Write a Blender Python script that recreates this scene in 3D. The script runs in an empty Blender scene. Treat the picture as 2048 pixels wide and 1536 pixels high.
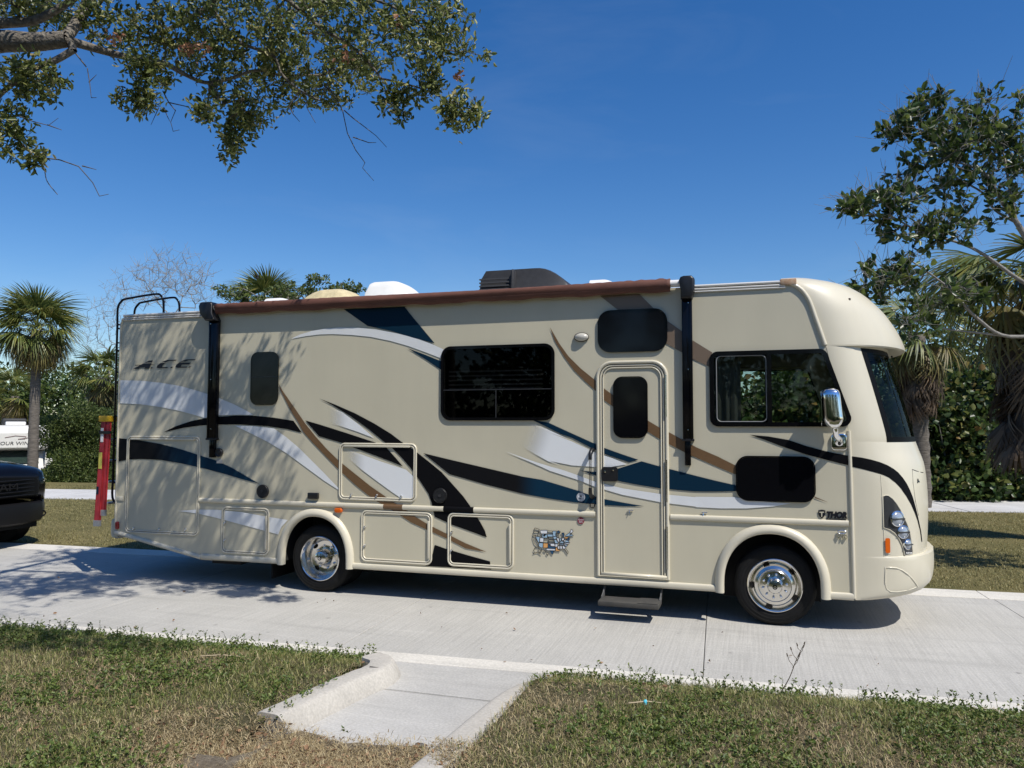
import bpy, bmesh, math, random
import numpy as np
from mathutils import Vector, Matrix, Euler
from mathutils.geometry import tessellate_polygon
from mathutils.bvhtree import BVHTree
R_ = math.radians
SC = bpy.context.scene
COL = SC.collection
random.seed(7); RNG = np.random.default_rng(11)

# ------------------------------------------------------------------ camera (calibrated from the wheels and the straight body lines)
CF, CYAW, CPIT, CROL = 1551.73, -0.30615, 0.053253, 0.0010725
CAM = Vector((-0.14288, -8.37537, 2.03125))
_F = Vector((math.sin(CYAW)*math.cos(CPIT), math.cos(CYAW)*math.cos(CPIT), math.sin(CPIT)))
_R = Vector((math.cos(CYAW), -math.sin(CYAW), 0)); _U = _R.cross(_F)
_R2 = _R*math.cos(CROL) + _U*math.sin(CROL); _U2 = _U*math.cos(CROL) - _R*math.sin(CROL)
cd = bpy.data.cameras.new('camera'); cam = bpy.data.objects.new('camera', cd); COL.objects.link(cam)
cd.sensor_fit = 'HORIZONTAL'; cd.sensor_width = 36; cd.lens = CF/2048*36; cd.clip_start = .05; cd.clip_end = 2000
cam.matrix_world = Matrix(((_R2.x, _U2.x, -_F.x, CAM.x), (_R2.y, _U2.y, -_F.y, CAM.y), (_R2.z, _U2.z, -_F.z, CAM.z), (0, 0, 0, 1)))
SC.camera = cam
# ------------------------------------------------------------------ sky and sun
SUN_TO = Vector((.61, -.365, 1.0)).normalized()
el = math.asin(SUN_TO.z); az = math.atan2(SUN_TO.x, SUN_TO.y)
w = bpy.data.worlds.new('World'); SC.world = w; w.use_nodes = True
nt = w.node_tree; nt.nodes.clear()
sk = nt.nodes.new('ShaderNodeTexSky'); sk.sky_type = 'NISHITA'; sk.sun_disc = False
sk.sun_elevation = el; sk.sun_rotation = az; sk.altitude = 0; sk.air_density = 1.0; sk.dust_density = .35; sk.ozone_density = 3.2
bg = nt.nodes.new('ShaderNodeBackground'); bg.inputs['Strength'].default_value = .126
wo = nt.nodes.new('ShaderNodeOutputWorld')
hsv = nt.nodes.new('ShaderNodeHueSaturation'); hsv.inputs['Saturation'].default_value = 1.34; hsv.inputs['Hue'].default_value = .508
nt.links.new(sk.outputs[0], hsv.inputs['Color'])
# very thin high cirrus over the whole sky
gc = nt.nodes.new('ShaderNodeTexCoord'); gm = nt.nodes.new('ShaderNodeMapping'); gm.inputs['Scale'].default_value = (1.2, 2.6, 5.0); gm.inputs['Rotation'].default_value = (.3, .5, .4)
gn = nt.nodes.new('ShaderNodeTexNoise'); gn.inputs['Scale'].default_value = 1.7; gn.inputs['Detail'].default_value = 9; gn.inputs['Roughness'].default_value = .58; gn.inputs['Distortion'].default_value = .6
gr = nt.nodes.new('ShaderNodeMapRange'); gr.inputs[1].default_value = .52; gr.inputs[2].default_value = .80; gr.inputs[3].default_value = 0; gr.inputs[4].default_value = .07
gx = nt.nodes.new('ShaderNodeMix'); gx.data_type = 'RGBA'; gx.inputs[7].default_value = (5.2, 5.8, 6.4, 1)
nt.links.new(gc.outputs['Generated'], gm.inputs[0]); nt.links.new(gm.outputs[0], gn.inputs[0]); nt.links.new(gn.outputs[0], gr.inputs[0]); nt.links.new(gr.outputs[0], gx.inputs[0])
nt.links.new(hsv.outputs[0], gx.inputs[6]); nt.links.new(gx.outputs[2], bg.inputs[0]); nt.links.new(bg.outputs[0], wo.inputs[0])
sd = bpy.data.lights.new('sun', 'SUN'); sd.energy = 5.0; sd.angle = R_(.53); sd.color = (1, .955, .88)
sun = bpy.data.objects.new('sun', sd); COL.objects.link(sun)
sun.rotation_euler = (-SUN_TO).to_track_quat('-Z', 'Y').to_euler(); sun.location = (6, -6, 14)
SC.view_settings.view_transform = 'Standard'; SC.view_settings.look = 'None'
SC.view_settings.exposure = 0.0; SC.view_settings.gamma = 1
SC.cycles.max_bounces = 8; SC.cycles.transparent_max_bounces = 12
SC.cycles.use_denoising = True

# ------------------------------------------------------------------ points: a sight line of the photograph met with a plane of the place
def ray(x, y): return _F + _R2*((x-1024)/CF) - _U2*((y-768)/CF)
def W3(x, y, Y=0.0):
    d = ray(x, y); t = (Y-CAM.y)/d.y; return CAM + d*t
def WS(x, y, Y=0.0):
    v = W3(x, y, Y); return (v.x, v.z)
def G(x, y, Z=0.0):
    d = ray(x, y); t = (Z-CAM.z)/d.z; return CAM + d*t
def D(x, y, dep): return CAM + ray(x, y)*dep
ZM = {1: (180, 540, 3.9385), 2: (180, 820, 3.9385), 3: (640, 540, 3.9385), 4: (640, 820, 3.9385), 5: (1100, 540, 5.3895),
      6: (1100, 820, 3.4132), 7: (1390, 540, 4.096), 8: (1390, 880, 3.84)}
def zp(k, *pts):
    ox, oy, s = ZM[k]; return [(ox+x/s, oy+y/s) for x, y in pts]

# ------------------------------------------------------------------ materials
MATS = {}
def rgb(h):  # sRGB 0-255 -> linear
    return tuple(((c/255)/12.92 if c/255 <= .04045 else ((c/255+.055)/1.055)**2.4) for c in h)
def mat(name, col, rough=.5, metal=0, var=.0, vs=3.0, bump=0, bs=60, coat=0, spec=.5, col2=None, stretch=None, rvar=0):
    """plain procedural material: base colour with two octaves of noise variation and fine relief"""
    if name in MATS: return MATS[name]
    m = bpy.data.materials.new(name); m.use_nodes = True; N = m.node_tree.nodes; L = m.node_tree.links
    b = N['Principled BSDF']; b.inputs['Roughness'].default_value = rough; b.inputs['Metallic'].default_value = metal
    b.inputs['Specular IOR Level'].default_value = spec
    b.inputs['Coat Weight'].default_value = coat; b.inputs['Coat Roughness'].default_value = .06
    b.inputs['Base Color'].default_value = (*col, 1)
    if var or bump or rvar:
        tc = N.new('ShaderNodeTexCoord'); mp = N.new('ShaderNodeMapping'); L.new(tc.outputs['Object'], mp.inputs[0])
        if stretch: mp.inputs['Scale'].default_value = stretch
    if var or rvar:
        n = N.new('ShaderNodeTexNoise'); n.inputs['Scale'].default_value = vs; n.inputs['Detail'].default_value = 6; n.inputs['Roughness'].default_value = .6
        L.new(mp.outputs[0], n.inputs['Vector'])
    if var:
        r = N.new('ShaderNodeValToRGB'); c2 = col2 or tuple(c*(1-var) for c in col); c1 = tuple(min(1, c*(1+var*.5)) for c in col)
        r.color_ramp.elements[0].position = .3; r.color_ramp.elements[1].position = .72
        r.color_ramp.elements[0].color = (*c2, 1); r.color_ramp.elements[1].color = (*c1, 1)
        L.new(n.outputs['Fac'], r.inputs[0]); L.new(r.outputs[0], b.inputs['Base Color'])
    if rvar:
        mr = N.new('ShaderNodeMapRange'); mr.inputs[3].default_value = rough-rvar; mr.inputs[4].default_value = rough+rvar
        L.new(n.outputs['Fac'], mr.inputs[0]); L.new(mr.outputs[0], b.inputs['Roughness'])
    if bump:
        n2 = N.new('ShaderNodeTexNoise'); n2.inputs['Scale'].default_value = bs; n2.inputs['Detail'].default_value = 4
        L.new(mp.outputs[0], n2.inputs['Vector'])
        bp = N.new('ShaderNodeBump'); bp.inputs['Strength'].default_value = bump; bp.inputs['Distance'].default_value = .02
        L.new(n2.outputs['Fac'], bp.inputs['Height']); L.new(bp.outputs[0], b.inputs['Normal'])
    MATS[name] = m; return m
def leafmat(name, cols, rough=.42, trans=.35, pos=None):
    """foliage: every leaf (mesh island) draws its own colour from the ramp; some light passes through"""
    m = bpy.data.materials.new(name); m.use_nodes = True; N = m.node_tree.nodes; L = m.node_tree.links
    b = N['Principled BSDF']; b.inputs['Roughness'].default_value = rough; b.inputs['Specular IOR Level'].default_value = .45
    g = N.new('ShaderNodeNewGeometry'); r = N.new('ShaderNodeValToRGB')
    while len(r.color_ramp.elements) < len(cols): r.color_ramp.elements.new(.5)
    for i, c in enumerate(cols):
        r.color_ramp.elements[i].position = pos[i] if pos else i/(len(cols)-1); r.color_ramp.elements[i].color = (*c, 1)
    L.new(g.outputs['Random Per Island'], r.inputs[0]); L.new(r.outputs[0], b.inputs['Base Color'])
    t = N.new('ShaderNodeBsdfTranslucent'); hs = N.new('ShaderNodeHueSaturation'); hs.inputs['Value'].default_value = 1.5; hs.inputs['Hue'].default_value = .485
    L.new(r.outputs[0], hs.inputs['Color']); L.new(hs.outputs[0], t.inputs[0])
    mx = N.new('ShaderNodeMixShader'); mx.inputs[0].default_value = trans
    L.new(b.outputs[0], mx.inputs[1]); L.new(t.outputs[0], mx.inputs[2]); L.new(mx.outputs[0], N['Material Output'].inputs[0])
    MATS[name] = m; return m
def glassmat(name, tint, refl=.6, rough=.02, ior=1.5):
    """tinted sheet glass: see-through tint under a Fresnel reflection"""
    m = bpy.data.materials.new(name); m.use_nodes = True; N = m.node_tree.nodes; L = m.node_tree.links
    N.remove(N['Principled BSDF'])
    t = N.new('ShaderNodeBsdfTransparent'); t.inputs[0].default_value = (*tint, 1)
    g = N.new('ShaderNodeBsdfGlossy'); g.inputs['Roughness'].default_value = rough
    f = N.new('ShaderNodeFresnel'); f.inputs[0].default_value = ior
    mu = N.new('ShaderNodeMath'); mu.operation = 'MULTIPLY'; mu.inputs[1].default_value = refl
    mx = N.new('ShaderNodeMixShader'); L.new(f.outputs[0], mu.inputs[0]); L.new(mu.outputs[0], mx.inputs[0])
    L.new(t.outputs[0], mx.inputs[1]); L.new(g.outputs[0], mx.inputs[2]); L.new(mx.outputs[0], N['Material Output'].inputs[0])
    MATS[name] = m; return m
def fademat(name, c0, c1, x0, x1, alpha=False, rough=.35, zslope=0):
    """printed vinyl that fades along the vehicle's length from c0 at x0 to c1 at x1 (alpha: from bare paint to the print)"""
    m = bpy.data.materials.new(name); m.use_nodes = True; N = m.node_tree.nodes; L = m.node_tree.links
    b = N['Principled BSDF']; b.inputs['Roughness'].default_value = .45; b.inputs['Specular IOR Level'].default_value = .1
    tc = N.new('ShaderNodeTexCoord'); sp = N.new('ShaderNodeSeparateXYZ'); L.new(tc.outputs['Object'], sp.inputs[0])
    mm = N.new('ShaderNodeMath'); mm.operation = 'MULTIPLY_ADD'; mm.inputs[1].default_value = zslope; L.new(sp.outputs['Z'], mm.inputs[0]); L.new(sp.outputs['X'], mm.inputs[2])
    mr = N.new('ShaderNodeMapRange'); mr.interpolation_type = 'SMOOTHSTEP'; mr.inputs[1].default_value = x0; mr.inputs[2].default_value = x1
    L.new(mm.outputs[0], mr.inputs[0])
    if alpha:
        b.inputs['Base Color'].default_value = (*c1, 1); L.new(mr.outputs[0], b.inputs['Alpha'])
    else:
        mx = N.new('ShaderNodeMix'); mx.data_type = 'RGBA'; mx.inputs[6].default_value = (*c0, 1); mx.inputs[7].default_value = (*c1, 1)
        L.new(mr.outputs[0], mx.inputs[0]); L.new(mx.outputs[2], b.inputs['Base Color'])
    MATS[name] = m; return m

# ------------------------------------------------------------------ objects
def link(o, parent=None):
    COL.objects.link(o)
    if parent is not None:
        o.parent = parent
    return o
def empty(name, loc=(0, 0, 0), rz=0, label=None, cat=None, group=None, kind=None):
    o = bpy.data.objects.new(name, None); COL.objects.link(o); o.location = loc; o.rotation_euler = (0, 0, rz); o.empty_display_size = .2
    return tag(o, label, cat, group, kind)
def tag(o, label=None, cat=None, group=None, kind=None):
    for k, v in (('label', label), ('category', cat), ('group', group), ('kind', kind)):
        if v: o[k] = v
    return o
def mesh_obj(name, verts, faces, m, parent=None, smooth=False):
    me = bpy.data.meshes.new(name); me.from_pydata([tuple(v) for v in verts], [], faces); me.validate(); me.update()
    o = bpy.data.objects.new(name, me); link(o, parent)
    if m: me.materials.append(m)
    if smooth:
        for p in me.polygons: p.use_smooth = True
    return o
def np_obj(name, V, F, m, parent=None, smooth=False):
    """fast mesh from arrays: V (n,3), F (k,3 or 4)"""
    me = bpy.data.meshes.new(name); V = np.asarray(V, dtype=np.float32); F = np.asarray(F, dtype=np.int32); k = F.shape[1]
    me.vertices.add(len(V)); me.vertices.foreach_set('co', V.ravel())
    me.loops.add(F.size); me.loops.foreach_set('vertex_index', F.ravel())
    me.polygons.add(len(F)); me.polygons.foreach_set('loop_start', np.arange(0, F.size, k, dtype=np.int32))
    me.polygons.foreach_set('loop_total', np.full(len(F), k, dtype=np.int32))
    if smooth: me.polygons.foreach_set('use_smooth', np.ones(len(F), dtype=bool))
    me.update(calc_edges=True); me.validate()
    o = bpy.data.objects.new(name, me); link(o, parent)
    if m: me.materials.append(m)
    return o
def bm_obj(name, bm, m, parent=None, smooth=False, angle=None):
    bmesh.ops.recalc_face_normals(bm, faces=bm.faces)
    me = bpy.data.meshes.new(name); bm.to_mesh(me); bm.free()
    o = bpy.data.objects.new(name, me); link(o, parent)
    if m: me.materials.append(m)
    if smooth or angle:
        for p in me.polygons: p.use_smooth = True
        if angle:
            me.set_sharp_from_angle(angle=R_(angle))
    return o
def box(bm, x0, x1, y0, y1, z0, z1, bev=0, M=None):
    vs = [bm.verts.new(v) for v in ((x0, y0, z0), (x1, y0, z0), (x1, y1, z0), (x0, y1, z0), (x0, y0, z1), (x1, y0, z1), (x1, y1, z1), (x0, y1, z1))]
    fs = [bm.faces.new([vs[i] for i in q]) for q in ((3, 2, 1, 0), (4, 5, 6, 7), (0, 1, 5, 4), (1, 2, 6, 5), (2, 3, 7, 6), (3, 0, 4, 7))]
    if bev:
        es = list({e for f in fs for e in f.edges})
        r = bmesh.ops.bevel(bm, geom=es, offset=bev, segments=2, affect='EDGES', profile=.5)
        vs = list({v for f in r['faces'] for v in f.verts} | {v for v in vs if v.is_valid})
    if M is not None: bmesh.ops.transform(bm, matrix=M, verts=vs)
    return vs
def box_obj(name, x0, x1, y0, y1, z0, z1, m, parent=None, bev=0, M=None):
    bm = bmesh.new(); box(bm, x0, x1, y0, y1, z0, z1, bev, M); return bm_obj(name, bm, m, parent, angle=35 if bev else None)
def tube(bm, pts, rad, n=8, cap=True, closed=False):
    """sweep a circle along pts (rad: number or list)"""
    pts = [Vector(p) for p in pts]; k = len(pts)
    rads = rad if isinstance(rad, (list, tuple)) else [rad]*k
    prev = None; rings = []
    for i, p in enumerate(pts):
        if closed: t = (pts[(i+1) % k]-pts[i-1])
        else: t = (pts[min(i+1, k-1)]-pts[max(i-1, 0)])
        t = t.normalized() if t.length > 1e-9 else Vector((0, 0, 1))
        if prev is None:
            a = Vector((0, 0, 1)) if abs(t.z) < .9 else Vector((1, 0, 0)); u = t.cross(a).normalized()
        else:
            u = (prev - t*prev.dot(t)); u = u.normalized() if u.length > 1e-6 else t.orthogonal().normalized()
        prev = u; v = t.cross(u)
        rings.append([bm.verts.new(p + (u*math.cos(2*math.pi*j/n) + v*math.sin(2*math.pi*j/n))*rads[i]) for j in range(n)])
    m_ = k if closed else k-1
    for i in range(m_):
        a, b = rings[i], rings[(i+1) % k]
        for j in range(n): bm.faces.new((a[j], a[(j+1) % n], b[(j+1) % n], b[j]))
    if cap and not closed:
        bm.faces.new(rings[0][::-1]); bm.faces.new(rings[-1])
def tube_obj(name, pts, rad, m, parent=None, n=8, closed=False):
    bm = bmesh.new(); tube(bm, pts, rad, n, closed=closed); return bm_obj(name, bm, m, parent, smooth=True, angle=50)
def lathe(bm, prof, axis='Y', n=32, center=(0, 0, 0), close=False):
    """revolve (radius, height) profile; axis Y: height runs along +Y"""
    c = Vector(center); rings = []
    for r, h in prof:
        ring = []
        for j in range(n):
            a = 2*math.pi*j/n
            if axis == 'Y': p = Vector((r*math.cos(a), h, r*math.sin(a)))
            elif axis == 'X': p = Vector((h, r*math.cos(a), r*math.sin(a)))
            else: p = Vector((r*math.cos(a), r*math.sin(a), h))
            ring.append(bm.verts.new(c+p))
        rings.append(ring)
    for a, b in zip(rings, rings[1:]):
        for j in range(n): bm.faces.new((a[j], a[(j+1) % n], b[(j+1) % n], b[j]))
    if prof[0][0] > 1e-6 and close: bm.faces.new(rings[0])
    if prof[-1][0] > 1e-6 and close: bm.faces.new(rings[-1])
    bmesh.ops.remove_doubles(bm, verts=[v for r in rings for v in r], dist=1e-5)
def lathe_obj(name, prof, m, parent=None, axis='Y', n=32, center=(0, 0, 0), close=False, angle=40):
    bm = bmesh.new(); lathe(bm, prof, axis, n, center, close); return bm_obj(name, bm, m, parent, angle=angle)
def plate(bm, outer, holes, y0, y1):
    """flat slab in XZ with holes, from y0 (near face) to y1"""
    loops = [outer]+list(holes); flat = [p for l in loops for p in l]
    tris = tessellate_polygon([[Vector((p[0], p[1], 0)) for p in l] for l in loops])
    a = [bm.verts.new((p[0], y0, p[1])) for p in flat]; b = [bm.verts.new((p[0], y1, p[1])) for p in flat]
    for t in tris:
        try: bm.faces.new([a[i] for i in t]); bm.faces.new([b[i] for i in reversed(t)])
        except ValueError: pass
    o = 0
    for l in loops:
        k = len(l)
        for i in range(k):
            bm.faces.new((a[o+i], a[o+(i+1) % k], b[o+(i+1) % k], b[o+i]))
        o += k
def plate_obj(name, outer, holes, y0, y1, m, parent=None):
    bm = bmesh.new(); plate(bm, outer, holes, y0, y1); return bm_obj(name, bm, m, parent)
def bev_plate(name, P, y0, y1, b, m, parent=None, steps=3):
    """slab in XZ whose near rim is rounded off by b (y0 near, y1 far)"""
    cx = sum(p[0] for p in P)/len(P); cz = sum(p[1] for p in P)/len(P); ex = max(abs(p[0]-cx) for p in P); ez = max(abs(p[1]-cz) for p in P)
    bm = bmesh.new(); rings = [[bm.verts.new((x, y1, z)) for x, z in P]]
    for i in range(steps+1):
        a = math.pi/2*i/steps; k = b*(1-math.cos(a)); y = y0+b*(1-math.sin(a))
        rings.append([bm.verts.new((cx+(x-cx)*(1-k/ex), y, cz+(z-cz)*(1-k/ez))) for x, z in P])
    n = len(P)
    for a_, b_ in zip(rings, rings[1:]):
        for j in range(n): bm.faces.new((a_[j], a_[(j+1) % n], b_[(j+1) % n], b_[j]))
    bm.faces.new(rings[0]); bm.faces.new(rings[-1][::-1])
    return bm_obj(name, bm, m, parent, angle=40)
def rrect(x0, x1, z0, z1, r, n=6):
    out = []
    for cx, cz, a0 in ((x1-r, z0+r, -90), (x1-r, z1-r, 0), (x0+r, z1-r, 90), (x0+r, z0+r, 180)):
        for i in range(n+1):
            a = R_(a0+90*i/n); out.append((cx+r*math.cos(a), cz+r*math.sin(a)))
    return out
def rect_px(x0, y0, x1, y1, Y=0):
    """a rectangle of the near side seen at these pixel bounds -> X0, X1, Z0, Z1"""
    xm, ym = (x0+x1)/2, (y0+y1)/2
    return WS(x0, ym, Y)[0], WS(x1, ym, Y)[0], WS(xm, y1, Y)[1], WS(xm, y0, Y)[1]
def decal(name, px, m, parent, Y=-.007, conv=True, label=None):
    pts = [WS(x, y) for x, y in px] if conv else px
    tris = tessellate_polygon([[Vector((a, b, 0)) for a, b in pts]])
    o = mesh_obj(name, [(a, Y, b) for a, b in pts], [tuple(t) for t in tris], m, parent)
    bm = bmesh.new(); bm.from_mesh(o.data)
    bmesh.ops.recalc_face_normals(bm, faces=bm.faces)
    for f in bm.faces:
        if f.normal.y > 0: f.normal_flip()
    bm.to_mesh(o.data); bm.free()
    if label: o['label'] = label
    return o
def smooth_pts(pts, n=4, closed=False):
    """Catmull-Rom through pts"""
    P = [Vector(p) for p in pts]; out = []; k = len(P)
    rng = range(k) if closed else range(k-1)
    for i in rng:
        p0, p1, p2, p3 = (P[(i-1) % k] if closed or i else P[0]), P[i], P[(i+1) % k], (P[(i+2) % k] if closed or i+2 < k else P[-1])
        for j in range(n):
            t = j/n
            out.append(.5*((2*p1)+(p2-p0)*t+(2*p0-5*p1+4*p2-p3)*t*t+(3*p1-p0-3*p2+p3)*t**3))
    if not closed: out.append(P[-1])
    return out
def text_obj(name, s, size, m, parent, loc, shear=0, sx=1, depth=.002, rot=(math.pi/2, 0, 0), align='LEFT', sp=1.0, bold=0.0):
    c = bpy.data.curves.new(name, 'FONT'); c.body = s; c.size = size; c.shear = shear; c.extrude = depth; c.align_x = align; c.resolution_u = 3; c.space_character = sp; c.offset = bold
    t = bpy.data.objects.new(name, c); COL.objects.link(t)
    dg = bpy.context.evaluated_depsgraph_get(); me = bpy.data.meshes.new_from_object(t.evaluated_get(dg)); bpy.data.objects.remove(t); bpy.data.curves.remove(c)
    M = Matrix.Translation(loc) @ Euler(rot).to_matrix().to_4x4() @ Matrix.Diagonal((sx, 1, 1, 1)); me.transform(M)
    me.materials.clear(); me.materials.append(m)
    return link(bpy.data.objects.new(name, me), parent)
def copy_tree(o, parent=None):
    c = o.copy(); COL.objects.link(c); c.parent = parent
    for ch in list(o.children): copy_tree(ch, c)
    return c
# ================================================================== SETTING: ground, road, walkway, lawns
RA = math.atan(.047)                                   # the drive runs almost parallel to the motorhome
RU, RV_ = Vector((math.cos(RA), math.sin(RA), 0)), Vector((-math.sin(RA), math.cos(RA), 0))
def road_pt(u, v, z=0): return RU*u + RV_*v + Vector((0, 0, z))

def concrete_mat(name, base, groove=0, dark=.8):
    m = bpy.data.materials.new(name); m.use_nodes = True; N = m.node_tree.nodes; L = m.node_tree.links
    b = N['Principled BSDF']; b.inputs['Roughness'].default_value = .88; b.inputs['Specular IOR Level'].default_value = .25
    tc = N.new('ShaderNodeTexCoord')
    n1 = N.new('ShaderNodeTexNoise'); n1.inputs['Scale'].default_value = .9; n1.inputs['Detail'].default_value = 8; n1.inputs['Roughness'].default_value = .65
    n2 = N.new('ShaderNodeTexNoise'); n2.inputs['Scale'].default_value = 55; n2.inputs['Detail'].default_value = 5
    mp = N.new('ShaderNodeMapping'); mp.inputs['Scale'].default_value = (.35, 7, 1); mp.inputs['Rotation'].default_value = (0, 0, R_(-2))
    n3 = N.new('ShaderNodeTexNoise'); n3.inputs['Scale'].default_value = 1.2; n3.inputs['Detail'].default_value = 7; n3.inputs['Roughness'].default_value = .7
    L.new(tc.outputs['Object'], n1.inputs[0]); L.new(tc.outputs['Object'], n2.inputs[0]); L.new(tc.outputs['Object'], mp.inputs[0]); L.new(mp.outputs[0], n3.inputs[0])
    r1 = N.new('ShaderNodeValToRGB'); r1.color_ramp.elements[0].position = .3; r1.color_ramp.elements[1].position = .7
    r1.color_ramp.elements[0].color = (*[c*dark for c in base], 1); r1.color_ramp.elements[1].color = (*[min(1, c*1.08) for c in base], 1)
    L.new(n1.outputs[0], r1.inputs[0])
    r3 = N.new('ShaderNodeValToRGB'); r3.color_ramp.elements[0].position = .56; r3.color_ramp.elements[1].position = .74
    r3.color_ramp.elements[0].color = (0, 0, 0, 1); r3.color_ramp.elements[1].color = (.55, .55, .55, 1)
    L.new(n3.outputs[0], r3.inputs[0])
    mx = N.new('ShaderNodeMix'); mx.data_type = 'RGBA'; mx.inputs[7].default_value = (*[min(1, c*1.3) for c in base], 1)
    L.new(r3.outputs[0], mx.inputs[0]); L.new(r1.outputs[0], mx.inputs[6])
    r2 = N.new('ShaderNodeMapRange'); r2.inputs[1].default_value = .3; r2.inputs[2].default_value = .7; r2.inputs[3].default_value = .86; r2.inputs[4].default_value = 1.1
    L.new(n2.outputs[0], r2.inputs[0])
    mu = N.new('ShaderNodeMix'); mu.data_type = 'RGBA'; mu.blend_type = 'MULTIPLY'; mu.inputs[0].default_value = 1
    # rubbed-in tyre dirt along the lane and scattered drips
    mp3 = N.new('ShaderNodeMapping'); mp3.inputs['Scale'].default_value = (.22, 2.6, 1); mp3.inputs['Location'].default_value = (3, 5, 0); L.new(tc.outputs['Object'], mp3.inputs[0])
    n6 = N.new('ShaderNodeTexNoise'); n6.inputs['Scale'].default_value = 1.1; n6.inputs['Detail'].default_value = 6; n6.inputs['Roughness'].default_value = .62; L.new(mp3.outputs[0], n6.inputs[0])
    r6 = N.new('ShaderNodeMapRange'); r6.inputs[1].default_value = .56; r6.inputs[2].default_value = .78; r6.inputs[3].default_value = 1; r6.inputs[4].default_value = .78; L.new(n6.outputs[0], r6.inputs[0])
    vo = N.new('ShaderNodeTexVoronoi'); vo.inputs['Scale'].default_value = 2.3; vo.inputs['Randomness'].default_value = 1; L.new(tc.outputs['Object'], vo.inputs['Vector'])
    r7 = N.new('ShaderNodeMapRange'); r7.inputs[1].default_value = .02; r7.inputs[2].default_value = .075; r7.inputs[3].default_value = .62; r7.inputs[4].default_value = 1; L.new(vo.outputs['Distance'], r7.inputs[0])
    m67 = N.new('ShaderNodeMath'); m67.operation = 'MULTIPLY'; L.new(r6.outputs[0], m67.inputs[0]); L.new(r7.outputs[0], m67.inputs[1])
    md = N.new('ShaderNodeMath'); md.operation = 'MULTIPLY'; L.new(m67.outputs[0], md.inputs[0]); L.new(r2.outputs[0], md.inputs[1])
    L.new(mx.outputs[2], mu.inputs[6]); L.new(md.outputs[0], mu.inputs[7]); L.new(mu.outputs[2], b.inputs['Base Color'])
    # aggregate and tined grooves running across the lane
    bp = N.new('ShaderNodeBump'); bp.inputs['Strength'].default_value = .35; bp.inputs['Distance'].default_value = .004
    if groove:
        mp2 = N.new('ShaderNodeMapping'); mp2.inputs['Scale'].default_value = (46, 1.2, 1); L.new(tc.outputs['Object'], mp2.inputs[0])
        n4 = N.new('ShaderNodeTexNoise'); n4.inputs['Scale'].default_value = 1; n4.inputs['Detail'].default_value = 3; L.new(mp2.outputs[0], n4.inputs[0])
        ad = N.new('ShaderNodeMath'); ad.operation = 'MULTIPLY_ADD'; ad.inputs[1].default_value = groove; L.new(n4.outputs[0], ad.inputs[0]); L.new(n2.outputs[0], ad.inputs[2])
        L.new(ad.outputs[0], bp.inputs['Height'])
        r5 = N.new('ShaderNodeMapRange'); r5.inputs[1].default_value = .35; r5.inputs[2].default_value = .6; r5.inputs[3].default_value = .9; r5.inputs[4].default_value = 1.03
        L.new(n4.outputs[0], r5.inputs[0])
        mu2 = N.new('ShaderNodeMix'); mu2.data_type = 'RGBA'; mu2.blend_type = 'MULTIPLY'; mu2.inputs[0].default_value = .8
        L.new(mu.outputs[2], mu2.inputs[6]); L.new(r5.outputs[0], mu2.inputs[7]); L.new(mu2.outputs[2], b.inputs['Base Color'])
    else: L.new(n2.outputs[0], bp.inputs['Height'])
    L.new(bp.outputs[0], b.inputs['Normal'])
    MATS[name] = m; return m
M_conc = concrete_mat('drive_concrete', (.44, .425, .388), groove=2.0, dark=.9)
M_band = concrete_mat('edge_concrete', (.62, .588, .52), dark=.88)
M_walk = concrete_mat('walk_concrete', (.465, .45, .415))
M_curb = concrete_mat('curb_concrete', (.47, .44, .385), dark=.85)
M_farroad = concrete_mat('far_concrete', (.56, .55, .53))
def soil_mat(name, a, b_, c_, s1=1.3, s2=34):
    m = bpy.data.materials.new(name); m.use_nodes = True; N = m.node_tree.nodes; L = m.node_tree.links
    b = N['Principled BSDF']; b.inputs['Roughness'].default_value = .95; b.inputs['Specular IOR Level'].default_value = .1
    tc = N.new('ShaderNodeTexCoord'); n1 = N.new('ShaderNodeTexNoise'); n1.inputs['Scale'].default_value = s1; n1.inputs['Detail'].default_value = 8
    n2 = N.new('ShaderNodeTexNoise'); n2.inputs['Scale'].default_value = s2; n2.inputs['Detail'].default_value = 8; n2.inputs['Roughness'].default_value = .7
    L.new(tc.outputs['Object'], n1.inputs[0]); L.new(tc.outputs['Object'], n2.inputs[0])
    r = N.new('ShaderNodeValToRGB'); r.color_ramp.elements[0].position = .35; r.color_ramp.elements[1].position = .65
    r.color_ramp.elements[0].color = (*a, 1); r.color_ramp.elements[1].color = (*b_, 1); L.new(n1.outputs[0], r.inputs[0])
    r2 = N.new('ShaderNodeValToRGB'); r2.color_ramp.elements[0].position = .45; r2.color_ramp.elements[1].position = .75; r2.color_ramp.elements[0].color = (0, 0, 0, 1)
    L.new(n2.outputs[0], r2.inputs[0])
    mx = N.new('ShaderNodeMix'); mx.data_type = 'RGBA'; mx.inputs[7].default_value = (*c_, 1); L.new(r2.outputs[0], mx.inputs[0]); L.new(r.outputs[0], mx.inputs[6])
    L.new(mx.outputs[2], b.inputs['Base Color'])
    bp = N.new('ShaderNodeBump'); bp.inputs['Strength'].default_value = .8; bp.inputs['Distance'].default_value = .03
    L.new(n2.outputs[0], bp.inputs['Height']); L.new(bp.outputs[0], b.inputs['Normal'])
    MATS[name] = m; return m
M_soil = soil_mat('lawn_soil', (.06, .058, .03), (.10, .085, .05), (.16, .135, .085))
M_sand = soil_mat('sandy_soil', (.16, .125, .085), (.30, .255, .19), (.10, .08, .055), 3.2, 38)
M_lawn = soil_mat('dry_lawn', (.13, .115, .05), (.22, .18, .085), (.10, .11, .04), .6, 60)
M_wood = soil_mat('leaf_litter', (.05, .045, .025), (.09, .075, .04), (.14, .11, .07), 1, 20)

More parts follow.
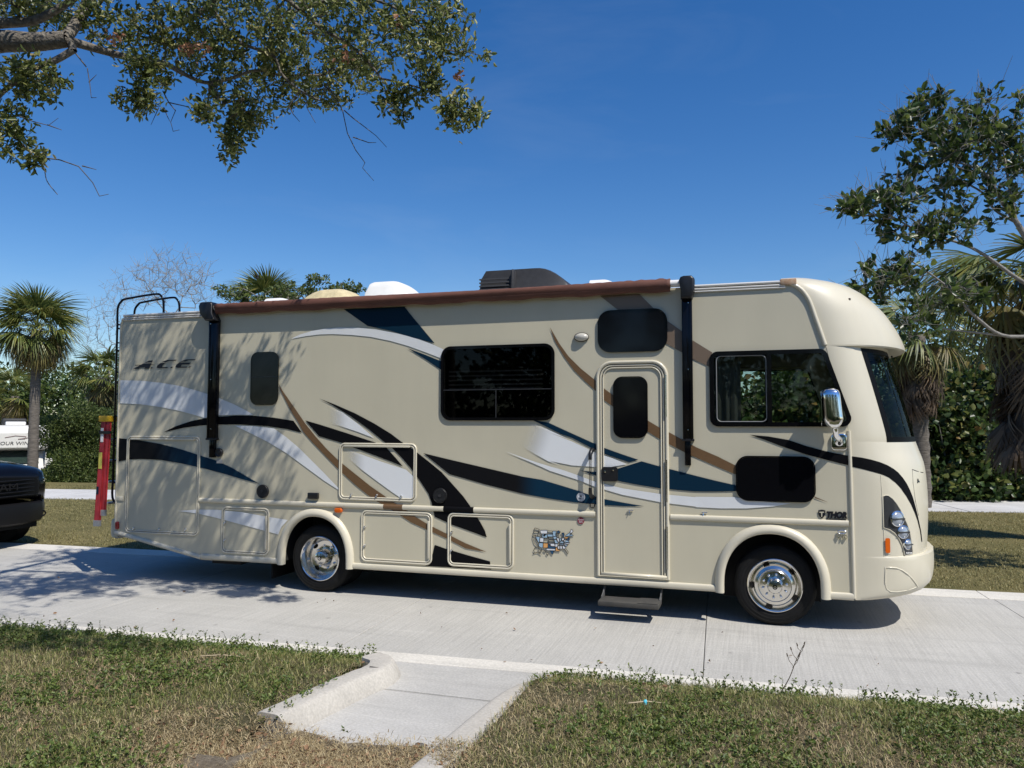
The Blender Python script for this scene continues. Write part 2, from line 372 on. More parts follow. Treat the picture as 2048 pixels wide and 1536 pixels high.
# ground: one sheet to the horizon
DIP = (-33.5, 19.5)                                    # the ground falls away where the far motorhome stands
def gz(x, y):
    d = math.hypot(x-DIP[0], y-DIP[1]); t = min(1, max(0, (13.5-d)/6.5)); return -1.05*t*t*(3-2*t)
gx_ = [-900, -300, -120, -70]+[-60+1.5*i for i in range(33)]+[0, 40, 120, 300, 900]; gy_ = [-900, -300, -100, -30, 0]+[5+1.5*i for i in range(20)]+[45, 70, 120, 300, 900]
g = mesh_obj('ground', [(x, y, -.09+gz(x, y)) for y in gy_ for x in gx_], [(j*len(gx_)+i, j*len(gx_)+i+1, (j+1)*len(gx_)+i+1, (j+1)*len(gx_)+i) for j in range(len(gy_)-1) for i in range(len(gx_)-1)], M_wood, None, True); g['kind'] = 'structure'

# the drive: cast slabs with open joints, an edge strip on either side
road = empty('road', kind='structure')
sub = [road_pt(-60, -2.05, -.03), road_pt(60, -2.05, -.03), road_pt(60, 2.47, -.03), road_pt(-60, 2.47, -.03)]
mesh_obj('joint_filler', sub, [(0, 1, 2, 3)], mat('joint_dirt', (.24, .22, .19), .95, var=.4, vs=8), road)
SLAB = 3.25; MR = Matrix.Rotation(RA, 4, 'Z')
def slab(name, u0, u1, v0, v1, z1, m, parent, bev=.007, dz=0):
    o = box_obj(name, u0+.0028, u1-.0028, v0+.003, v1-.003, -.08, z1+dz, m, parent, bev=bev); o.data.transform(MR); o.data.polygons.foreach_set('use_smooth', [False]*len(o.data.polygons)); return o
for i in range(-9, 9):
    u0 = -.68+SLAB*i
    slab('slab', u0, u0+SLAB, -1.80, 2.0, 0, M_conc, road, dz=random.uniform(-.0008, .0008))
for nm, v0, v1, off in (('edge_strip', -2.05, -1.80, .10), ('edge_strip', 2.0, 2.46, -.06)):
    for i in range(-9, 9):
        u0 = -.68+off+SLAB*i
        slab(nm, u0, u0+SLAB, v0, v1, .006, M_band, road)
# walkway joining the drive between the two lawns
walk = empty('walkway', kind='structure')
mesh = bmesh.new()
def prism(bm, pts, z0, z1, bev=0):
    a = [bm.verts.new((p[0], p[1], z0)) for p in pts]; b = [bm.verts.new((p[0], p[1], z1)) for p in pts]; k = len(pts)
    top = bm.faces.new(b); bm.faces.new(a[::-1])
    for i in range(k): bm.faces.new((a[i], a[(i+1) % k], b[(i+1) % k], b[i]))
    if bev: bmesh.ops.bevel(bm, geom=list(top.edges), offset=bev, segments=2, affect='EDGES')
prism(mesh, [(-3.20, -2.206), (-3.10, -2.86), (-1.95, -2.86), (-1.45, -2.125)], -.08, .004, .006); bm_obj('slab', mesh, M_walk, walk)
mesh = bmesh.new(); prism(mesh, [(-3.12, -2.868), (-3.17, -4.6), (-1.98, -4.6), (-1.93, -2.868)], -.08, .001, .006); bm_obj('slab', mesh, M_walk, walk)
# curbs
def curb(name, path, wtop, wbot, hs, side, m):
    """path: bottom edge facing the walkway; side: +1 body lies to +X, -1 to -X"""
    P = smooth_pts([(x, y, 0) for x, y in path], 5); bm = bmesh.new(); rings = []
    for i, p in enumerate(P):
        t = (P[min(i+1, len(P)-1)]-P[max(i-1, 0)]).normalized(); nrm = Vector((t.y, -t.x, 0))*side
        f = i/(len(P)-1); h = hs[0]+(hs[1]-hs[0])*f; h *= 1+.015*math.sin(i*1.7)
        k = wbot-wtop; j = random.uniform(-.0015, .0015)
        prof = [(0+j, -.06), (0+j, .0), (k*.30, h*.40), (k*.62, h*.80), (k*.82, h*.94), (k*1.05, h*.99), (k*1.3, h), (wbot*.9, h*.99+j), (wbot+j, h*.93), (wbot+.02, -.06)]
        rings.append([bm.verts.new(p+nrm*a+Vector((0, 0, b))) for a, b in prof])
    for a, b in zip(rings, rings[1:]):
        for j in range(len(a)-1): bm.faces.new((a[j], a[j+1], b[j+1], b[j]))
    bm.faces.new(rings[0]); bm.faces.new(rings[-1][::-1])
    o = bm_obj(name, bm, m, None, angle=45); o['kind'] = 'structure'; return o
c1 = curb('curb_left', [(-3.09, -3.90), (-3.03, -3.47), (-2.96, -3.05), (-2.90, -2.80), (-2.91, -2.60), (-3.0, -2.42), (-3.16, -2.31)], .17, .25, (.135, .125), -1, M_curb)
c2 = curb('curb_right', [(-2.10, -4.3), (-2.08, -3.70), (-2.06, -3.25), (-2.03, -2.8), (-1.95, -2.48), (-1.82, -2.26), (-1.5, -2.14)], .17, .24, (.105, .014), 1, M_curb)
# chipped seam across the rounded curb end
tube_obj('crack', [(-2.915, -2.75, .01), (-2.945, -2.76, .075), (-2.99, -2.77, .125), (-3.08, -2.79, .137)], .004, mat('crack', (.1, .09, .08), .9), c1, 5)

# lawns near the camera: uneven soil, then blades
def vnoise(x, y, s, seed=0):
    xs, ys = x*s+seed*17.3, y*s-seed*9.1
    xi, yi = np.floor(xs), np.floor(ys); fx, fy = xs-xi, ys-yi; fx = fx*fx*(3-2*fx); fy = fy*fy*(3-2*fy)
    def h(a, b):
        v = np.sin(a*127.1+b*311.7+seed*74.7)*43758.5453; return v-np.floor(v)
    return (h(xi, yi)*(1-fx)+h(xi+1, yi)*fx)*(1-fy)+(h(xi, yi+1)*(1-fx)+h(xi+1, yi+1)*fx)*fy
def fbm(x, y, s, seed=0, o=3):
    t = 0; a = 1; n = 0
    for i in range(o): t = t+a*vnoise(x, y, s*2**i, seed+i*5); n += a; a *= .5
    return t/n
def lane_edge(x): return -2.045+.047*x                # outer rim of the near edge strip
def lawn_h(x, y):
    d = np.clip((lane_edge(x)-y)/.5, 0, 1)
    h = .012+.095*d*d*(3-2*d) + .03*np.clip((lane_edge(x)-y-.5)/2, 0, 1) + .035*(fbm(x, y, 1.6, 3)-.5)*d
    dm = np.clip(1-np.hypot((x+2.75)/1.1, (y+4.35)/.55), 0, 1)    # worn hollow at the end of the walkway
    return h*(1-.75*np.clip(dm*2, 0, 1))
def lawn_sheet(name, x0, x1, y0, y1, nx, ny, edge):
    V = []; F = []
    for j in range(ny+1):
        for i in range(nx+1):
            x = x0+(x1-x0)*i/nx; yt = edge(x) ; y = y0+(yt-y0)*j/ny
            V.append((x, y, float(lawn_h(np.float64(x), np.float64(y)))-.012))
    for j in range(ny):
        for i in range(nx):
            a = j*(nx+1)+i; F.append((a, a+1, a+nx+2, a+nx+1))
    o = mesh_obj(name, V, F, M_soil, None, True); o['kind'] = 'structure'; return o
lawn_sheet('ground_lawn_left', -16, -3.26, -9, 0, 120, 70, lambda x: float(lane_edge(x))-.012 if x < -3.45 else float(lane_edge(x))-.10)
lawn_sheet('ground_lawn_right', -1.80, 12, -9, 0, 120, 70, lambda x: float(lane_edge(x))-.012 - max(0, (-1.42-x))*.9)
o = None
V = []; F = []; nx, ny = 40, 40
for j in range(ny+1):
    for i in range(nx+1):
        x = -4.3+3.2*i/nx; y = -9+5.27*j/ny
        e = float(fbm(np.float64(x), np.float64(y), 3.1, 9))
        dmn = .02+.05*e - .06*max(0, (y+4.15)/.5)
        V.append((x, y, dmn if -3.1 < x < -2.12 else (-.06 if y > -4.35 else max(dmn, float(lawn_h(np.float64(x), np.float64(y)))-.02))))
for j in range(ny):
    for i in range(nx):
        a = j*(nx+1)+i; F.append((a, a+1, a+nx+2, a+nx+1))
o = mesh_obj('ground_worn_patch', V, F, M_sand, None, True); o['kind'] = 'structure'

def blades(name, pts, hs, ws, m, lean=.6, kind='stuff', segs=1, parent=None):
    """grass blades: each a bent strip, one island with its own colour"""
    n = len(pts); P = np.asarray(pts); a = RNG.uniform(0, 2*np.pi, n); h = hs; w_ = ws
    side = np.stack([np.cos(a), np.sin(a), np.zeros(n)], 1)*(w_/2)[:, None]
    b = a+RNG.normal(np.pi/2, .5, n); ln = RNG.uniform(.1, 1, n)*lean
    d = np.stack([np.cos(b)*ln, np.sin(b)*ln, np.ones(n)], 1); d /= np.linalg.norm(d, axis=1)[:, None]
    mid = P+d*(h*.55)[:, None]
    d2 = d+np.stack([np.cos(b)*ln*1.3, np.sin(b)*ln*1.3, -.35*np.ones(n)*ln], 1); d2 /= np.linalg.norm(d2, axis=1)[:, None]
    tip = mid+d2*(h*.5)[:, None]
    V = np.stack([P-side, P+side, mid-side*.8, mid+side*.8, tip], 1).reshape(-1, 3)
    k = np.arange(n)*5
    T = np.concatenate([np.stack([k, k+1, k+3], 1), np.stack([k, k+3, k+2], 1), np.stack([k+2, k+3, k+4], 1)], 1).reshape(-1, 3)
    o = np_obj(name, V, T, m, parent); 
    if kind: o['kind'] = kind
    return o
M_grass = leafmat('grass_blades', [rgb((82, 92, 46)), rgb((112, 120, 64)), rgb((144, 144, 84)), rgb((176, 164, 112)), rgb((206, 194, 150))], .55, .3, [0, .45, .72, .9, 1])
M_dry = leafmat('dry_blades', [rgb((120, 104, 72)), rgb((168, 150, 110)), rgb((200, 184, 146)), rgb((110, 90, 62))], .7, .2)
M_green = leafmat('weed_leaves', [rgb((64, 84, 36)), rgb((90, 110, 50)), rgb((122, 134, 68)), rgb((70, 82, 44))], .5, .3)
M_fargrass = leafmat('far_blades', [rgb((104, 104, 62)), rgb((136, 128, 82)), rgb((160, 148, 100)), rgb((92, 98, 54))], .6, .25)
def scatter(n, x0, x1, y0, keep):
    x = RNG.uniform(x0, x1, n); e = lane_edge(x); y = y0+(e+.03-y0)*RNG.uniform(0, 1, n)
    k = keep(x, y); x, y = x[k], y[k]
    return np.stack([x, y, lawn_h(x, y)-.012], 1)
def off_path(x, y):
    edge = np.where(x < -2.5, x < -3.20+.06*fbm(x, y, 9, 2)-.08*(y > -2.6), x > -1.86+.05*fbm(x, y, 9, 4)+.22*np.clip((y+2.55)*1.6, 0, 1))
    return edge | (y < -4.02+.25*fbm(x, y, 3, 8))
def worn(x, y):  # 0 thick turf .. 1 bare dirt
    d1 = np.clip(1.15-np.hypot((x+2.7)/1.25, (y+4.25)/.75), 0, 1)
    d2 = np.clip((fbm(x, y, 1.1, 21)-.56)*4, 0, 1)*.75
    d3 = np.clip(1-np.abs(x+3.35)/.22, 0, 1)*.6*(y < -2.9)
    return np.clip(np.maximum(np.maximum(d1*1.3, d2), d3), 0, 1)
grass_n = 330000
P = scatter(grass_n, -9.5, 4.2, -6.2, lambda x, y: off_path(x, y) & (RNG.uniform(0, 1, len(x)) > worn(x, y)*.93))
gn = fbm(P[:, 0], P[:, 1], .9, 31)
isdry = (gn+RNG.normal(0, .13, len(P))+.25*worn(P[:, 0], P[:, 1])) > .63
hh = RNG.gamma(5, .0062, len(P))*(1-.5*worn(P[:, 0], P[:, 1]))+.012
a = ~isdry
blades('grass', P[a], hh[a], RNG.uniform(.0028, .0052, a.sum()), M_grass, 1.2)
blades('dry_grass', P[isdry], hh[isdry]*.85, RNG.uniform(.0022, .0042, isdry.sum()), M_dry, 1.9)
# dead thatch and litter on the worn ground
P = scatter(60000, -9, 4, -6.2, lambda x, y: off_path(x, y) & (RNG.uniform(0, 1, len(x)) < .06+worn(x, y)))
blades('straw_litter', P+np.array([0, 0, .012]), RNG.uniform(.02, .07, len(P)), RNG.uniform(.003, .006, len(P)), M_dry, 4.5)
wp = np.stack([RNG.normal(-2.7, .62, 34000), RNG.normal(-4.3, .26, 34000)], 1)
wp = wp[(wp[:, 1] < -3.93+.12*fbm(wp[:, 0], wp[:, 1], 4, 12)) & (fbm(wp[:, 0], wp[:, 1], 2.6, 77)+RNG.uniform(-.3, .3, len(wp)) > .30)]
zz_ = np.where(np.abs(wp[:, 0]+2.55) < .5, .02+.05*fbm(wp[:, 0], wp[:, 1], 3.1, 9), np.maximum(.03, lawn_h(wp[:, 0], wp[:, 1])-.01))
wp = np.concatenate([wp, zz_[:, None]], 1)
blades('straw_litter', wp, RNG.uniform(.015, .06, len(wp)), RNG.uniform(.0025, .005, len(wp)), M_dry, 3.6)
dl = wp[RNG.integers(0, len(wp), 500)]
lv = scatter(1200, -9, 4, -6, lambda x, y: off_path(x, y))[:320]
rd = np.stack([RNG.uniform(-9, 2.6, 36), RNG.uniform(-2.1, -.2, 36), np.full(36, .004)], 1); dl = np.concatenate([dl, lv+np.array([0, 0, .015]), rd])[:900]; dl = np.concatenate([dl, dl[:900-len(dl)]]) if len(dl) < 900 else dl
# broad-leaved ground cover: rosettes of small round leaves, thickest along the drive
def leaves_np(name, pos, nrm, size, m, parent=None, ratio=.5, kind=None, fold=.25):
    """many leaves in one mesh: each leaf is two quads folded along its midrib; pos (n,3) base, nrm (n,3) leaf axis, size (n)"""
    n = len(pos); ax = nrm/np.linalg.norm(nrm, axis=1)[:, None]
    r = RNG.normal(size=(n, 3)); sd = np.cross(ax, r); sd /= np.linalg.norm(sd, axis=1)[:, None]; up = np.cross(sd, ax)
    s = size[:, None]; wv = sd*s*ratio/2; f = up*s*ratio*fold
    b = pos; t = pos+ax*s-up*s*.08
    V = np.stack([b, pos+ax*s*.33+wv+f, pos+ax*s*.72+wv*.82+f*.8, t, pos+ax*s*.72-wv*.82+f*.8, pos+ax*s*.33-wv+f], 1).reshape(-1, 3)
    k = np.arange(n)*6
    Q = np.concatenate([np.stack([k, k+1, k+2, k+3], 1), np.stack([k, k+3, k+4, k+5], 1)], 1).reshape(-1, 4)
    o = np_obj(name, V, Q, m, parent)
    if kind: o['kind'] = kind
    return o
C = scatter(26000, -9.5, 4.2, -6.0, lambda x, y: off_path(x, y) & (RNG.uniform(0, 1, len(x)) < np.clip(.9*(fbm(x, y, 1.4, 41)-.36)*3.2+.8*np.exp((y-lane_edge(x))/.16), 0, 1)*(1-worn(x, y))))
rep = 6; base = np.repeat(C, rep, 0); n = len(base)
aa = RNG.uniform(0, 2*np.pi, n); tilt = RNG.uniform(.1, 1.0, n)
ax = np.stack([np.cos(aa), np.sin(aa), tilt], 1)
pos = base+np.stack([np.cos(aa)*.006, np.sin(aa)*.006, RNG.uniform(.004, .05, n)], 1)
leaves_np('fallen_leaves', dl+np.array([0, 0, .012]), RNG.normal(0, 1, (900, 3))*np.array([1, 1, .25]), RNG.uniform(.02, .045, 900), leafmat('fallen_brown', [rgb((96, 72, 52)), rgb((138, 108, 80)), rgb((170, 140, 108))], .8, .1), None, .5, 'stuff')
leaves_np('ground_cover', pos, ax, RNG.uniform(.014, .034, n), M_green, None, .55, 'stuff')
# taller weeds at the rim of the drive
Wd = []
for i in range(420):
    x = RNG.uniform(-7.5, 2.4); 
    if -3.3 < x < -1.6: continue
    y = lane_edge(x)-abs(RNG.normal(0, .06)); Wd.append((x, y))
pos = []; ax = []; sz = []
bmw = bmesh.new()
for x, y in Wd:
    z = float(lawn_h(np.float64(x), np.float64(y))); h = RNG.uniform(.05, .13); lx, ly = RNG.normal(0, .03, 2)
    tube(bmw, [(x, y, z), (x+lx*.5, y+ly*.5, z+h*.6), (x+lx, y+ly, z+h)], .0014, 3)
    for q in range(RNG.integers(4, 9)):
        f = RNG.uniform(.25, 1.05); an = RNG.uniform(0, 6.28)
        pos.append((x+lx*f, y+ly*f, z+h*f)); ax.append((math.cos(an), math.sin(an), RNG.uniform(.2, .9))); sz.append(RNG.uniform(.012, .03))
o = bm_obj('weed_stems', bmw, mat('weed_stem', (.10, .115, .045), .7)); o['kind'] = 'stuff'
leaves_np('weed_foliage', np.array(pos), np.array(ax), np.array(sz), M_green, None, .5, 'stuff')

# far lawn, the park road behind and the verge beyond it
FR0, FRD = Vector((-7.5, 12.0, 0)), Vector((26, 4.7, 0)).normalized(); FRN = Vector((-FRD.y, FRD.x, 0))
def fr(u, v, z): return FR0+FRD*u+FRN*v+Vector((0, 0, z))
def grid_sheet(name, pts4, n, m, amp=.0, z=0):
    a, b, c, d = [Vector(q) for q in pts4]; V = []; F = []
    for j in range(n+1):
        for i in range(n+1):
            p = a.lerp(b, i/n).lerp(d.lerp(c, i/n), j/n)
            e = min(i, n-i, j, n-j)/n*4
            V.append((p.x, p.y, p.z+amp*min(1, e)*(float(fbm(np.float64(p.x), np.float64(p.y), .35, 5))-.3)))
    for j in range(n):
        for i in range(n):
            q = j*(n+1)+i; F.append((q, q+1, q+n+2, q+n+1))
    o = mesh_obj(name, V, F, m, None, True); o['kind'] = 'structure'; return o
fl = [road_pt(-60, 2.465, -.004), road_pt(60, 2.465, -.004), fr(60, -1.75, .0), fr(-60, -1.75, .0)]
grid_sheet('ground_far_lawn', fl, 90, M_lawn, .05)
frd = empty('far_road', kind='structure')
for i in range(-9, 8):
    q = [fr(i*6+.01, -1.7, .012), fr(i*6+5.99, -1.7, .012), fr(i*6+5.99, 1.2, .012), fr(i*6+.01, 1.2, .012)]
    bm = bmesh.new(); prism(bm, [(v.x, v.y) for v in q], -.06, .012, .008); bm_obj('slab', bm, M_farroad, frd)
grid_sheet('ground_verge', [fr(-70, 1.22, .0), fr(70, 1.22, .0), fr(70, 3.6, .03), fr(-70, 3.6, .03)], 40, M_lawn, .04)
# far grass tufts where the lawn shows
def far_tufts(name, quad, n, hmax):
    a, b, c, d = [np.array(q) for q in quad]; s = RNG.uniform(0, 1, n)[:, None]; t = RNG.uniform(0, 1, n)[:, None]
    p = (a*(1-s)+b*s)*(1-t)+(d*(1-s)+c*s)*t
    blades(name, p, RNG.gamma(4, hmax/5, n)+.01, RNG.uniform(.006, .013, n), M_fargrass, 1.3)
far_tufts('far_grass', [(-17, 1.75, 0), (-7, 2.2, 0), (-7, 10.4, .01), (-21, 7.9, .01)], 60000, .028)
far_tufts('far_grass', [(.5, 2.6, 0), (7.5, 2.9, 0), (12, 13.7, .01), (.5, 11.7, .01)], 70000, .028)
far_tufts('verge_grass', [fr(-32, 1.25, .01), fr(26, 1.25, .01), fr(26, 2.6, .02), fr(-32, 2.6, .02)], 26000, .04)
# small finds in the lawn: a stalk of seeding grass, a scrap of blue plastic, a twig, a stone on the walk
def stalk():
    b0 = Vector((-.02, -2.22, .05)); tip = W3(1607, 1290, -2.22)
    bm = bmesh.new(); pts = [b0, b0.lerp(tip, .35)+Vector((.012, 0, 0)), b0.lerp(tip, .7), tip]; pts = smooth_pts(pts, 4)
    tube(bm, pts, [.0042-.0026*i/(len(pts)-1) for i in range(len(pts))], 5)
    t = empty('weed_stalk', b0, 0, 'tall thin dry weed stalk rising from the lawn edge over the drive', 'weed')
    for f, l, sgn in ((.55, .10, 1), (.58, .085, -1), (.66, .07, 1), (.72, .08, -1), (.82, .06, 1), (.88, .045, -1), (.95, .03, 1)):
        q = b0.lerp(tip, f); e = q+Vector((sgn*l*.45, 0, l*.8)); tube(bm, [q, q.lerp(e, .5)+Vector((sgn*.008, 0, 0)), e], .002, 4)
        hd = tube_obj('seed_head', [e-b0, e-b0+Vector((sgn*.006, 0, .02))], [.006, .003], mat('stalk_seed', (.10, .075, .05), .8), t, 5)
    for nm, b_, c in (('stem', bm, (.09, .065, .035)),):
        o = bm_obj(nm, b_, mat('stalk_'+nm, c, .8), t); o.data.transform(Matrix.Translation(-b0))
stalk()
bm = bmesh.new(); bmesh.ops.create_icosphere(bm, subdivisions=2, radius=.013)
for v in bm.verts: v.co *= 1+random.uniform(-.3, .3); v.co.z *= 1.25
o = bm_obj('plastic_scrap', bm, mat('cyan_plastic', rgb((96, 200, 222)), .4)); o.location = (-.91, -2.89, .125); tag(o, 'small crumpled scrap of bright blue plastic lying in the lawn', 'litter')
for i, (a, b, z, lab) in enumerate([((-1.02, -2.93), (-.78, -2.86), .11, 'thin pale twig lying beside the blue scrap in the lawn'), ((-4.55, -2.95), (-4.2, -2.86), .12, 'bleached dry palm strip lying on the left lawn')]):
    tag(tube_obj('twig', [(*a, z+.01), ((a[0]+b[0])/2, (a[1]+b[1])/2+.01, z+.02), (*b, z+.012)], [.005, .006, .003], mat('pale_twig', (.42, .34, .22), .8), None, 6), lab, 'twig')
for (x, y), s, lab in (((-2.35, -3.86), .035, 'flat dark stone lying on the walkway end'), ((-2.2, -3.78), .024, 'small dark chip of bark near the right curb')):
    bm = bmesh.new(); bmesh.ops.create_icosphere(bm, subdivisions=2, radius=s)
    for v in bm.verts: v.co *= 1+random.uniform(-.2, .2); v.co.z *= .4; v.co.x *= 1.4
    o = bm_obj('stone', bm, mat('dark_stone', (.12, .11, .10), .9, var=.4, vs=30)); o.location = (x, y, .02); tag(o, lab, 'stone')
# ================================================================== MOTORHOME
def paint(name, base, dust=.12):
    m = bpy.data.materials.new(name); m.use_nodes = True; N = m.node_tree.nodes; L = m.node_tree.links
    b = N['Principled BSDF']; b.inputs['Roughness'].default_value = .42; b.inputs['Coat Weight'].default_value = .35; b.inputs['Coat Roughness'].default_value = .12
    tc = N.new('ShaderNodeTexCoord'); mp = N.new('ShaderNodeMapping'); mp.inputs['Scale'].default_value = (2.2, 2.2, .35); L.new(tc.outputs['Object'], mp.inputs[0])
    n = N.new('ShaderNodeTexNoise'); n.inputs['Scale'].default_value = 1.3; n.inputs['Detail'].default_value = 7; n.inputs['Roughness'].default_value = .62; L.new(mp.outputs[0], n.inputs[0])
    n2 = N.new('ShaderNodeTexNoise'); n2.inputs['Scale'].default_value = .8; n2.inputs['Detail'].default_value = 5; L.new(tc.outputs['Object'], n2.inputs[0])
    r = N.new('ShaderNodeValToRGB'); r.color_ramp.elements[0].position = .3; r.color_ramp.elements[1].position = .68
    r.color_ramp.elements[0].color = (*[c*(1-dust) for c in base], 1); r.color_ramp.elements[1].color = (*base, 1); L.new(n.outputs[0], r.inputs[0])
    r2 = N.new('ShaderNodeMapRange'); r2.inputs[1].default_value = .3; r2.inputs[2].default_value = .7; r2.inputs[3].default_value = .94; r2.inputs[4].default_value = 1.04; L.new(n2.outputs[0], r2.inputs[0])
    mu = N.new('ShaderNodeMix'); mu.data_type = 'RGBA'; mu.blend_type = 'MULTIPLY'; mu.inputs[0].default_value = 1; L.new(r.outputs[0], mu.inputs[6]); L.new(r2.outputs[0], mu.inputs[7])
    L.new(mu.outputs[2], b.inputs['Base Color'])
    r3 = N.new('ShaderNodeMapRange'); r3.inputs[3].default_value = .34; r3.inputs[4].default_value = .52; L.new(n.outputs[0], r3.inputs[0]); L.new(r3.outputs[0], b.inputs['Roughness'])
    # filon panels are never dead flat
    n3 = N.new('ShaderNodeTexNoise'); n3.inputs['Scale'].default_value = 1.6; n3.inputs['Detail'].default_value = 1; L.new(tc.outputs['Object'], n3.inputs[0])
    bp = N.new('ShaderNodeBump'); bp.inputs['Strength'].default_value = .15; bp.inputs['Distance'].default_value = .02; L.new(n3.outputs[0], bp.inputs['Height']); L.new(bp.outputs[0], b.inputs['Normal'])
    MATS[name] = m; return m
M_wall = paint('beige_wall', (.575, .528, .392), .05)
M_cap = paint('cream_cap', (.645, .595, .46), .05)
M_trim = paint('beige_trim', (.63, .58, .45), .06)
M_black = mat('vinyl_black', (.006, .006, .007), .5, spec=.06)
M_navy = mat('vinyl_navy', (.004, .022, .044), .45, spec=.1)
M_white = mat('vinyl_white', (.74, .75, .745), .35, coat=.2, var=.05, vs=4)
M_brown = mat('vinyl_brown', (.155, .088, .040), .4, coat=.2, var=.18, vs=26, stretch=(1, 1, 6))
M_taupe = mat('vinyl_taupe', (.175, .125, .085), .4, coat=.2)
M_blk = mat('black_plastic', (.012, .012, .013), .38, var=.2, vs=20)
M_blkgl = mat('black_gloss', (.004, .004, .005), .08, spec=.28)
M_gasket = mat('dark_gasket', (.03, .028, .025), .7)
M_chrome = mat('chrome', (.86, .86, .87), .06, 1.0, rvar=.03, vs=8)
M_steel = mat('stainless', (.72, .70, .66), .16, 1.0, rvar=.06, vs=14)
M_rubber = mat('tire_rubber', (.008, .008, .008), .7, spec=.25, var=.35, vs=18, bump=.15, bs=90)
M_under = mat('underbody', (.02, .02, .02), .8)
M_glassd = glassmat('privacy_glass', (.30, .31, .32), .3)
M_glass = glassmat('cab_glass', (.80, .84, .82), .45)
M_ws = glassmat('windshield_glass', (.50, .58, .53), .32)
M_amber = mat('amber_lens', (.62, .11, .006), .2, coat=.5)
M_red = mat('red_lens', (.25, .008, .01), .25, coat=.5)
M_awn = mat('awning_fabric', (.135, .052, .034), .75, var=.25, vs=9, bump=.25, bs=240, stretch=(.5, 1, 1))
M_wplast = mat('white_plastic', (.78, .77, .74), .45, var=.08, vs=6)
M_tan = mat('sunbaked_plastic', (.62, .52, .31), .7, var=.25, vs=14, bump=.1, bs=60)
M_dkgrey = mat('grey_plastic', (.03, .03, .032), .55, var=.25, vs=16)
M_step = mat('worn_step', (.03, .029, .027), .8, var=.6, vs=12, col2=(.065, .06, .052))
M_int = mat('cab_interior', (.05, .047, .042), .85)
M_seat = mat('seat_fabric', (.24, .215, .18), .85, var=.2, vs=9)
M_alu = mat('roof_rail', (.70, .68, .63), .4, .2)

MH = empty('motorhome', (0, 0, 0), 0, 'large beige motorhome with navy, black, brown and white swooshes parked on the drive', 'motorhome')
WID = 2.5
XR = -8.345
def ellipse_arch(cx, a, zb, zt, z0, n=18, ex=2.15):
    """opening of a wheel arch from its front foot to its rear foot"""
    out = [(cx+a, z0)]
    for i in range(n+1):
        t = math.pi*i/n; c, s = math.cos(t), math.sin(t)
        out.append((cx+a*math.copysign(abs(c)**(2/ex), c), zb+(zt-zb)*abs(s)**(2/ex)))
    out.append((cx-a, z0)); return out
ARF = (-.03, .475, .40, .945); ARR = (-5.30, .445, .40, .93)
b1 = WS(230, 1066); b2 = WS(403, 1118); b3 = WS(556, 1128)
ZB = .325
seam = [(.16, 3.5), (.235, 3.47), (.30, 3.42), (.345, 3.36), (.384, 3.281), (.44, 3.10), (.518, 2.843), (.62, 2.42), (.719, 1.985), (.728, 1.6), (.733, 1.0), (.737, .335)]
def cab_window(inset=0):
    q = [(1420, 704), (1660, 697), (1705, 845), (1419, 861)]
    (ax, az), (bx, bz), (cx, cz), (dx, dz) = [WS(*p) for p in q]
    z1 = (az+bz)/2; z0 = (cz+dz)/2; xl = (ax+dx)/2
    r = .085; i = inset
    P = []
    def corner(cx, cz, a0, a1, rr):
        for k in range(7):
            a = R_(a0+(a1-a0)*k/6); P.append((cx+rr*math.cos(a), cz+rr*math.sin(a)))
    rr = max(.01, r-i)
    corner(xl+r, z0+r, 180, 270, rr); corner(cx-r-.012, z0+r, 270, 368, rr)
    corner(bx-r-.02, z1-r, 12, 90, rr); corner(xl+r, z1-r, 90, 180, rr)
    return P, (xl, bx, cx, z0, z1)
cabP, (cwx0, cwxt, cwxb, cwz0, cwz1) = cab_window(0)
cab_hole, _ = cab_window(.03)
W_big = rect_px(883, 690, 1110, 841)
bighole = rrect(W_big[0]+.03, W_big[1]-.03, W_big[2]+.03, W_big[3]-.03, .09)
outline = [(XR, b1[1]), (XR, 3.40), (XR+.02, 3.46), (XR+.07, 3.5)] + seam + ellipse_arch(*ARF, ZB)
outline += ellipse_arch(*ARR, ZB) + [(b2[0], b2[1]-.01)]
plate_obj('side_wall', outline, [cab_hole[::-1], bighole[::-1]], 0, .045, M_wall, MH)
plate_obj('side_wall', outline, [cab_hole[::-1]], WID-.045, WID, M_wall, MH)
# roof with a crown, rear wall, floor and closed bays
bm = bmesh.new(); cols = []
for x in (XR+.005, -4, .16, .3):
    cols.append([bm.verts.new((x, WID*j/12, 3.502+.12*math.sin(math.pi*j/12)**.8*(1 if x < .2 else .5) - (0 if x < .2 else .06))) for j in range(13)])
for a, b in zip(cols, cols[1:]):
    for j in range(12): bm.faces.new((a[j], b[j], b[j+1], a[j+1]))
bm_obj('roof', bm, M_wplast, MH, smooth=True)
box_obj('rear_wall', XR-.004, XR+.04, .047, WID-.047, .60, 3.50, M_wall, MH)
box_obj('floor', XR+.05, .72, .05, WID-.05, 1.02, 1.07, M_int, MH)
bm = bmesh.new(); plate(bm, [(XR+.05, b1[1]+.01), (XR+.05, 1.02), (-5.78, 1.02), (-5.78, ZB+.02), (b2[0], ZB+.02)], [], .05, WID-.05)
box(bm, -4.83, -.53, .05, WID-.05, ZB+.02, 1.015); box(bm, .475, .72, .05, WID-.05, ZB+.03, 1.015)
bm_obj('basement', bm, M_under, MH)
bm = bmesh.new()
for x in (0, -5.263): tube(bm, [(x, .3, .40), (x, WID-.3, .40)], .07, 10)
for y in (.75, 1.75): box(bm, -8.0, 1.2, y-.04, y+.04, .48, .72)
box(bm, -.5, .44, .55, WID-.55, .5, 1.0); box(bm, -5.75, -4.86, .66, WID-.66, .5, 1.0)
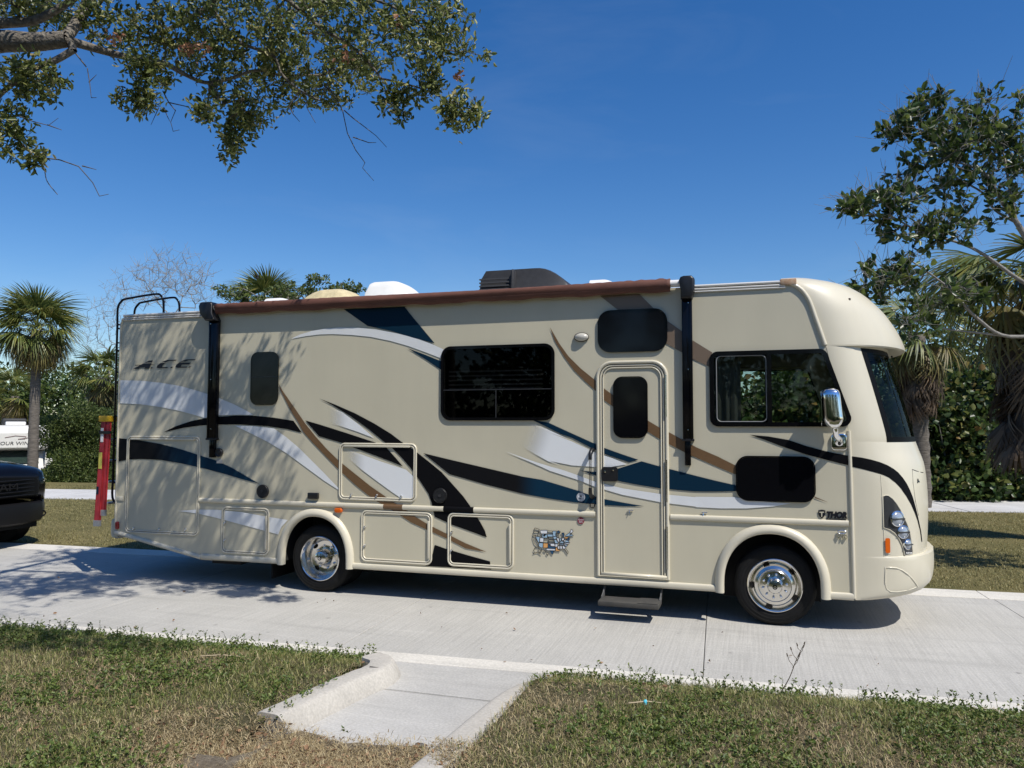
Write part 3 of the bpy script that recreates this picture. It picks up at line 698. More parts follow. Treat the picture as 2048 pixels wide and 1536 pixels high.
box(bm, -6.95, -6.5, .2, .75, .235, .36); tube(bm, [(-6.96, .25, .25), (-6.6, .3, .30)], .018, 6)
bm_obj('chassis', bm, M_under, MH)
bm = bmesh.new()
for y in (.60, WID-.60): box(bm, -.525, .47, y-.01, y+.01, .16, 1.01); box(bm, -5.74, -4.84, y+(.06 if y < 1 else -.06)-.01, y+(.06 if y < 1 else -.06)+.01, .16, 1.01)  # dark panels added behind the wheels so the arches read black
box(bm, -4.6, -.8, .9, 1.6, .20, .36)  # unseen box added to block light under the body
bm_obj('underbody_blocker', bm, M_under, MH)
# roof rails along both upper edges
for y, x0_, x1_ in ((-.012, XR+.05, W3(425, 614, -.06).x), (-.012, W3(1365, 570, -.06).x, .15), (WID+.012, XR+.05, .15)):
    rr_ = bpy.data.objects.new('roof_rail', None); link(rr_, MH)
    for z, r in ((3.505, .016), (3.472, .012), (3.447, .009)): tube_obj('bead', [(x0_, y, z), (x1_, y, z)], r, M_alu, rr_, 8)
# mouldings
def half_round(name, x0, x1, z, m, h=.030, d=.026, parent=None, y=0.0):
    bm = bmesh.new(); prof = []
    for i in range(9):
        a = -math.pi/2+math.pi*i/8; prof.append((-d*math.cos(a)**.6 if math.cos(a) > 0 else 0, h*math.sin(a)))
    A = [bm.verts.new((x0, y+p, z+q)) for p, q in prof]; B = [bm.verts.new((x1, y+p, z+q)) for p, q in prof]
    for i in range(8): bm.faces.new((A[i], A[i+1], B[i+1], B[i]))
    bm.faces.new(A); bm.faces.new(B[::-1])
    return bm_obj(name, bm, m, parent or MH, angle=60)
ZBELT = 1.067
dX0, dX1, dZ0, dZ1 = rect_px(1193, 721, 1338, 1156)
xb0 = WS(400, 1000)[0]
half_round('belt_moulding', xb0, dX0-.012, ZBELT, M_trim); half_round('belt_moulding', dX1+.012, .70, ZBELT, M_trim)
for px0, px1, m in ((888, 948, M_black), (768, 806, M_brown)):
    half_round('moulding_stripe', WS(px0, 1015)[0], WS(px1, 1018)[0], ZBELT, m, .0312, .0272)
for (x0, x1) in ((-4.80, -.545), (.495, .735), ):
    half_round('sill_moulding', x0, x1, ZB+.028, M_trim, .036, .024)
half_round('sill_moulding', b2[0], -5.79, ZB+.028, M_trim, .036, .024)
bm = bmesh.new(); tube(bm, [(XR+.005, -.0, b1[1]+.012), (b2[0]-.003, -.0, b2[1]+.022)], .032, 8); bm_obj('sill_moulding', bm, M_trim, MH, angle=50)
# wheel-arch flares
def flare(cx, a, zb, zt, name='wheel_arch'):
    pts = ellipse_arch(cx, a+.035, zb, zt+.035, ZB-.01, 26); bm = bmesh.new(); rings = []
    P = [Vector((x, 0, z)) for x, z in pts]
    for i, p in enumerate(P):
        t = (P[min(i+1, len(P)-1)]-P[max(i-1, 0)]).normalized(); nrm = Vector((t.z, 0, -t.x))
        if nrm.dot(p-Vector((cx, 0, .3))) < 0: nrm = -nrm
        prof = [(-.045, .03), (-.045, -.03), (-.03, -.05), (.0, -.052), (.03, -.036), (.048, -.012), (.05, .006)]
        rings.append([bm.verts.new(p+nrm*q+Vector((0, y, 0))) for q, y in prof])
    for a_, b_ in zip(rings, rings[1:]):
        for j in range(len(a_)-1): bm.faces.new((a_[j], a_[j+1], b_[j+1], b_[j]))
    bm.faces.new(rings[0]); bm.faces.new(rings[-1][::-1])
    return bm_obj(name, bm, M_trim, MH, angle=50)
flare(*ARF); flare(*ARR)
# ------------------------------------------------------------------ wheels
def wheel(x, y, dual, lab=None):
    wl = bpy.data.objects.new('wheel', None); link(wl, MH); wl.location = (x, y, .406); wl.empty_display_size = .1
    if lab: wl['label'] = lab
    def tire(y0):
        pr = [(.25, .03), (.262, .012), (.285, .004), (.31, 0), (.35, .0), (.375, .008), (.392, .022), (.402, .04)]
        for k in range(4):
            c = .065+.032*k; pr += [(.407, c-.012), (.407, c-.004), (.397, c-.003), (.397, c+.003), (.407, c+.004)]
        pr += [(.407, .185), (.402, .19), (.392, .208), (.36, .226), (.30, .23), (.25, .2)]
        bm = bmesh.new(); lathe(bm, [(r, h+y0) for r, h in pr], 'Y', 48)
        for j in range(3):
            rr = .305+.03*j; tube(bm, [(rr*math.cos(2*math.pi*i/48), y0-.0005, rr*math.sin(2*math.pi*i/48)) for i in range(48)], .0022, 4, closed=True)
        return bm_obj('tire', bm, M_rubber, wl, angle=40)
    tire(0)
    if dual: tire(.27)
    if not dual:
        pr = [(.25, .05), (.268, .012), (.270, -.002), (.262, -.008), (.252, -.004), (.245, .012), (.238, .034), (.226, .046), (.214, .044), (.207, .03), (.196, .012), (.178, .004), (.165, -.004), (.158, -.018), (.150, -.024), (.09, -.026), (.078, -.032), (.072, -.06), (.062, -.078), (.03, -.084), (0, -.086)]
        lug_y, lug_r, hole_r, hole_y, hub = -.026, .118, .222, .038, -.0865
    else:
        pr = [(.25, .05), (.268, .012), (.270, -.002), (.262, -.008), (.252, -.002), (.243, .02), (.232, .05), (.222, .09), (.212, .125), (.196, .142), (.150, .15), (.118, .150), (.098, .145), (.088, .12), (.084, .03), (.078, .012), (.06, .004), (0, .0)]
        lug_y, lug_r, hole_r, hole_y, hub = .148, .135, .185, .140, -.0005
    lathe_obj('rim', pr, M_steel, wl, 'Y', 56, angle=28)
    lug = None
    for i in range(10 if not dual else 8):
        a = 2*math.pi*(i+.3)/(10 if not dual else 8); c = (lug_r*math.cos(a), lug_y, lug_r*math.sin(a))
        if lug is None: lug = lathe_obj('lug_nut', [(.0135, .004), (.0135, -.012), (.011, -.02), (.006, -.025), (0, -.026)], M_chrome, wl, 'Y', 10); o = lug
        else: o = link(bpy.data.objects.new('lug_nut', lug.data), wl)
        o.location = c
    hole = None; nh = 5 if not dual else 4
    for i in range(nh):
        a = 2*math.pi*(i+.55)/nh
        if hole is None:
            bm = bmesh.new(); bm.faces.new([bm.verts.new(((.016 if not dual else .02)*math.cos(t*math.pi/8), 0, .034*math.sin(t*math.pi/8))) for t in range(16)]); hole = bm_obj('hand_hole', bm, M_blkgl, wl); o = hole
        else: o = link(bpy.data.objects.new('hand_hole', hole.data), wl)
        o.location = (hole_r*math.cos(a), hole_y-.006, hole_r*math.sin(a)); o.rotation_euler.y = -a
    lathe_obj('hub_badge', [(.024, .002), (.024, -.003), (0, -.003)], M_blkgl, wl, 'Y', 20, (0, hub-.002, 0))
    bm = bmesh.new()
    for M in (Matrix.Rotation(R_(45), 4, 'Y'),):
        plate(bm, [(M @ Vector((x_, 0, z_))).xz[:] for x_, z_ in ((-.012, -.012), (.012, -.012), (.012, .012), (-.012, .012))],
              [[(M @ Vector((x_, 0, z_))).xz[:] for x_, z_ in ((-.006, .006), (.006, .006), (.006, -.006), (-.006, -.006))]], hub-.0075, hub-.004)
    bm_obj('hub_mark', bm, M_chrome, wl)
    return wl
wheel(0, .055, False, 'front wheel with domed polished cover'); wheel(-5.263, .04, True, 'dual rear wheel with deep dished polished cover')
def far_wheel(x):
    wl = bpy.data.objects.new('wheel', None); link(wl, MH); wl.location = (x, WID-.06, .406); wl.rotation_euler.z = math.pi
    lathe_obj('tire', [(.25, .03), (.31, 0), (.36, .0), (.392, .022), (.407, .05), (.407, .185), (.392, .208), (.30, .23), (.25, .2)], M_rubber, wl, 'Y', 40)
    lathe_obj('rim', [(.268, .01), (.25, 0), (.23, .04), (.15, .02), (0, -.03)], M_steel, wl, 'Y', 40)
    return wl
far_wheel(0); far_wheel(-5.263); w4 = far_wheel(-5.263); w4.location.y = WID-.33
# mud flap
f0 = WS(549, 1128, .1); bm = bmesh.new(); box(bm, f0[0]-.015, f0[0]+.0, .06, .55, .12, .42); bm_obj('mud_flap', bm, M_rubber, MH)

# ------------------------------------------------------------------ printed swooshes (vinyl on the side)
def smooth_poly(px, n=3): return px
dc = lambda nm, pts, m, Y=-.0055, lab=None: decal(nm, pts, m, MH, Y, label=lab)
dc('swoosh', zp(1, (240, 868), (400, 872), (560, 888), (720, 915), (860, 955), (1000, 1000), (1130, 1055), (1220, 1100), (1292, 1142), (1150, 1140), (1050, 1143), (975, 1150), (905, 1165), (820, 1140), (700, 1108), (560, 1080), (400, 1058), (240, 1050)), M_white, lab='broad white band at the rear')
dc('swoosh', zp(1, (580, 1278), (680, 1230), (800, 1190), (905, 1168), (1000, 1157), (1150, 1146), (1300, 1148), (1450, 1163), (1605, 1188), (1672, 1282), (1550, 1252), (1400, 1230), (1200, 1217), (1000, 1217), (870, 1225), (740, 1243)), M_black, -.006, 'black arc over the rear wheel')
dc('swoosh', zp(4, (-114, 82), (0, 115), (200, 178), (430, 254), (520, 292), (600, 380), (655, 445), (560, 405), (400, 345), (250, 290), (185, 262), (0, 208), (-7, 205)), M_black, -.006)
dc('swoosh', zp(4, (-4, -91), (120, -43), (280, 27), (430, 107), (560, 187), (645, 252), (760, 330), (850, 400), (960, 490), (1050, 590), (1130, 680), (1180, 750), (1220, 815), (1262, 880), (1300, 950), (1315, 1003), (1200, 960), (1040, 903), (905, 840), (893, 790), (882, 735), (855, 660), (790, 560), (710, 450), (640, 370), (570, 300), (515, 258), (380, 147), (240, 47), (100, -38)), M_black, -.006, 'long black curve down to the sill')
dc('swoosh', zp(4, (905, 1062), (1000, 1095), (1170, 1145), (1340, 1192), (1344, 1226), (1350, 1257), (833, 1228), (870, 1180), (890, 1130)), M_black, -.006)
dc('swoosh', zp(2, (1492, -203), (1520, -150), (1560, -93), (1625, 0), (1700, 110), (1780, 210), (1870, 310), (1962, 400)) + zp(4, (300, 520), (400, 600), (515, 680), (600, 738), (690, 795), (760, 845), (860, 905), (1000, 975), (1150, 1050), (1315, 1118), (1150, 1090), (1000, 1012), (860, 950), (720, 885), (620, 820), (570, 790), (450, 718), (390, 678), (280, 590), (150, 470)) + zp(2, (1850, 355), (1750, 250), (1680, 170), (1640, 95), (1580, 0), (1530, -100), (1500, -160)), M_brown, -.0065, 'brown curve crossing the hatches')
dc('swoosh', zp(2, (1140, 122), (1300, 128), (1450, 145), (1550, 215), (1650, 300), (1750, 400), (1850, 500), (1962, 618), (1957, 628), (1850, 560), (1700, 450), (1550, 340), (1400, 250), (1250, 175)), M_white, -.0055)
x0 = WS(300, 900)[0]; x1 = WS(385, 915)[0]
dc('swoosh', zp(2, (232, 222), (400, 240), (560, 268), (720, 310), (860, 355), (1000, 400), (1120, 455), (1230, 520), (1335, 580), (1200, 545), (1050, 500), (900, 460), (720, 420), (560, 393), (400, 385), (300, 390), (228, 405)), fademat('black_to_navy', (.008, .008, .009), (.005, .028, .056), x0, x1), -.006, 'dark rear wedge fading to navy')
dc('swoosh', zp(2, (695, 795), (850, 783), (1000, 785), (1200, 805), (1400, 840), (1560, 866), (1510, 920), (1485, 980), (1300, 930), (1150, 890), (1000, 850), (850, 815)), M_white, -.0055)
dc('swoosh', zp(3, (-226, 543), (-160, 510), (-60, 480), (40, 462), (150, 452), (300, 455), (450, 470), (600, 498), (750, 535), (880, 583), (990, 632), (975, 704), (850, 655), (700, 600), (560, 560), (400, 527), (250, 512), (100, 505), (0, 508), (-100, 520)), M_white, -.0055, 'upper white arc behind the window')
dc('swoosh', zp(3, (190, 310), (668, 290), (730, 370), (790, 440), (905, 578), (740, 535), (560, 480), (375, 440)), M_navy, -.006, 'navy block below the awning')
dc('swoosh', zp(3, (690, 615), (830, 668), (975, 727), (975, 800), (850, 715)), M_navy, -.006)
wa0 = WS(655, 850)[0]; wa1 = WS(700, 850)[0]
dc('swoosh', zp(3, (0, 1070), (90, 1085), (180, 1120), (310, 1220), (430, 1325), (300, 1275), (150, 1225), (0, 1190), (-60, 1150)), fademat('white_fade_a', (1, 1, 1), (.74, .75, .745), wa0, wa1, True), -.0058)
dc('swoosh', zp(4, (175, 295), (330, 350), (480, 405), (680, 470), (745, 530), (745, 695), (640, 695), (560, 640), (450, 560), (330, 470), (215, 370)), fademat('white_fade_b', (1, 1, 1), (.74, .75, .745), WS(690, 900)[0], WS(735, 900)[0], True), -.0058)
xo0 = WS(1030, 970)[0]; xo1 = WS(1080, 970)[0]
dc('swoosh', zp(4, (815, 340), (1000, 385), (1300, 455), (1600, 525), (1750, 550), (1900, 595), (2048, 640)) + zp(6, (200, 556), (310, 590), (355, 605), (500, 632), (645, 657), (500, 656), (310, 645), (150, 628), (0, 605)) + zp(4, (1600, 660), (1300, 585), (1020, 505)), fademat('black_to_navy_b', (.008, .008, .009), (.005, .028, .056), xo0, xo1), -.006, 'long dark swoosh fading to navy toward the door')
dc('swoosh', zp(4, (1670, 77), (1800, 100), (1950, 165)) + zp(6, (0, 92), (150, 160), (310, 232), (355, 253), (500, 305), (605, 340), (540, 357), (400, 310), (310, 272), (150, 190), (0, 140)) + zp(4, (1900, 190), (1780, 130)), M_navy, -.006)
dc('swoosh', zp(4, (1640, 95), (1700, 115), (1800, 155), (1950, 225)) + zp(6, (0, 155), (150, 215), (310, 290), (430, 330), (525, 370), (420, 388), (300, 388), (150, 378), (0, 348)) + zp(4, (1900, 435), (1800, 405), (1700, 350), (1600, 290), (1560, 200)), fademat('white_fade_c', (1, 1, 1), (.74, .75, .745), WS(1040, 880)[0]-.35*1.85, WS(1105, 880)[0]-.35*1.85, True, zslope=-.35), -.0058)
dc('swoosh', zp(4, (1460, 325), (1700, 410), (1900, 470)) + zp(6, (0, 380), (150, 430), (310, 490), (500, 535), (770, 575), (1000, 595)) + zp(8, (0, 435), (300, 438), (500, 470), (740, 487), (600, 510), (400, 525), (200, 525), (0, 515)) + zp(6, (1000, 660), (770, 632), (500, 580), (310, 525), (200, 480), (0, 415)) + zp(4, (1750, 450)), M_white, -.0062, 'long white swoosh across the door')
dc('swoosh', zp(6, (445, 400), (465, 400), (625, 350), (760, 388), (1000, 450), (1200, 500)) + zp(8, (150, 310), (330, 352), (330, 392), (150, 396), (0, 395)) + zp(6, (770, 537), (600, 510), (445, 480)), M_navy, -.0066, 'navy blade across the door')
dc('swoosh', zp(6, (205, 412), (350, 428), (350, 462), (300, 442)), M_navy, -.006)
dc('swoosh', zp(5, (0, 615), (100, 790), (200, 930), (330, 1060), (490, 1190), (555, 1258), (690, 1355)) + zp(6, (668, 72), (765, 130), (818, 155), (1000, 255), (1150, 320), (1265, 380)) + zp(8, (150, 115), (320, 200), (320, 268), (150, 195), (0, 130)) + zp(6, (950, 305), (818, 235), (765, 208), (668, 148)) + zp(5, (690, 1480), (555, 1380), (490, 1300), (380, 1200), (260, 1080), (150, 930), (50, 760)), M_brown, -.006, 'brown diagonal across the door')
dc('swoosh', zp(8, (915, 432), (1027, 480), (920, 447)), M_taupe, -.006)
dc('swoosh', zp(5, (540, 280), (965, 262), (1120, 415), (1265, 550), (1430, 665), (1540, 760), (1750, 890), (1720, 950), (1720, 1045), (1540, 960), (1430, 895), (1265, 800), (740, 437)), M_taupe, -.006, 'taupe bar running down to the cab window')
dc('swoosh', zp(8, (420, -40), (560, -28), (720, 0), (850, 45), (1000, 85), (1192, 124), (1192, 198), (1000, 150), (850, 110), (700, 60), (540, 0)), M_black, -.006, 'black swoosh below the cab window')

# ------------------------------------------------------------------ windows
def window(px, r, m=M_blkgl, depth=.022, lab=None, parts=True, hole=False):
    x0, x1, z0, z1 = rect_px(*px); P = rrect(x0, x1, z0, z1, r, 8)
    win = bpy.data.objects.new('window', None); link(win, MH)
    if lab: win['label'] = lab
    if hole:
        plate_obj('window_frame', P, [rrect(x0+.035, x1-.035, z0+.035, z1-.035, r-.035, 8)[::-1]], -depth, -.0085, M_blkgl, win)
        plate_obj('pane', rrect(x0+.03, x1-.03, z0+.03, z1-.03, r-.03, 8), [], -depth+.003, -.010, M_glassd, win)
    else:
        plate_obj('window_frame', P, [rrect(x0+.012, x1-.012, z0+.012, z1-.012, r-.012, 8)[::-1]], -depth, -.0085, M_blkgl, win)
        plate_obj('pane', rrect(x0+.0125, x1-.0125, z0+.0125, z1-.0125, r-.0125, 8), [], -depth+.003, -.009, M_blkgl, win)
    return win, (x0, x1, z0, z1)
M_seamline = mat('window_seam', (.03, .03, .032), .4)
w_, q = window((503, 704, 558, 810), .10, lab='narrow window near the rear')
zz = WS(530, 754)[1]; box_obj('mullion', q[0]+.012, q[1]-.012, -.0225, -.018, zz-.004, zz+.004, M_seamline, w_)
w_, q = window((883, 690, 1110, 841), .12, hole=True, lab='largest side window with a blind behind its glass')
zz = WS(1000, 779)[1]; box_obj('mullion', q[0]+.035, q[1]-.035, -.0225, -.012, zz-.005, zz+.005, M_seamline, w_)
xx = WS(993, 800)[0]; box_obj('mullion', xx-.005, xx+.005, -.0225, -.012, q[2]+.035, zz-.005, M_seamline, w_)
M_blind = mat('blind_slat', (.8, .79, .75), .6)
for y in (741, 750, 759, 768, 776):
    z = WS(1000, y)[1]
    box_obj('blind_slat', q[0]+.07, WS(1083, 760)[0], .047, .052, z-.010, z+.010, M_blind, w_)
box_obj('dark_backing', q[0]-.1, q[1]+.1, .30, .31, q[2]-.1, q[3]+.1, M_int, w_)  # dark plate added behind the blind, standing in for the unlit room
window((1196, 619, 1335, 704), .14, lab='window above the entry door'); window((1472, 912, 1631, 1003), .12, lab='dark lower window behind the front wheel arch')
# cab window: frame, sliding half, see-through glass
cw = bpy.data.objects.new('cab_window', None); link(cw, MH)
plate_obj('window_frame', cabP, [cab_window(.045)[0][::-1]], -.024, -.0085, M_blkgl, cw)
plate_obj('pane', cab_window(.04)[0], [], -.012, -.009, M_glass, cw)
mx_ = WS(1539, 780)[0]; box_obj('mullion', mx_-.022, mx_+.022, -.026, -.007, cwz0+.03, cwz1-.03, M_blkgl, cw)
sl = rrect(cwx0+.07, mx_-.03, cwz0+.05, cwz1-.05, .05); tube_obj('slider_bead', [(x, -.013, z) for x, z in sl], .006, mat('grey_bead', (.22, .22, .21), .5), cw, 6, closed=True)
fw = bpy.data.objects.new('cab_window', None); link(fw, MH)
plate_obj('window_frame', cabP, [cab_window(.045)[0][::-1]], WID+.0085, WID+.024, M_blkgl, fw)
plate_obj('pane', cab_window(.04)[0], [], WID+.009, WID+.012, M_glass, fw)
box_obj('mullion', mx_-.022, mx_+.022, WID+.007, WID+.026, cwz0+.03, cwz1-.03, M_blkgl, fw)
# cab interior
box_obj('cab_dark_panel', -1.0, -.96, .05, WID-.05, 1.07, 3.48, M_int, MH); box_obj('cab_ceiling', -.95, .40, .06, WID-.06, 2.80, 2.83, M_int, MH)  # dark rear panel added, unseen, to block the open interior behind the cab
for y in (.62, 1.88):
    s = bpy.data.objects.new('seat', None); link(s, MH); s.location = (-.35, y, 1.07)
    bm = bmesh.new(); box(bm, -.28, .26, -.27, .27, .30, .50, .05); bm_obj('cushion', bm, M_seat, s, angle=45)
    bm = bmesh.new(); box(bm, -.07, .07, -.26, .26, 0, .72, .05, Matrix.Translation((-.28, 0, .46)) @ Matrix.Rotation(R_(-12), 4, 'Y')); bm_obj('backrest', bm, M_seat, s, angle=45)
    bm = bmesh.new(); box(bm, -.05, .05, -.13, .13, 0, .20, .04, Matrix.Translation((-.44, 0, 1.20)) @ Matrix.Rotation(R_(-10), 4, 'Y')); bm_obj('headrest', bm, M_seat, s, angle=45)
    box_obj('pedestal', -.2, .18, -.2, .2, 0, .31, M_int, s)
box_obj('dashboard', .55, .92, .32, WID-.32, 1.35, 1.78, M_int, MH, .06)
bm = bmesh.new()
tube(bm, [(.38+.0*i, 1.88+.22*math.cos(2*math.pi*i/24), 1.86+.22*math.sin(2*math.pi*i/24)) for i in range(24)], .015, 6, closed=True); tube(bm, [(.4, 1.88, 1.86), (.75, 1.88, 1.65)], .025, 6)
bm_obj('steering_wheel', bm, M_blk, MH, smooth=True)
bm = bmesh.new(); cxs = [(-.93+.025*i, .13+.02*math.sin(i*1.9)) for i in range(26)]
A = [bm.verts.new((x, y, 1.9)) for x, y in cxs]; B = [bm.verts.new((x, y, 2.78)) for x, y in cxs]
for i in range(25): bm.faces.new((A[i], A[i+1], B[i+1], B[i]))
bm_obj('curtain', bm, mat('curtain_cloth', (.08, .08, .072), .9), MH, smooth=True)

# ------------------------------------------------------------------ hatches, door
def hatch(px, hinge='top', lat=(), lab=None, proud=.004):
    x0, x1, z0, z1 = rect_px(*px); h = bpy.data.objects.new('compartment_door', None); link(h, MH)
    if lab: h['label'] = lab
    i = .022
    tube_obj('frame', [(x, -.004, z) for x, z in rrect(x0+.012, x1-.012, z0+.012, z1-.012, .065, 6)], .0125, M_trim, h, 8, closed=True)
    tube_obj('frame', [(x, -.005, z) for x, z in rrect(x0+.036, x1-.036, z0+.036, z1-.036, .045, 6)], .009, M_trim, h, 8, closed=True)
    tube_obj('gasket', [(x, -.0062, z) for x, z in rrect(x0+.0245, x1-.0245, z0+.0245, z1-.0245, .055, 6)], .0042, M_gasket, h, 6, closed=True)
    if hinge == 'top': box_obj('hinge', x0+.07, x1-.09, -.022, -.004, z1-.052, z1-.026, M_trim, h, .006)
    else: box_obj('hinge', x1-.055, x1-.028, -.026, -.004, z0+.08, z1-.10, M_trim, h, .006)
    for lx, ly in lat:
        X, Z = WS(lx, ly); bm = bmesh.new()
        lathe(bm, [(.013, 0), (.013, -.02), (.009, -.026), (0, -.028)], 'Y', 12, (X, -.004, Z)); tube(bm, [(X, -.02, Z), (X-.012, -.026, Z-.018)], .005, 6)
        bm_obj('latch', bm, M_chrome, h, angle=40)
    return h
hatch((252, 872, 400, 1069), 'top', [(269, 1056), (320, 1058), (373, 1058)], 'tall rear compartment door')
hatch((443, 1014, 539, 1109), 'side', [(451, 1045), (451, 1079)])
hatch((678, 886, 834, 1002), 'top', [(704, 989), (755, 990), (804, 992)], 'compartment door above the belt moulding')
hatch((722, 1022, 865, 1127), 'side', [(731, 1053), (731, 1090)]); hatch((895, 1027, 1028, 1136), 'side', [(905, 1063), (905, 1099)])
dr = bpy.data.objects.new('entry_door', None); link(dr, MH)
def door_path(i, r):
    P = rrect(dX0+i, dX1-i, dZ0+i*.6, dZ1-i, r, 8); k = 9
    return [(dX1-i, dZ0+i*.6)] + P[k:k*3] + [(dX0+i, dZ0+i*.6)]
for i, r, rad in ((.018, .16, .020), (.052, .13, .010), (.078, .11, .008)):
    tube_obj('door_frame', [(x, -.008, z) for x, z in door_path(i, r)], rad, M_trim, dr, 8, closed=True)
for i in (.037, .065): tube_obj('gasket', [(x, -.0065, z) for x, z in door_path(i, .14)], .005, M_gasket, dr, 6, closed=True)
bm = bmesh.new(); tube(bm, [(dX0+.05, -.012, dZ0+.03), (dX1-.03, -.012, dZ0+.03)], .018, 8); bm_obj('threshold', bm, M_trim, dr, smooth=True)
x0, x1, z0, z1 = rect_px(1227, 753, 1296, 876)
plate_obj('window_frame', rrect(x0, x1, z0, z1, .1, 8), [rrect(x0+.012, x1-.012, z0+.012, z1-.012, .09, 8)[::-1]], -.022, -.0085, M_blkgl, dr)
plate_obj('pane', rrect(x0+.0125, x1-.0125, z0+.0125, z1-.0125, .088, 8), [], -.018, -.009, M_blkgl, dr)
a, b = zp(6, (355, 388), (465, 486)); x0, x1, z0, z1 = rect_px(*a, *b)
lk = plate_obj('lock', rrect(x0, x1, z0, z1, .03, 5), [], -.028, -.0085, M_blk, dr)
bm = bmesh.new()
for q in zp(6, (380, 420), (435, 408)): X, Z = WS(*q); lathe(bm, [(.012, 0), (.012, -.006), (0, -.007)], 'Y', 10, (X, -.029, Z))
bm_obj('key_cylinder', bm, M_chrome, lk)
for zc in (2.35, 1.45, .75): tube_obj('hinge', [(dX1-.022, -.028, zc-.22), (dX1-.022, -.028, zc+.22)], .009, M_steel, dr, 8)
for q in zp(6, (552, 684)) + zp(6, (1055, 700)):
    X, Z = WS(*q); bm = bmesh.new(); box(bm, X-.03, X+.03, -.02, -.006, Z-.005, Z+.006, .003); tube(bm, [(X-.01, -.012, Z), (X-.014, -.02, Z-.03)], .004, 6); bm_obj('door_catch', bm, M_chrome, MH)
# grab handle by the door
gh = bpy.data.objects.new('grab_handle', None); link(gh, MH)
(gx, gz1), (gx2, gz0) = WS(*zp(6, (284, 290))[0]), WS(*zp(6, (288, 575))[0])
gx -= .0
tube_obj('bar', [(gx, -.075, gz0+.02), (gx, -.075, gz1-.02)], .014, glassmat('handle_acrylic', (.75, .75, .75), .9), gh, 10)
for z, s in ((gz1, -1), (gz0, 1)):
    tube_obj('bracket', [(gx, -.075, z+s*.075), (gx, -.078, z+s*.02), (gx+.004, -.05, z-s*.015), (gx+.01, -.003, z-s*.03)], [.019, .021, .022, .026], M_blk, gh, 10)
# entry step
st = bpy.data.objects.new('entry_step', None); link(st, MH)
sx0 = W3(1196, 1215, -.27).x; sx1 = W3(1318, 1222, -.27).x
bm = bmesh.new(); box(bm, sx0, sx1, -.29, -.02, .155, .205, .008); box(bm, sx1-.22, sx1-.012, -.285, -.03, .206, .212); bm_obj('tread', bm, M_step, st, angle=40)
for x in (sx0+.01, sx1-.01):
    bm = bmesh.new(); plate(bm, [(0, .15), (.13, .19), (.26, .30), (.23, .34), (.10, .25), (0, .22)], [], -.006, .006)
    bmesh.ops.transform(bm, matrix=Matrix.Translation((x, -.12, 0)) @ Matrix.Rotation(R_(90), 4, 'Z'), verts=bm.verts); bm_obj('bracket', bm, mat('step_bracket', (.16, .16, .155), .6, .3, var=.4, vs=14), st)
    tube_obj('hanger', [(x, .05, .32), (x, .09, .45)], .012, M_under, st, 6)
# ------------------------------------------------------------------ awning
aw = bpy.data.objects.new('awning', None); link(aw, MH)
zA = (W3(432, 614, -.06).z + W3(1338, 570, -.06).z)/2
xa0 = W3(434, 614, -.06).x; xa1 = W3(1341, 570, -.06).x
bm = bmesh.new(); rings = []; NS = 150
for i in range(NS+1):
    f = i/NS; x = xa0+(xa1-xa0)*f; ring = []
    e = max(math.exp(-f*9), math.exp(-(1-f)*7))
    sag = -.012*math.sin(math.pi*f)*.6
    for j in range(14):
        a = 2*math.pi*j/14
        r = .054+.004*math.sin(3*a+f*9) + e*.006*math.sin(x*55+a*3) + e*.004*math.sin(x*130-a*2) + .0012*math.sin(x*40+a*5)
        ring.append(bm.verts.new((x, -.062+r*math.cos(a), zA+sag+r*math.sin(a))))
    rings.append(ring)
for a_, b_ in zip(rings, rings[1:]):
    for j in range(14): bm.faces.new((a_[j], a_[(j+1) % 14], b_[(j+1) % 14], b_[j]))
bm.faces.new(rings[0]); bm.faces.new(rings[-1][::-1])
bm_obj('roll', bm, M_awn, aw, smooth=True)
bm = bmesh.new(); cs = []
for i in range(NS+1):
    f = i/NS; x = xa0+(xa1-xa0)*f; sag = -.008*math.sin(math.pi*f); wv = .006*math.sin(x*7.3)+.004*math.sin(x*17)
    cs.append([bm.verts.new((x, -.105, zA-.03+sag)), bm.verts.new((x, -.098, zA-.062+sag)), bm.verts.new((x, -.07, zA-.085+sag+wv))])
for a_, b_ in zip(cs, cs[1:]):
    for j in range(2): bm.faces.new((a_[j], a_[j+1], b_[j+1], b_[j]))
bm_obj('valance', bm, M_awn, aw, smooth=True)
tube_obj('roller_tube', [(xa0-.05, -.062, zA), (xa1+.11, -.062, zA)], .038, M_wplast, aw, 14)
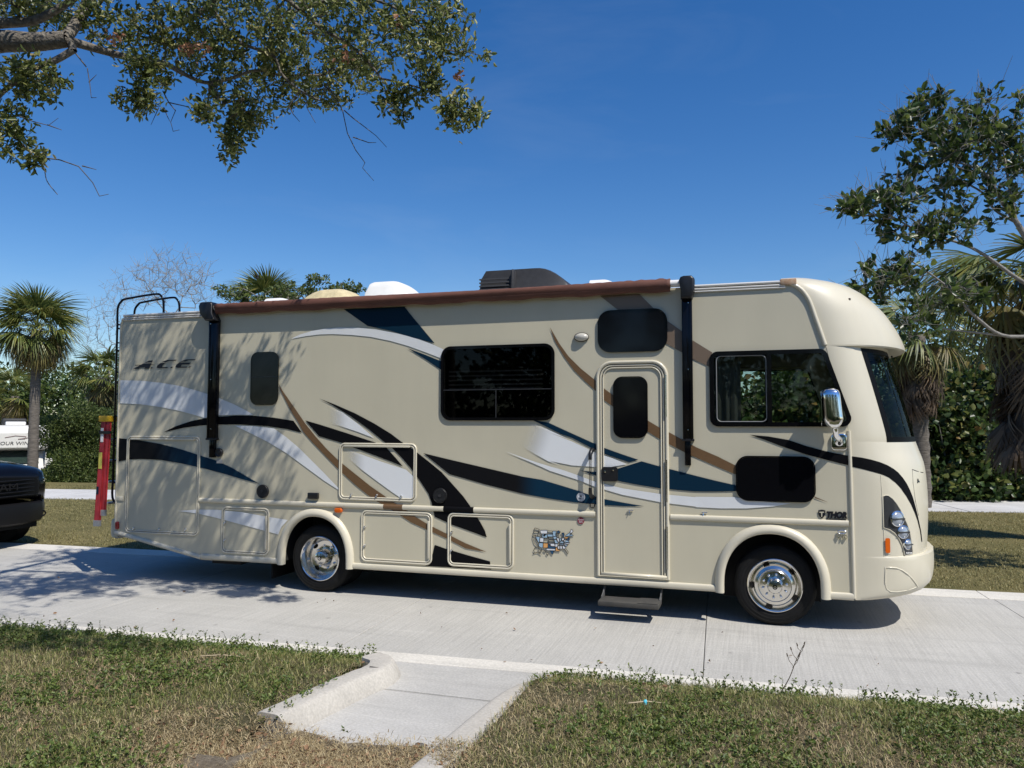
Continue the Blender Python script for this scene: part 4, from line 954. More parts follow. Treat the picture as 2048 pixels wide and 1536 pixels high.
def arm(px0, px1, ytop, ymid, ybot, hx0, hx1, hy0, hy1, tx0, tx1, rv):
    A = bpy.data.objects.new('awning_arm', None); link(A, MH)
    x0, x1 = WS(px0, ymid, -.05)[0], WS(px1, ymid, -.05)[0]; z1 = WS(px0, ytop, -.05)[1]; zm = WS(px0, ymid, -.05)[1]; zb = WS(px0, ybot, -.05)[1]
    bm = bmesh.new(); box(bm, x0, x1, -.055, -.004, zm, z1, .006); box(bm, x0+.012, x0+.03, -.062, -.053, zm, z1-.02, .003); box(bm, x1-.03, x1-.012, -.062, -.053, zm, z1-.02, .003); bm_obj('channel', bm, M_blkgl, A, angle=40)
    t0, t1 = WS(tx0, ybot, -.04)[0], WS(tx1, ybot, -.04)[0]
    bm = bmesh.new(); box(bm, t0, t1, -.045, -.004, zb, zm+.05, .005); bm_obj('inner_channel', bm, M_blkgl, A, angle=40)
    bm = bmesh.new(); box(bm, x0-.008, x1+.008, -.062, -.002, zm-.012, zm+.012, .004); bm_obj('stop', bm, M_blk, A)
    h0, h1 = WS(hx0, hy0, -.06)[0], WS(hx1, hy0, -.06)[0]; hz1 = WS(hx0, hy0, -.06)[1]; hz0 = WS(hx0, hy1, -.06)[1]
    bm = bmesh.new(); prof = [(h0, hz1-.05), (h0+.02, hz1-.01), (h0+.05, hz1), (h1-.03, hz1), (h1, hz1-.03), (h1, hz0+.09), (x1+.004, hz0), (x0-.004, hz0), (h0+.02, hz0+.09)]
    bm.free(); bev_plate('head', prof, -.135, -.004, .022, M_blk, A)
    for y in (ytop+8, (ytop+ymid)/2, ymid-20):
        X, Z = WS((px0+px1)/2, y, -.055); lathe_obj('screw', [(.007, 0), (.006, -.004), (0, -.005)], M_chrome, A, 'Y', 8, (X, -.062, Z))
    return A
arm(413, 432, 640, 878, 915, 404, 431, 606, 643, 418, 429, 0)
arm(1366, 1387, 598, 880, 931, 1358, 1389, 554, 599, 1370, 1382, 0)
# ------------------------------------------------------------------ roof equipment
def pod(name, x0, x1, y0, y1, z0, h, m, front=.5, lab=None, rear=.12, sq=4.5):
    """roof cover: steep at the rear, sweeping down to the front, rounded across"""
    bm = bmesh.new(); nx, ny = 18, 12; g = []
    for i in range(nx+1):
        f = i/nx; x = x0+(x1-x0)*f
        if f < rear: hh_ = .72+.28*math.sin(f/rear*math.pi/2)
        elif f < 1-front: hh_ = 1
        else: hh_ = math.cos((f-(1-front))/front*math.pi/2)**.75
        row = []
        for j in range(ny+1):
            t = j/ny; yy = y0+(y1-y0)*t; c = (1-abs(2*t-1)**sq)
            row.append(bm.verts.new((x, yy, z0+h*hh_*max(c, 0)**.6)))
        g.append(row)
    for i in range(nx):
        for j in range(ny): bm.faces.new((g[i][j], g[i+1][j], g[i+1][j+1], g[i][j+1]))
    base = [bm.verts.new((x0, y0+(y1-y0)*j/ny, z0-.03)) for j in range(ny+1)]
    for j in range(ny): bm.faces.new((g[0][j], g[0][j+1], base[j+1], base[j]))
    o = bm_obj(name, bm, m, MH, angle=40)
    if lab: o['label'] = lab
    return o
ZR = 3.60
ac = pod('air_conditioner', -3.46, -2.23, .72, 1.78, ZR, .40, M_dkgrey, .42, 'black rooftop air conditioner with louvred rear', .06, 14)
M_td0 = mat('louvre_grey', (.05, .05, .052), .5)
for k in range(6):
    z = ZR+.04+.043*k; box_obj('louvre', -3.445, -3.06, .700, .73, z-.008, z+.008, M_td0, ac)
box_obj('rib', -3.04, -2.99, .705, 1.795, ZR-.02, ZR+.37, M_dkgrey, ac, .03)
pod('vent_cover', -5.10, -4.37, .75, 1.45, ZR, .36, M_wplast, .55, 'tall white roof vent cover', .08)
pod('vent_cover', -6.03, -5.25, .75, 1.45, ZR, .295, M_tan, .40, 'sun-yellowed roof vent cover', .3)
pod('vent_cover', -6.80, -6.26, .9, 1.4, ZR, .235, M_wplast, .6, 'low white roof vent near the rear', .05)
pod('vent_cover', -2.12, -1.66, .9, 1.35, ZR, .235, M_wplast, .6, 'low white roof vent ahead of the air conditioner', .05)
# porch light, speakers, ports, lamps
X, Z = WS(*zp(5, (342, 725))[0]); bm = bmesh.new(); lathe(bm, [(1, 0), (1, -.014), (.86, -.03), (.5, -.045), (0, -.05)], 'Y', 28)
bmesh.ops.transform(bm, matrix=Matrix.Translation((X, -.004, Z)) @ Matrix.Diagonal((.078, 1, .045, 1)), verts=bm.verts); pl = bm_obj('porch_light', bm, mat('porch_lens', (.5, .48, .42), .25, coat=.4), MH, angle=40)
bm = bmesh.new(); tube(bm, [(X+.08*math.cos(2*math.pi*i/28), -.012, Z+.047*math.sin(2*math.pi*i/28)) for i in range(28)], .006, 6, closed=True); bm_obj('rim', bm, M_gasket, pl, smooth=True)
def speaker(px, py, r):
    X, Z = WS(px, py); o = lathe_obj('speaker', [(r, 0), (r, -.018), (r*.93, -.026), (r*.9, -.022), (0, -.02)], M_blk, MH, 'Y', 32, (X, -.004, Z))
    bm = bmesh.new()
    for k in range(-5, 6):
        zz_ = k*r*.16; hw = math.sqrt(max(0, (r*.86)**2-zz_**2)); box(bm, X-hw, X+hw, -.030, -.022, Z+zz_-.003, Z+zz_+.003)
    lathe(bm, [(.016, 0), (.016, -.012), (0, -.013)], 'Y', 12, (X, -.024, Z)); bm_obj('grille', bm, M_dkgrey, o)
speaker(526.6, 982.5, .085); speaker(881, 991, .088)
X, Z = WS(*zp(2, (1022, 335))[0]); sp_ = lathe_obj('cable_port', [(.056, 0), (.056, -.02), (.048, -.028), (.034, -.022), (.03, -.03), (0, -.032)], M_blk, MH, 'Y', 28, (X, -.004, Z))
a, b = zp(2, (1000, 388), (1047, 420)); x0, x1, z0, z1 = rect_px(*a, *b); box_obj('port_label', x0, x1, -.0075, -.004, z0, z1, mat('grey_label', (.42, .40, .36), .6), sp_)
a, b = zp(2, (1727, 650), (1808, 699)); x0, x1, z0, z1 = rect_px(*a, *b); box_obj('outlet_cover', x0, x1, -.045, -.004, z0, z1, M_blk, MH, .008)
def marker(c, hw, hh_, m, nm='marker_lamp', lab=None):
    X, Z = WS(*c); o = bev_plate(nm, rrect(X-hw, X+hw, Z-hh_, Z+hh_, min(hw, hh_)*.8, 5), -.034, -.004, .012, m, MH)
    if lab: o['label'] = lab
marker(zp(2, (1962, 790))[0], .052, .028, M_amber, lab='amber side marker over the rear wheel'); marker(zp(2, (220, 908))[0], .026, .05, M_red, lab='red marker at the rear corner')
# stickers
def disc(c, r, m, Y, nm, parent=None):
    X, Z = WS(*c); return decal(nm, [(X+r*math.cos(2*math.pi*i/24), Z+r*math.sin(2*math.pi*i/24)) for i in range(24)], m, parent or MH, Y, conv=False)
M_pr = mat('sticker_white', (.72, .73, .74), .4); M_mar = mat('sticker_maroon', (.22, .03, .05), .4)
s_ = disc((1162, 994), .048, mat('sticker_grey', (.42, .44, .47), .35), -.0085, 'round_sticker'); s_['label'] = 'round grey sticker below the grab handle'
X, Z = WS(1162, 994)
for i, (dx, dz, ww, h_) in enumerate([(-.024, .008, .018, .012), (0, .010, .018, .014), (.022, .004, .016, .02), (-.01, -.018, .03, .008)]):
    decal('print', [(X+dx-ww/2, Z+dz-h_/2), (X+dx+ww/2, Z+dz-h_/2), (X+dx+ww/2, Z+dz+h_/2), (X+dx-ww/2, Z+dz+h_/2)], [M_pr, M_blk, M_pr, M_navy][i], s_, -.0092, False)
s_ = disc((1162, 1041), .038, M_mar, -.0085, 'round_sticker'); s_['label'] = 'round maroon sticker with white lettering'
X, Z = WS(1162, 1041)
text_obj('lettering', 'Good', .026, M_pr, s_, (X, -.0092, Z+.002), depth=.0002, align='CENTER'); text_obj('lettering', 'Sam', .026, M_pr, s_, (X, -.0092, Z-.021), depth=.0002, align='CENTER')
X, Z = WS(*zp(6, (290, 652))[0]); s_ = disc(zp(6, (290, 652))[0], .030, M_blk, -.0085, 'round_sticker'); s_['label'] = 'small black round sticker beside the door frame'
for k in (-1, 0, 1): decal('print', [(X-.018, Z+k*.013-.003), (X+.018, Z+k*.013-.003), (X+.018, Z+k*.013+.003), (X-.018, Z+k*.013+.003)], mat('sticker_tan', (.4, .36, .28), .5), s_, -.0092, False)
# map sticker: state patches with dark outlines
ZM[9] = (1050, 1030, 15.36)
mp_ = bpy.data.objects.new('map_sticker', None); link(mp_, MH)
ST = dict(
 w=[[(465,465),(690,465),(690,570),(500,570)],[(470,690),(580,700),(575,830),(460,820)],[(720,870),(910,870),(930,960),(800,950)],[(930,890),(1010,880),(1000,970),(940,975)],[(1020,950),(1070,940),(1070,1040),(1015,1030)],[(1085,940),(1140,940),(1150,1030),(1090,1040)],[(1155,940),(1200,940),(1260,1000),(1250,1030),(1170,1030)],[(990,700),(1050,700),(1060,790),(1030,830),(985,740)],[(1130,710),(1210,705),(1210,760),(1150,780)],[(1210,770),(1260,740),(1250,800),(1210,820)],[(1200,880),(1385,835),(1340,890),(1220,905)],[(1400,560),(1395,520),(1420,440),(1450,440),(1485,500),(1440,545)],[(650,1022),(940,1035),(930,1090),(690,1082)]],
 l=[[(540,580),(690,590),(690,700),(540,690)],[(705,580),(860,590),(860,665),(700,660)],[(855,490),(970,490),(945,560),(950,650),(870,650)],[(870,660),(970,655),(985,700),(960,730),(890,735)],[(335,660),(460,660),(450,790),(420,850)],[(435,850),(560,850),(555,1000),(480,990),(430,950)],[(900,750),(960,750),(1030,850),(1020,870),(930,865)],[(1050,890),(1200,870),(1180,905),(1050,910)],[(1060,860),(1140,790),(1200,830),(1180,860)],[(1075,700),(1120,710),(1110,790),(1070,810)],[(1210,840),(1290,760),(1360,800),(1350,830)],[(1220,910),(1310,910),(1270,970)],[(1240,640),(1330,570),(1390,530),(1385,640),(1250,655)],[(1390,600),(1440,590),(1500,630),(1400,650)]],
 n=[[(970,520),(1030,475),(1100,520),(1080,540),(1010,555)],[(1120,550),(1200,545),(1215,600),(1190,690),(1165,690),(1160,600)],[(720,890),(790,895),(800,960),(940,975),(940,1030),(650,1018),(715,1005)],[(770,1095),(935,1095),(880,1120),(865,1210),(820,1190)],[(600,590),(650,600),(600,660),(560,620)],[(1280,720),(1370,700),(1380,760),(1300,760)]],
 o=[[(570,855),(710,862),(705,1000),(570,1000)],[(950,985),(1000,1000),(1010,1050),(1070,1060),(1080,1110),(950,1100)],[(1230,670),(1320,665),(1325,715),(1230,720)]],
 b=[[(290,405),(325,400),(440,435),(430,515),(310,510)],[(270,510),(430,515),(405,640),(250,605)],[(250,610),(335,640),(335,720),(440,880),(420,950),(370,945),(290,850),(240,680)],[(440,440),(465,460),(500,570),(535,580),(525,680),(405,650)],[(705,480),(850,490),(860,580),(705,575)],[(715,670),(865,675),(885,750),(740,755),(735,715)],[(740,765),(895,765),(910,850),(740,855)],[(585,710),(730,720),(725,855),(575,840)],[(960,570),(1050,580),(1050,690),(990,680),(945,600)],[(1180,1040),(1270,1030),(1330,1130),(1325,1200),(1280,1150),(1240,1070)],[(330,975),(430,980),(435,1130),(510,1215),(430,1150),(380,1140),(250,1185),(300,1150),(270,1080)],[(470,1100),(520,1060),(535,1080),(490,1115)],[(570,1075),(670,1110),(640,1145),(590,1120)],[(665,1190),(690,1145),(740,1190),(700,1240)]])
MAPC = dict(w=M_pr, l=mat('map_lightblue', (.33, .48, .60), .4), n=mat('map_navy', (.012, .07, .15), .4), o=mat('map_orange', (.72, .36, .12), .4), b=M_wall)
for k, polys in ST.items():
    for P_ in polys:
        q = [WS(*v) for v in zp(9, *P_)]
        tube_obj('state_outline', [(x, -.0078, z) for x, z in q], .0030, M_gasket, mp_, 4, closed=True)
        if k != 'b': decal('state_patch', q, MAPC[k], mp_, -.0086, False)

# lettering
(ax, az) = WS(*zp(1, (352, 780))[0]); (bx, bz) = WS(*zp(1, (822, 703))[0])
M_let = mat('letter_black', (.010, .011, .016), .35)
nm = bpy.data.objects.new('name_badge', None); link(nm, MH)
h = bz-az; hs = (bx-ax)/5.75
def poly_letter(pts, ox):   # italic letter from (x,y) in letter heights
    return [(ax+(ox+x*1.45+y*.62)*hs, az+y*h) for x, y in pts]
for pts, ox in (([(0, 0), (.42, 0), (.44, .16), (.78, .16), (.78, 0), (1.12, 0), (.92, 1), (.66, 1)], -.15),
                ([(1.0, 1), (.35, 1), (.12, .8), (.0, .35), (.06, .1), (.25, 0), (.82, 0), (.80, .14), (.40, .14), (.34, .4), (.42, .75), (.55, .88), (.98, .88)], 2.05),
                ([(1.0, 1), (.35, 1), (.12, .8), (.0, .35), (.06, .1), (.25, 0), (.86, 0), (.84, .14), (.40, .14), (.36, .38), (.84, .38), (.86, .60), (.38, .60), (.46, .78), (.58, .88), (.98, .88)], 3.85)):
    decal('letter', poly_letter(pts, ox), M_let, nm, -.0085, False)
for ox in (1.55, 3.50, 5.22): decal('stop', poly_letter([(0, 0), (.13, 0), (.13, .15), (0, .15)], ox), M_let, nm, -.0085, False)
zs = az+h*.70; decal('slit', [(ax-.02, zs-.003), (ax+hs*5.9, zs-.003), (ax+hs*5.9, zs+.003), (ax-.02, zs+.003)], M_wall, nm, -.0089, False)
zs = az+h*.46; decal('line', [(ax+.10*h, zs-.004), (ax+hs*1.9, zs-.004), (ax+hs*1.9, zs+.004), (ax+.10*h, zs+.004)], M_let, nm, -.0092, False)
bd = bpy.data.objects.new('maker_badge', None); link(bd, MH)
decal('shield', [WS(*p) for p in zp(8, (945, 540), (972, 534), (1001, 540), (1000, 570), (990, 588), (974, 601), (958, 588), (947, 570))], M_let, bd, -.0085, False)
decal('shield_mark', [WS(*p) for p in zp(8, (954, 550), (992, 550), (990, 558), (978, 558), (976, 590), (970, 590), (968, 558), (956, 558))], M_wall, bd, -.0092, False)
(ax, az) = WS(*zp(8, (1006, 594))[0]); (bx, bz) = WS(*zp(8, (1160, 553))[0])
text_obj('lettering', 'THOR', (bz-az)*1.38, M_let, bd, (ax, -.0085, az), shear=.2, sx=.86, depth=.002, sp=.95, bold=.006)
decal('underline', [(ax-.002, az-.022), (bx, az-.022), (bx, az-.011), (ax, az-.011)], M_let, bd, -.0085, False)
vb = bpy.data.objects.new('engine_badge', None); link(vb, MH); X, Z = WS(*zp(8, (1128, 728))[0])
bm = bmesh.new(); tube(bm, [(X+.038*math.cos(2*math.pi*i/24), -.012, Z+.028+.016*math.sin(2*math.pi*i/24)) for i in range(24)], .006, 6, closed=True); bm_obj('oval', bm, M_chrome, vb, smooth=True)
text_obj('lettering', 'V10', .062, M_chrome, vb, (X, -.014, Z-.040), depth=.006, align='CENTER', sx=1.0)
# ------------------------------------------------------------------ front cap: lofted rows, elliptical in plan, mirrored about the centre line
TW = math.asin(.46)
THS = sorted({0.0, .06, .14, .24, .36, TW, .62, .78, .95, 1.15, 1.36, math.pi/2} | {math.pi-t for t in (0.0, .06, .14, .24, .36, TW, .62, .78, .95, 1.15, 1.36)})
IW = [i for i, t in enumerate(THS) if abs(t-TW) < 1e-6][0]; JW = len(THS)-1-IW
def cap_row(zs, zc, Xs, Xn, inset=0.0, ex=1.0, pw=1.0):
    out = []
    for t in THS:
        s = math.sin(t)**ex
        c_ = math.cos(t); y = WID/2*(1-c_)**pw if c_ >= 0 else WID-WID/2*(1+c_)**pw; y = inset+(WID-2*inset)*(y/WID)
        out.append(Vector((Xs+(Xn-Xs)*s, y, zs+(zc-zs)*math.sin(t)**.8)))
    return out
def cap_mesh(name, rows, m, parent=None, skip=None, flip=False, cols=None):
    bm = bmesh.new(); g = [[bm.verts.new(p) for p in (r if cols is None else r[cols[0]:cols[1]+1])] for r in rows]
    for a, b in zip(g, g[1:]):
        for j in range(len(a)-1): bm.faces.new((a[j], a[j+1], b[j+1], b[j]))
    for f in bm.faces: pass
    o = bm_obj(name, bm, m, parent or MH, angle=38); return o
def lerp_rows(a, b, n): return [[p.lerp(q, i/n) for p, q in zip(a, b)] for i in range(n+1)]
def spline_rows(keys, n):
    out = []
    for c in range(len(THS)):
        out.append(smooth_pts([k[c] for k in keys], n))
    return [[out[c][r] for c in range(len(THS))] for r in range(len(out[0]))]
up_keys = [cap_row(3.505, 3.64, .10, .14, .06), cap_row(3.50, 3.625, .18, .50, .045), cap_row(3.43, 3.52, .285, .93, .012), cap_row(3.27, 3.29, .388, 1.20), cap_row(3.08, 3.08, .447, 1.345), cap_row(2.92, 2.905, .493, 1.42), cap_row(2.85, 2.84, .515, 1.43)]
upper = spline_rows(up_keys, 4)
cap = cap_mesh('front_cap', upper, M_cap)
und = [up_keys[-1], cap_row(2.835, 2.825, .518, 1.40), cap_row(2.835, 2.845, .52, 1.26), cap_row(2.815, 2.815, .53, 1.25)]
cap_mesh('visor', und, M_cap)
wtop = und[-1]
mids = [wtop, cap_row(2.45, 2.45, .615, 1.36), cap_row(2.0, 2.0, .717, 1.475), cap_row(1.875, 1.865, .722, 1.505)]
mid = spline_rows(mids, 5)
# pillars on both sides of the windshield
pil = cap_mesh('pillar', mid, M_cap, cols=(0, IW)); pil2 = cap_mesh('pillar', mid, M_cap, cols=(JW, len(THS)-1))
low_keys = [mids[-1], cap_row(1.78, 1.77, .725, 1.535, pw=1.05), cap_row(1.58, 1.58, .729, 1.585, pw=1.2), cap_row(1.2, 1.2, .733, 1.60, pw=1.35), cap_row(.80, .80, .735, 1.575, pw=1.4), cap_row(.745, .765, .735, 1.565, pw=1.4)]
low = spline_rows(low_keys, 4)
lowo = cap_mesh('front_panel', low, M_cap)
bk = [low_keys[-1], cap_row(.74, .765, .735, 1.60, pw=1.4), cap_row(.725, .755, .735, 1.635, pw=1.4), cap_row(.60, .62, .736, 1.64, pw=1.4), cap_row(.47, .48, .737, 1.62, pw=1.35), cap_row(.39, .40, .739, 1.57, pw=1.3), cap_row(.345, .355, .742, 1.47, pw=1.2), cap_row(.322, .33, .75, 1.30), cap_row(.335, .34, .76, .95)]
bump = [bk[0], bk[1], bk[2]] + spline_rows(bk[2:], 3)[1:]
bumpo = cap_mesh('bumper', bump, M_cap)
# windshield with black border, centre post and wipers
ws = bpy.data.objects.new('windshield', None); link(ws, MH)
bm = bmesh.new(); g = [[bm.verts.new(p) for p in r[IW:JW+1]] for r in mid]; nr, nc = len(g), len(g[0]); bord = []
for i in range(nr-1):
    for j in range(nc-1): bm.faces.new((g[i][j], g[i][j+1], g[i+1][j+1], g[i+1][j]))
bm_obj('pane', bm, M_ws, ws, smooth=True)
def edge_strip(name, rows, m, parent, off=.004):
    bm = bmesh.new(); gg = [[bm.verts.new(p) for p in r] for r in rows]
    for a, b in zip(gg, gg[1:]):
        for j in range(len(a)-1): bm.faces.new((a[j], a[j+1], b[j+1], b[j]))
    bmesh.ops.recalc_face_normals(bm, faces=bm.faces)
    bm.normal_update(); c = Vector((0, WID/2, 2.3))
    fl = sum(1 if f.normal.dot(f.calc_center_median()-c) < 0 else -1 for f in bm.faces) > 0
    if fl: bmesh.ops.reverse_faces(bm, faces=bm.faces)
    bm.normal_update()
    for v in bm.verts: v.co += v.normal*off
    me = bpy.data.meshes.new(name); bm.to_mesh(me); bm.free(); o = bpy.data.objects.new(name, me); link(o, parent); me.materials.append(m)
    for p in me.polygons: p.use_smooth = True
    return o
W_ = [r[IW:JW+1] for r in mid]
def between(i, f): return [a.lerp(b, f) for a, b in zip(W_[i], W_[i+1])]
M_frit = mat('windshield_border', (.004, .004, .004), .5, spec=.1)
edge_strip('border', [[p for p in W_[0]], between(0, .9), W_[1]], M_frit, ws); edge_strip('border', [W_[-4], W_[-3], W_[-2], W_[-1]], M_frit, ws)
for s in (0, -1):
    k = (0, 1) if s == 0 else (-1, -2)
    edge_strip('border', [[r[k[0]], r[k[0]].lerp(r[k[1]], .55)] for r in W_], M_frit, ws, .0045)
bvh_cap = None
def make_bvh(objs):
    V = []; F = []
    for o in objs:
        k = len(V); V += [v.co.copy() for v in o.data.vertices]; F += [[k+i for i in p.vertices] for p in o.data.polygons]
    return BVHTree.FromPolygons(V, F)
bvh_cap = make_bvh([cap, pil, lowo, bumpo]); bvh_ws = make_bvh([ws.children[0]])
def hit(bvh, x, y, off):
    d = ray(x, y).normalized(); r = bvh.ray_cast(CAM, d)
    if r[0] is None:
        r = bvh.find_nearest(CAM+d*9.3); 
    n = r[1] if r[1].dot(d) < 0 else -r[1]
    return r[0]+n*off
def conform(name, px, bvh, off, m, parent, cut=7, thick=False):
    """sheet that follows the moulded surface inside an outline"""
    bm = bmesh.new(); vs = [bm.verts.new((x, y, 0)) for x, y in px]
    for t in tessellate_polygon([[Vector((x, y, 0)) for x, y in px]]):
        try: bm.faces.new([vs[i] for i in t])
        except ValueError: pass
    for _ in range(5):
        es = [e for e in bm.edges if e.calc_length() > cut]
        if not es: break
        bmesh.ops.subdivide_edges(bm, edges=es, cuts=1, use_grid_fill=False); bmesh.ops.triangulate(bm, faces=bm.faces)
    for v in bm.verts: v.co = hit(bvh, v.co.x, v.co.y, off)
    return bm_obj(name, bm, m, parent, smooth=True)
# black swoosh carried over the cap
up = zp(8, (1205, 125), (1280, 135), (1350, 150), (1420, 170), (1480, 195), (1525, 222), (1560, 250), (1595, 290), (1625, 335), (1650, 385), (1672, 440), (1692, 510), (1708, 575), (1722, 640), (1735, 700), (1744, 780))
lo = zp(8, (1738, 780), (1728, 700), (1708, 620), (1685, 555), (1655, 490), (1620, 430), (1580, 372), (1535, 325), (1490, 290), (1440, 266), (1350, 240), (1280, 222), (1205, 205))
conform('swoosh', up+lo, bvh_cap, .003, M_black, MH)
# headlamp cluster
hl = bpy.data.objects.new('headlamp', None); link(hl, MH)
M_hl = mat('lamp_housing', (.035, .036, .038), .3, coat=.6)
conform('housing', zp(8, (1440, 432), (1462, 424), (1482, 426), (1515, 450), (1545, 488), (1575, 535), (1600, 590), (1625, 645), (1645, 705), (1658, 780), (1667, 850), (1664, 880), (1640, 889), (1612, 892), (1600, 850), (1585, 800), (1560, 752), (1530, 715), (1495, 690), (1446, 672)), bvh_cap, .006, M_hl, hl, 5)
out_l = zp(8, (1440, 432), (1462, 424), (1482, 426), (1515, 450), (1545, 488), (1575, 535), (1600, 590), (1625, 645), (1645, 705), (1658, 780), (1667, 850), (1664, 880), (1640, 889), (1612, 892), (1600, 850), (1585, 800), (1560, 752), (1530, 715), (1495, 690), (1446, 672))
tube_obj('bezel', [hit(bvh_cap, x, y, .006) for x, y in out_l], .005, M_cap, hl, 6, closed=True)
M_refl = mat('lamp_reflector', (.75, .77, .80), .12, 1.0); M_lens = mat('lamp_lens', (.38, .42, .47), .08, .3, coat=1)
for cx, cy, r in ((1548, 604, 50), (1592, 706, 42), (1626, 800, 34)):
    (px, py), = zp(8, (cx, cy)); rr = r/3.84
    c = hit(bvh_cap, px, py, .0); e = hit(bvh_cap, px, py, .03); n = (e-c).normalized(); R0 = rr*(c-CAM).length/CF
    q = n.to_track_quat('Z', 'Y').to_matrix().to_4x4(); M = Matrix.Translation(c+n*.004) @ q
    for nm, pr, m in (('reflector', [(1.08, -.004), (1.08, .012), (.95, .016), (.9, .008)], M_refl), ('lens', [(.92, .008), (.75, .020), (.45, .029), (0, .033)], M_lens)):
        bm = bmesh.new(); lathe(bm, [(a*R0, b) for a, b in pr], 'Z', 24); bmesh.ops.transform(bm, matrix=M, verts=bm.verts); bm_obj(nm, bm, m, hl, angle=40)
    bm = bmesh.new(); box(bm, -R0*.95, R0*.95, -.006, .006, .012, .034); bmesh.ops.transform(bm, matrix=M @ Matrix.Rotation(R_(0), 4, 'Z'), verts=bm.verts); bm_obj('shade_bar', bm, M_hl, hl)
for cx in (1620, 1632, 1644, 1656):
    (px, py), = zp(8, (cx, 868)); c = hit(bvh_cap, px, py, .008); bm = bmesh.new(); bmesh.ops.create_icosphere(bm, subdivisions=1, radius=.009); bmesh.ops.translate(bm, vec=c, verts=bm.verts); bm_obj('running_light', bm, M_wplast, hl, smooth=True)
conform('marker_recess', zp(8, (1448, 745), (1500, 745), (1502, 876), (1452, 878)), bvh_cap, .003, M_trim, MH)
conform('marker_lamp', zp(8, (1457, 758), (1464, 752), (1486, 752), (1492, 760), (1494, 858), (1488, 866), (1466, 866), (1460, 858)), bvh_cap, .016, M_amber, MH, 4)['label'] = 'tall amber marker below the headlamp'
# raised lines of the bumper panel and cap seams
ln = zp(8, (1460, 1100), (1461, 1040), (1462, 980), (1500, 980), (1545, 983), (1590, 1000), (1630, 1028), (1665, 1062), (1695, 1100), (1711, 1128))
ln2 = zp(8, (1460, 1040), (1462, 1110), (1472, 1145), (1500, 1165), (1550, 1168), (1620, 1158), (1680, 1140), (1711, 1124))
tube_obj('bumper_line', [hit(bvh_cap, x, y, -.002) for x, y in ln], .009, M_cap, MH, 8); tube_obj('bumper_line', [hit(bvh_cap, x, y, -.002) for x, y in ln2], .006, M_cap, MH, 8)
tube_obj('cap_seam', [hit(bvh_cap, x, y, .0) for x, y in zp(8, (1425, 268), (1436, 420), (1446, 640), (1452, 760), (1452, 890))], .0045, M_cap, MH, 6)
tube_obj('hood_gap', [hit(bvh_cap, x, y, .0) for x, y in zp(8, (1668, 226), (1700, 238), (1735, 248), (1752, 250))], .004, M_gasket, MH, 6)
tube_obj('hood_gap', [hit(bvh_cap, x, y, .0) for x, y in zp(8, (1668, 226), (1674, 330), (1692, 470), (1716, 580))], .003, M_gasket, MH, 6)
conform('front_emblem', zp(8, (1706, 298), (1712, 296), (1716, 312), (1724, 318), (1722, 326), (1714, 322), (1710, 332), (1705, 330)), bvh_cap, .004, M_let, MH, 4)
lathe_obj('clearance_lamp', [(.014, 0), (.012, .012), (0, .016)], mat('clearance_rim', (.06, .03, .02), .4), MH, 'Z', 12, hit(bvh_cap, 1699, 599, .0))
conform('windshield_sticker', zp(7, (1553, 1192), (1588, 1192), (1590, 1243), (1558, 1243)), bvh_ws, .009, mat('sticker_lime', (.42, .55, .05), .5), MH, 5); conform('windshield_sticker', zp(7, (1560, 1247), (1600, 1247), (1602, 1306), (1570, 1306)), bvh_ws, .009, MATS['sticker_lime'], MH, 5)
conform('sticker_print', zp(7, (1572, 1262), (1586, 1258), (1592, 1280), (1584, 1294), (1574, 1290)), bvh_ws, .012, M_let, MH, 4)
conform('windshield_label', zp(7, (1610, 1362), (1655, 1364), (1658, 1390), (1614, 1386)), bvh_ws, .008, M_wplast, MH, 5)
wp = zp(7, (1640, 1400), (1700, 1385), (1760, 1372), (1805, 1366)); tube_obj('wiper', [hit(bvh_ws, x, y, .03) for x, y in wp], .012, M_blk, MH, 6)
# seam moulding between wall and cap
sm = [(x, -.004, z) for x, z in seam[:7]]
tube_obj('cap_moulding', smooth_pts(sm, 4), .022, M_trim, MH, 8)
bx_, bz_ = WS(1572, 562); box_obj('rail_patch', bx_-.06, bx_+.10, -.03, .06, bz_-.045, bz_+.02, mat('peeling_brown', (.30, .15, .075), .8, var=.5, vs=22, col2=(.5, .4, .28)), MH, .01)
sb = [(.722, -.004, 1.98), (.728, -.004, 1.6), (.733, -.004, 1.0), (.738, -.004, .34)]
tube_obj('cap_moulding', sb, .018, M_trim, MH, 8)
# ------------------------------------------------------------------ chrome mirror
mr = bpy.data.objects.new('side_mirror', None); link(mr, MH)
c = W3(1663, 817, -.17)
bm = bmesh.new(); rings = []; NR = 16
for i in range(NR+1):
    f = i/NR; z = c.z+.205-.41*f
    wx = .095*(1-.10*(1-f)) if f < .72 else .095*(1-.55*((f-.72)/.28)**1.6)
    e = 1-abs(2*f-1)**9; wx *= max(e, .02)**.5; wy = .10*max(e, .02)**.5
    off = (.03*f-.012) if f < .75 else .012+.02*(f-.75)
    rings.append([bm.verts.new((c.x+off+wx*math.copysign(abs(math.cos(a))**.55, math.cos(a)), c.y+wy*math.copysign(abs(math.sin(a))**.7, math.sin(a)), z)) for a in [2*math.pi*j/20 for j in range(20)]])
for a_, b_ in zip(rings, rings[1:]):
    for j in range(20): bm.faces.new((a_[j], a_[(j+1) % 20], b_[(j+1) % 20], b_[j]))
bm.faces.new(rings[0]); bm.faces.new(rings[-1][::-1])
hd = bm_obj('head', bm, M_chrome, mr, smooth=True)
bm = bmesh.new(); plate(bm, rrect(-.085, .085, -.17, .17, .05), [], -.002, .002); bmesh.ops.transform(bm, matrix=Matrix.Translation((c.x-.098, c.y, c.z)) @ Matrix.Rotation(R_(90), 4, 'Z'), verts=bm.verts); bm_obj('mirror_glass', bm, M_chrome, hd)
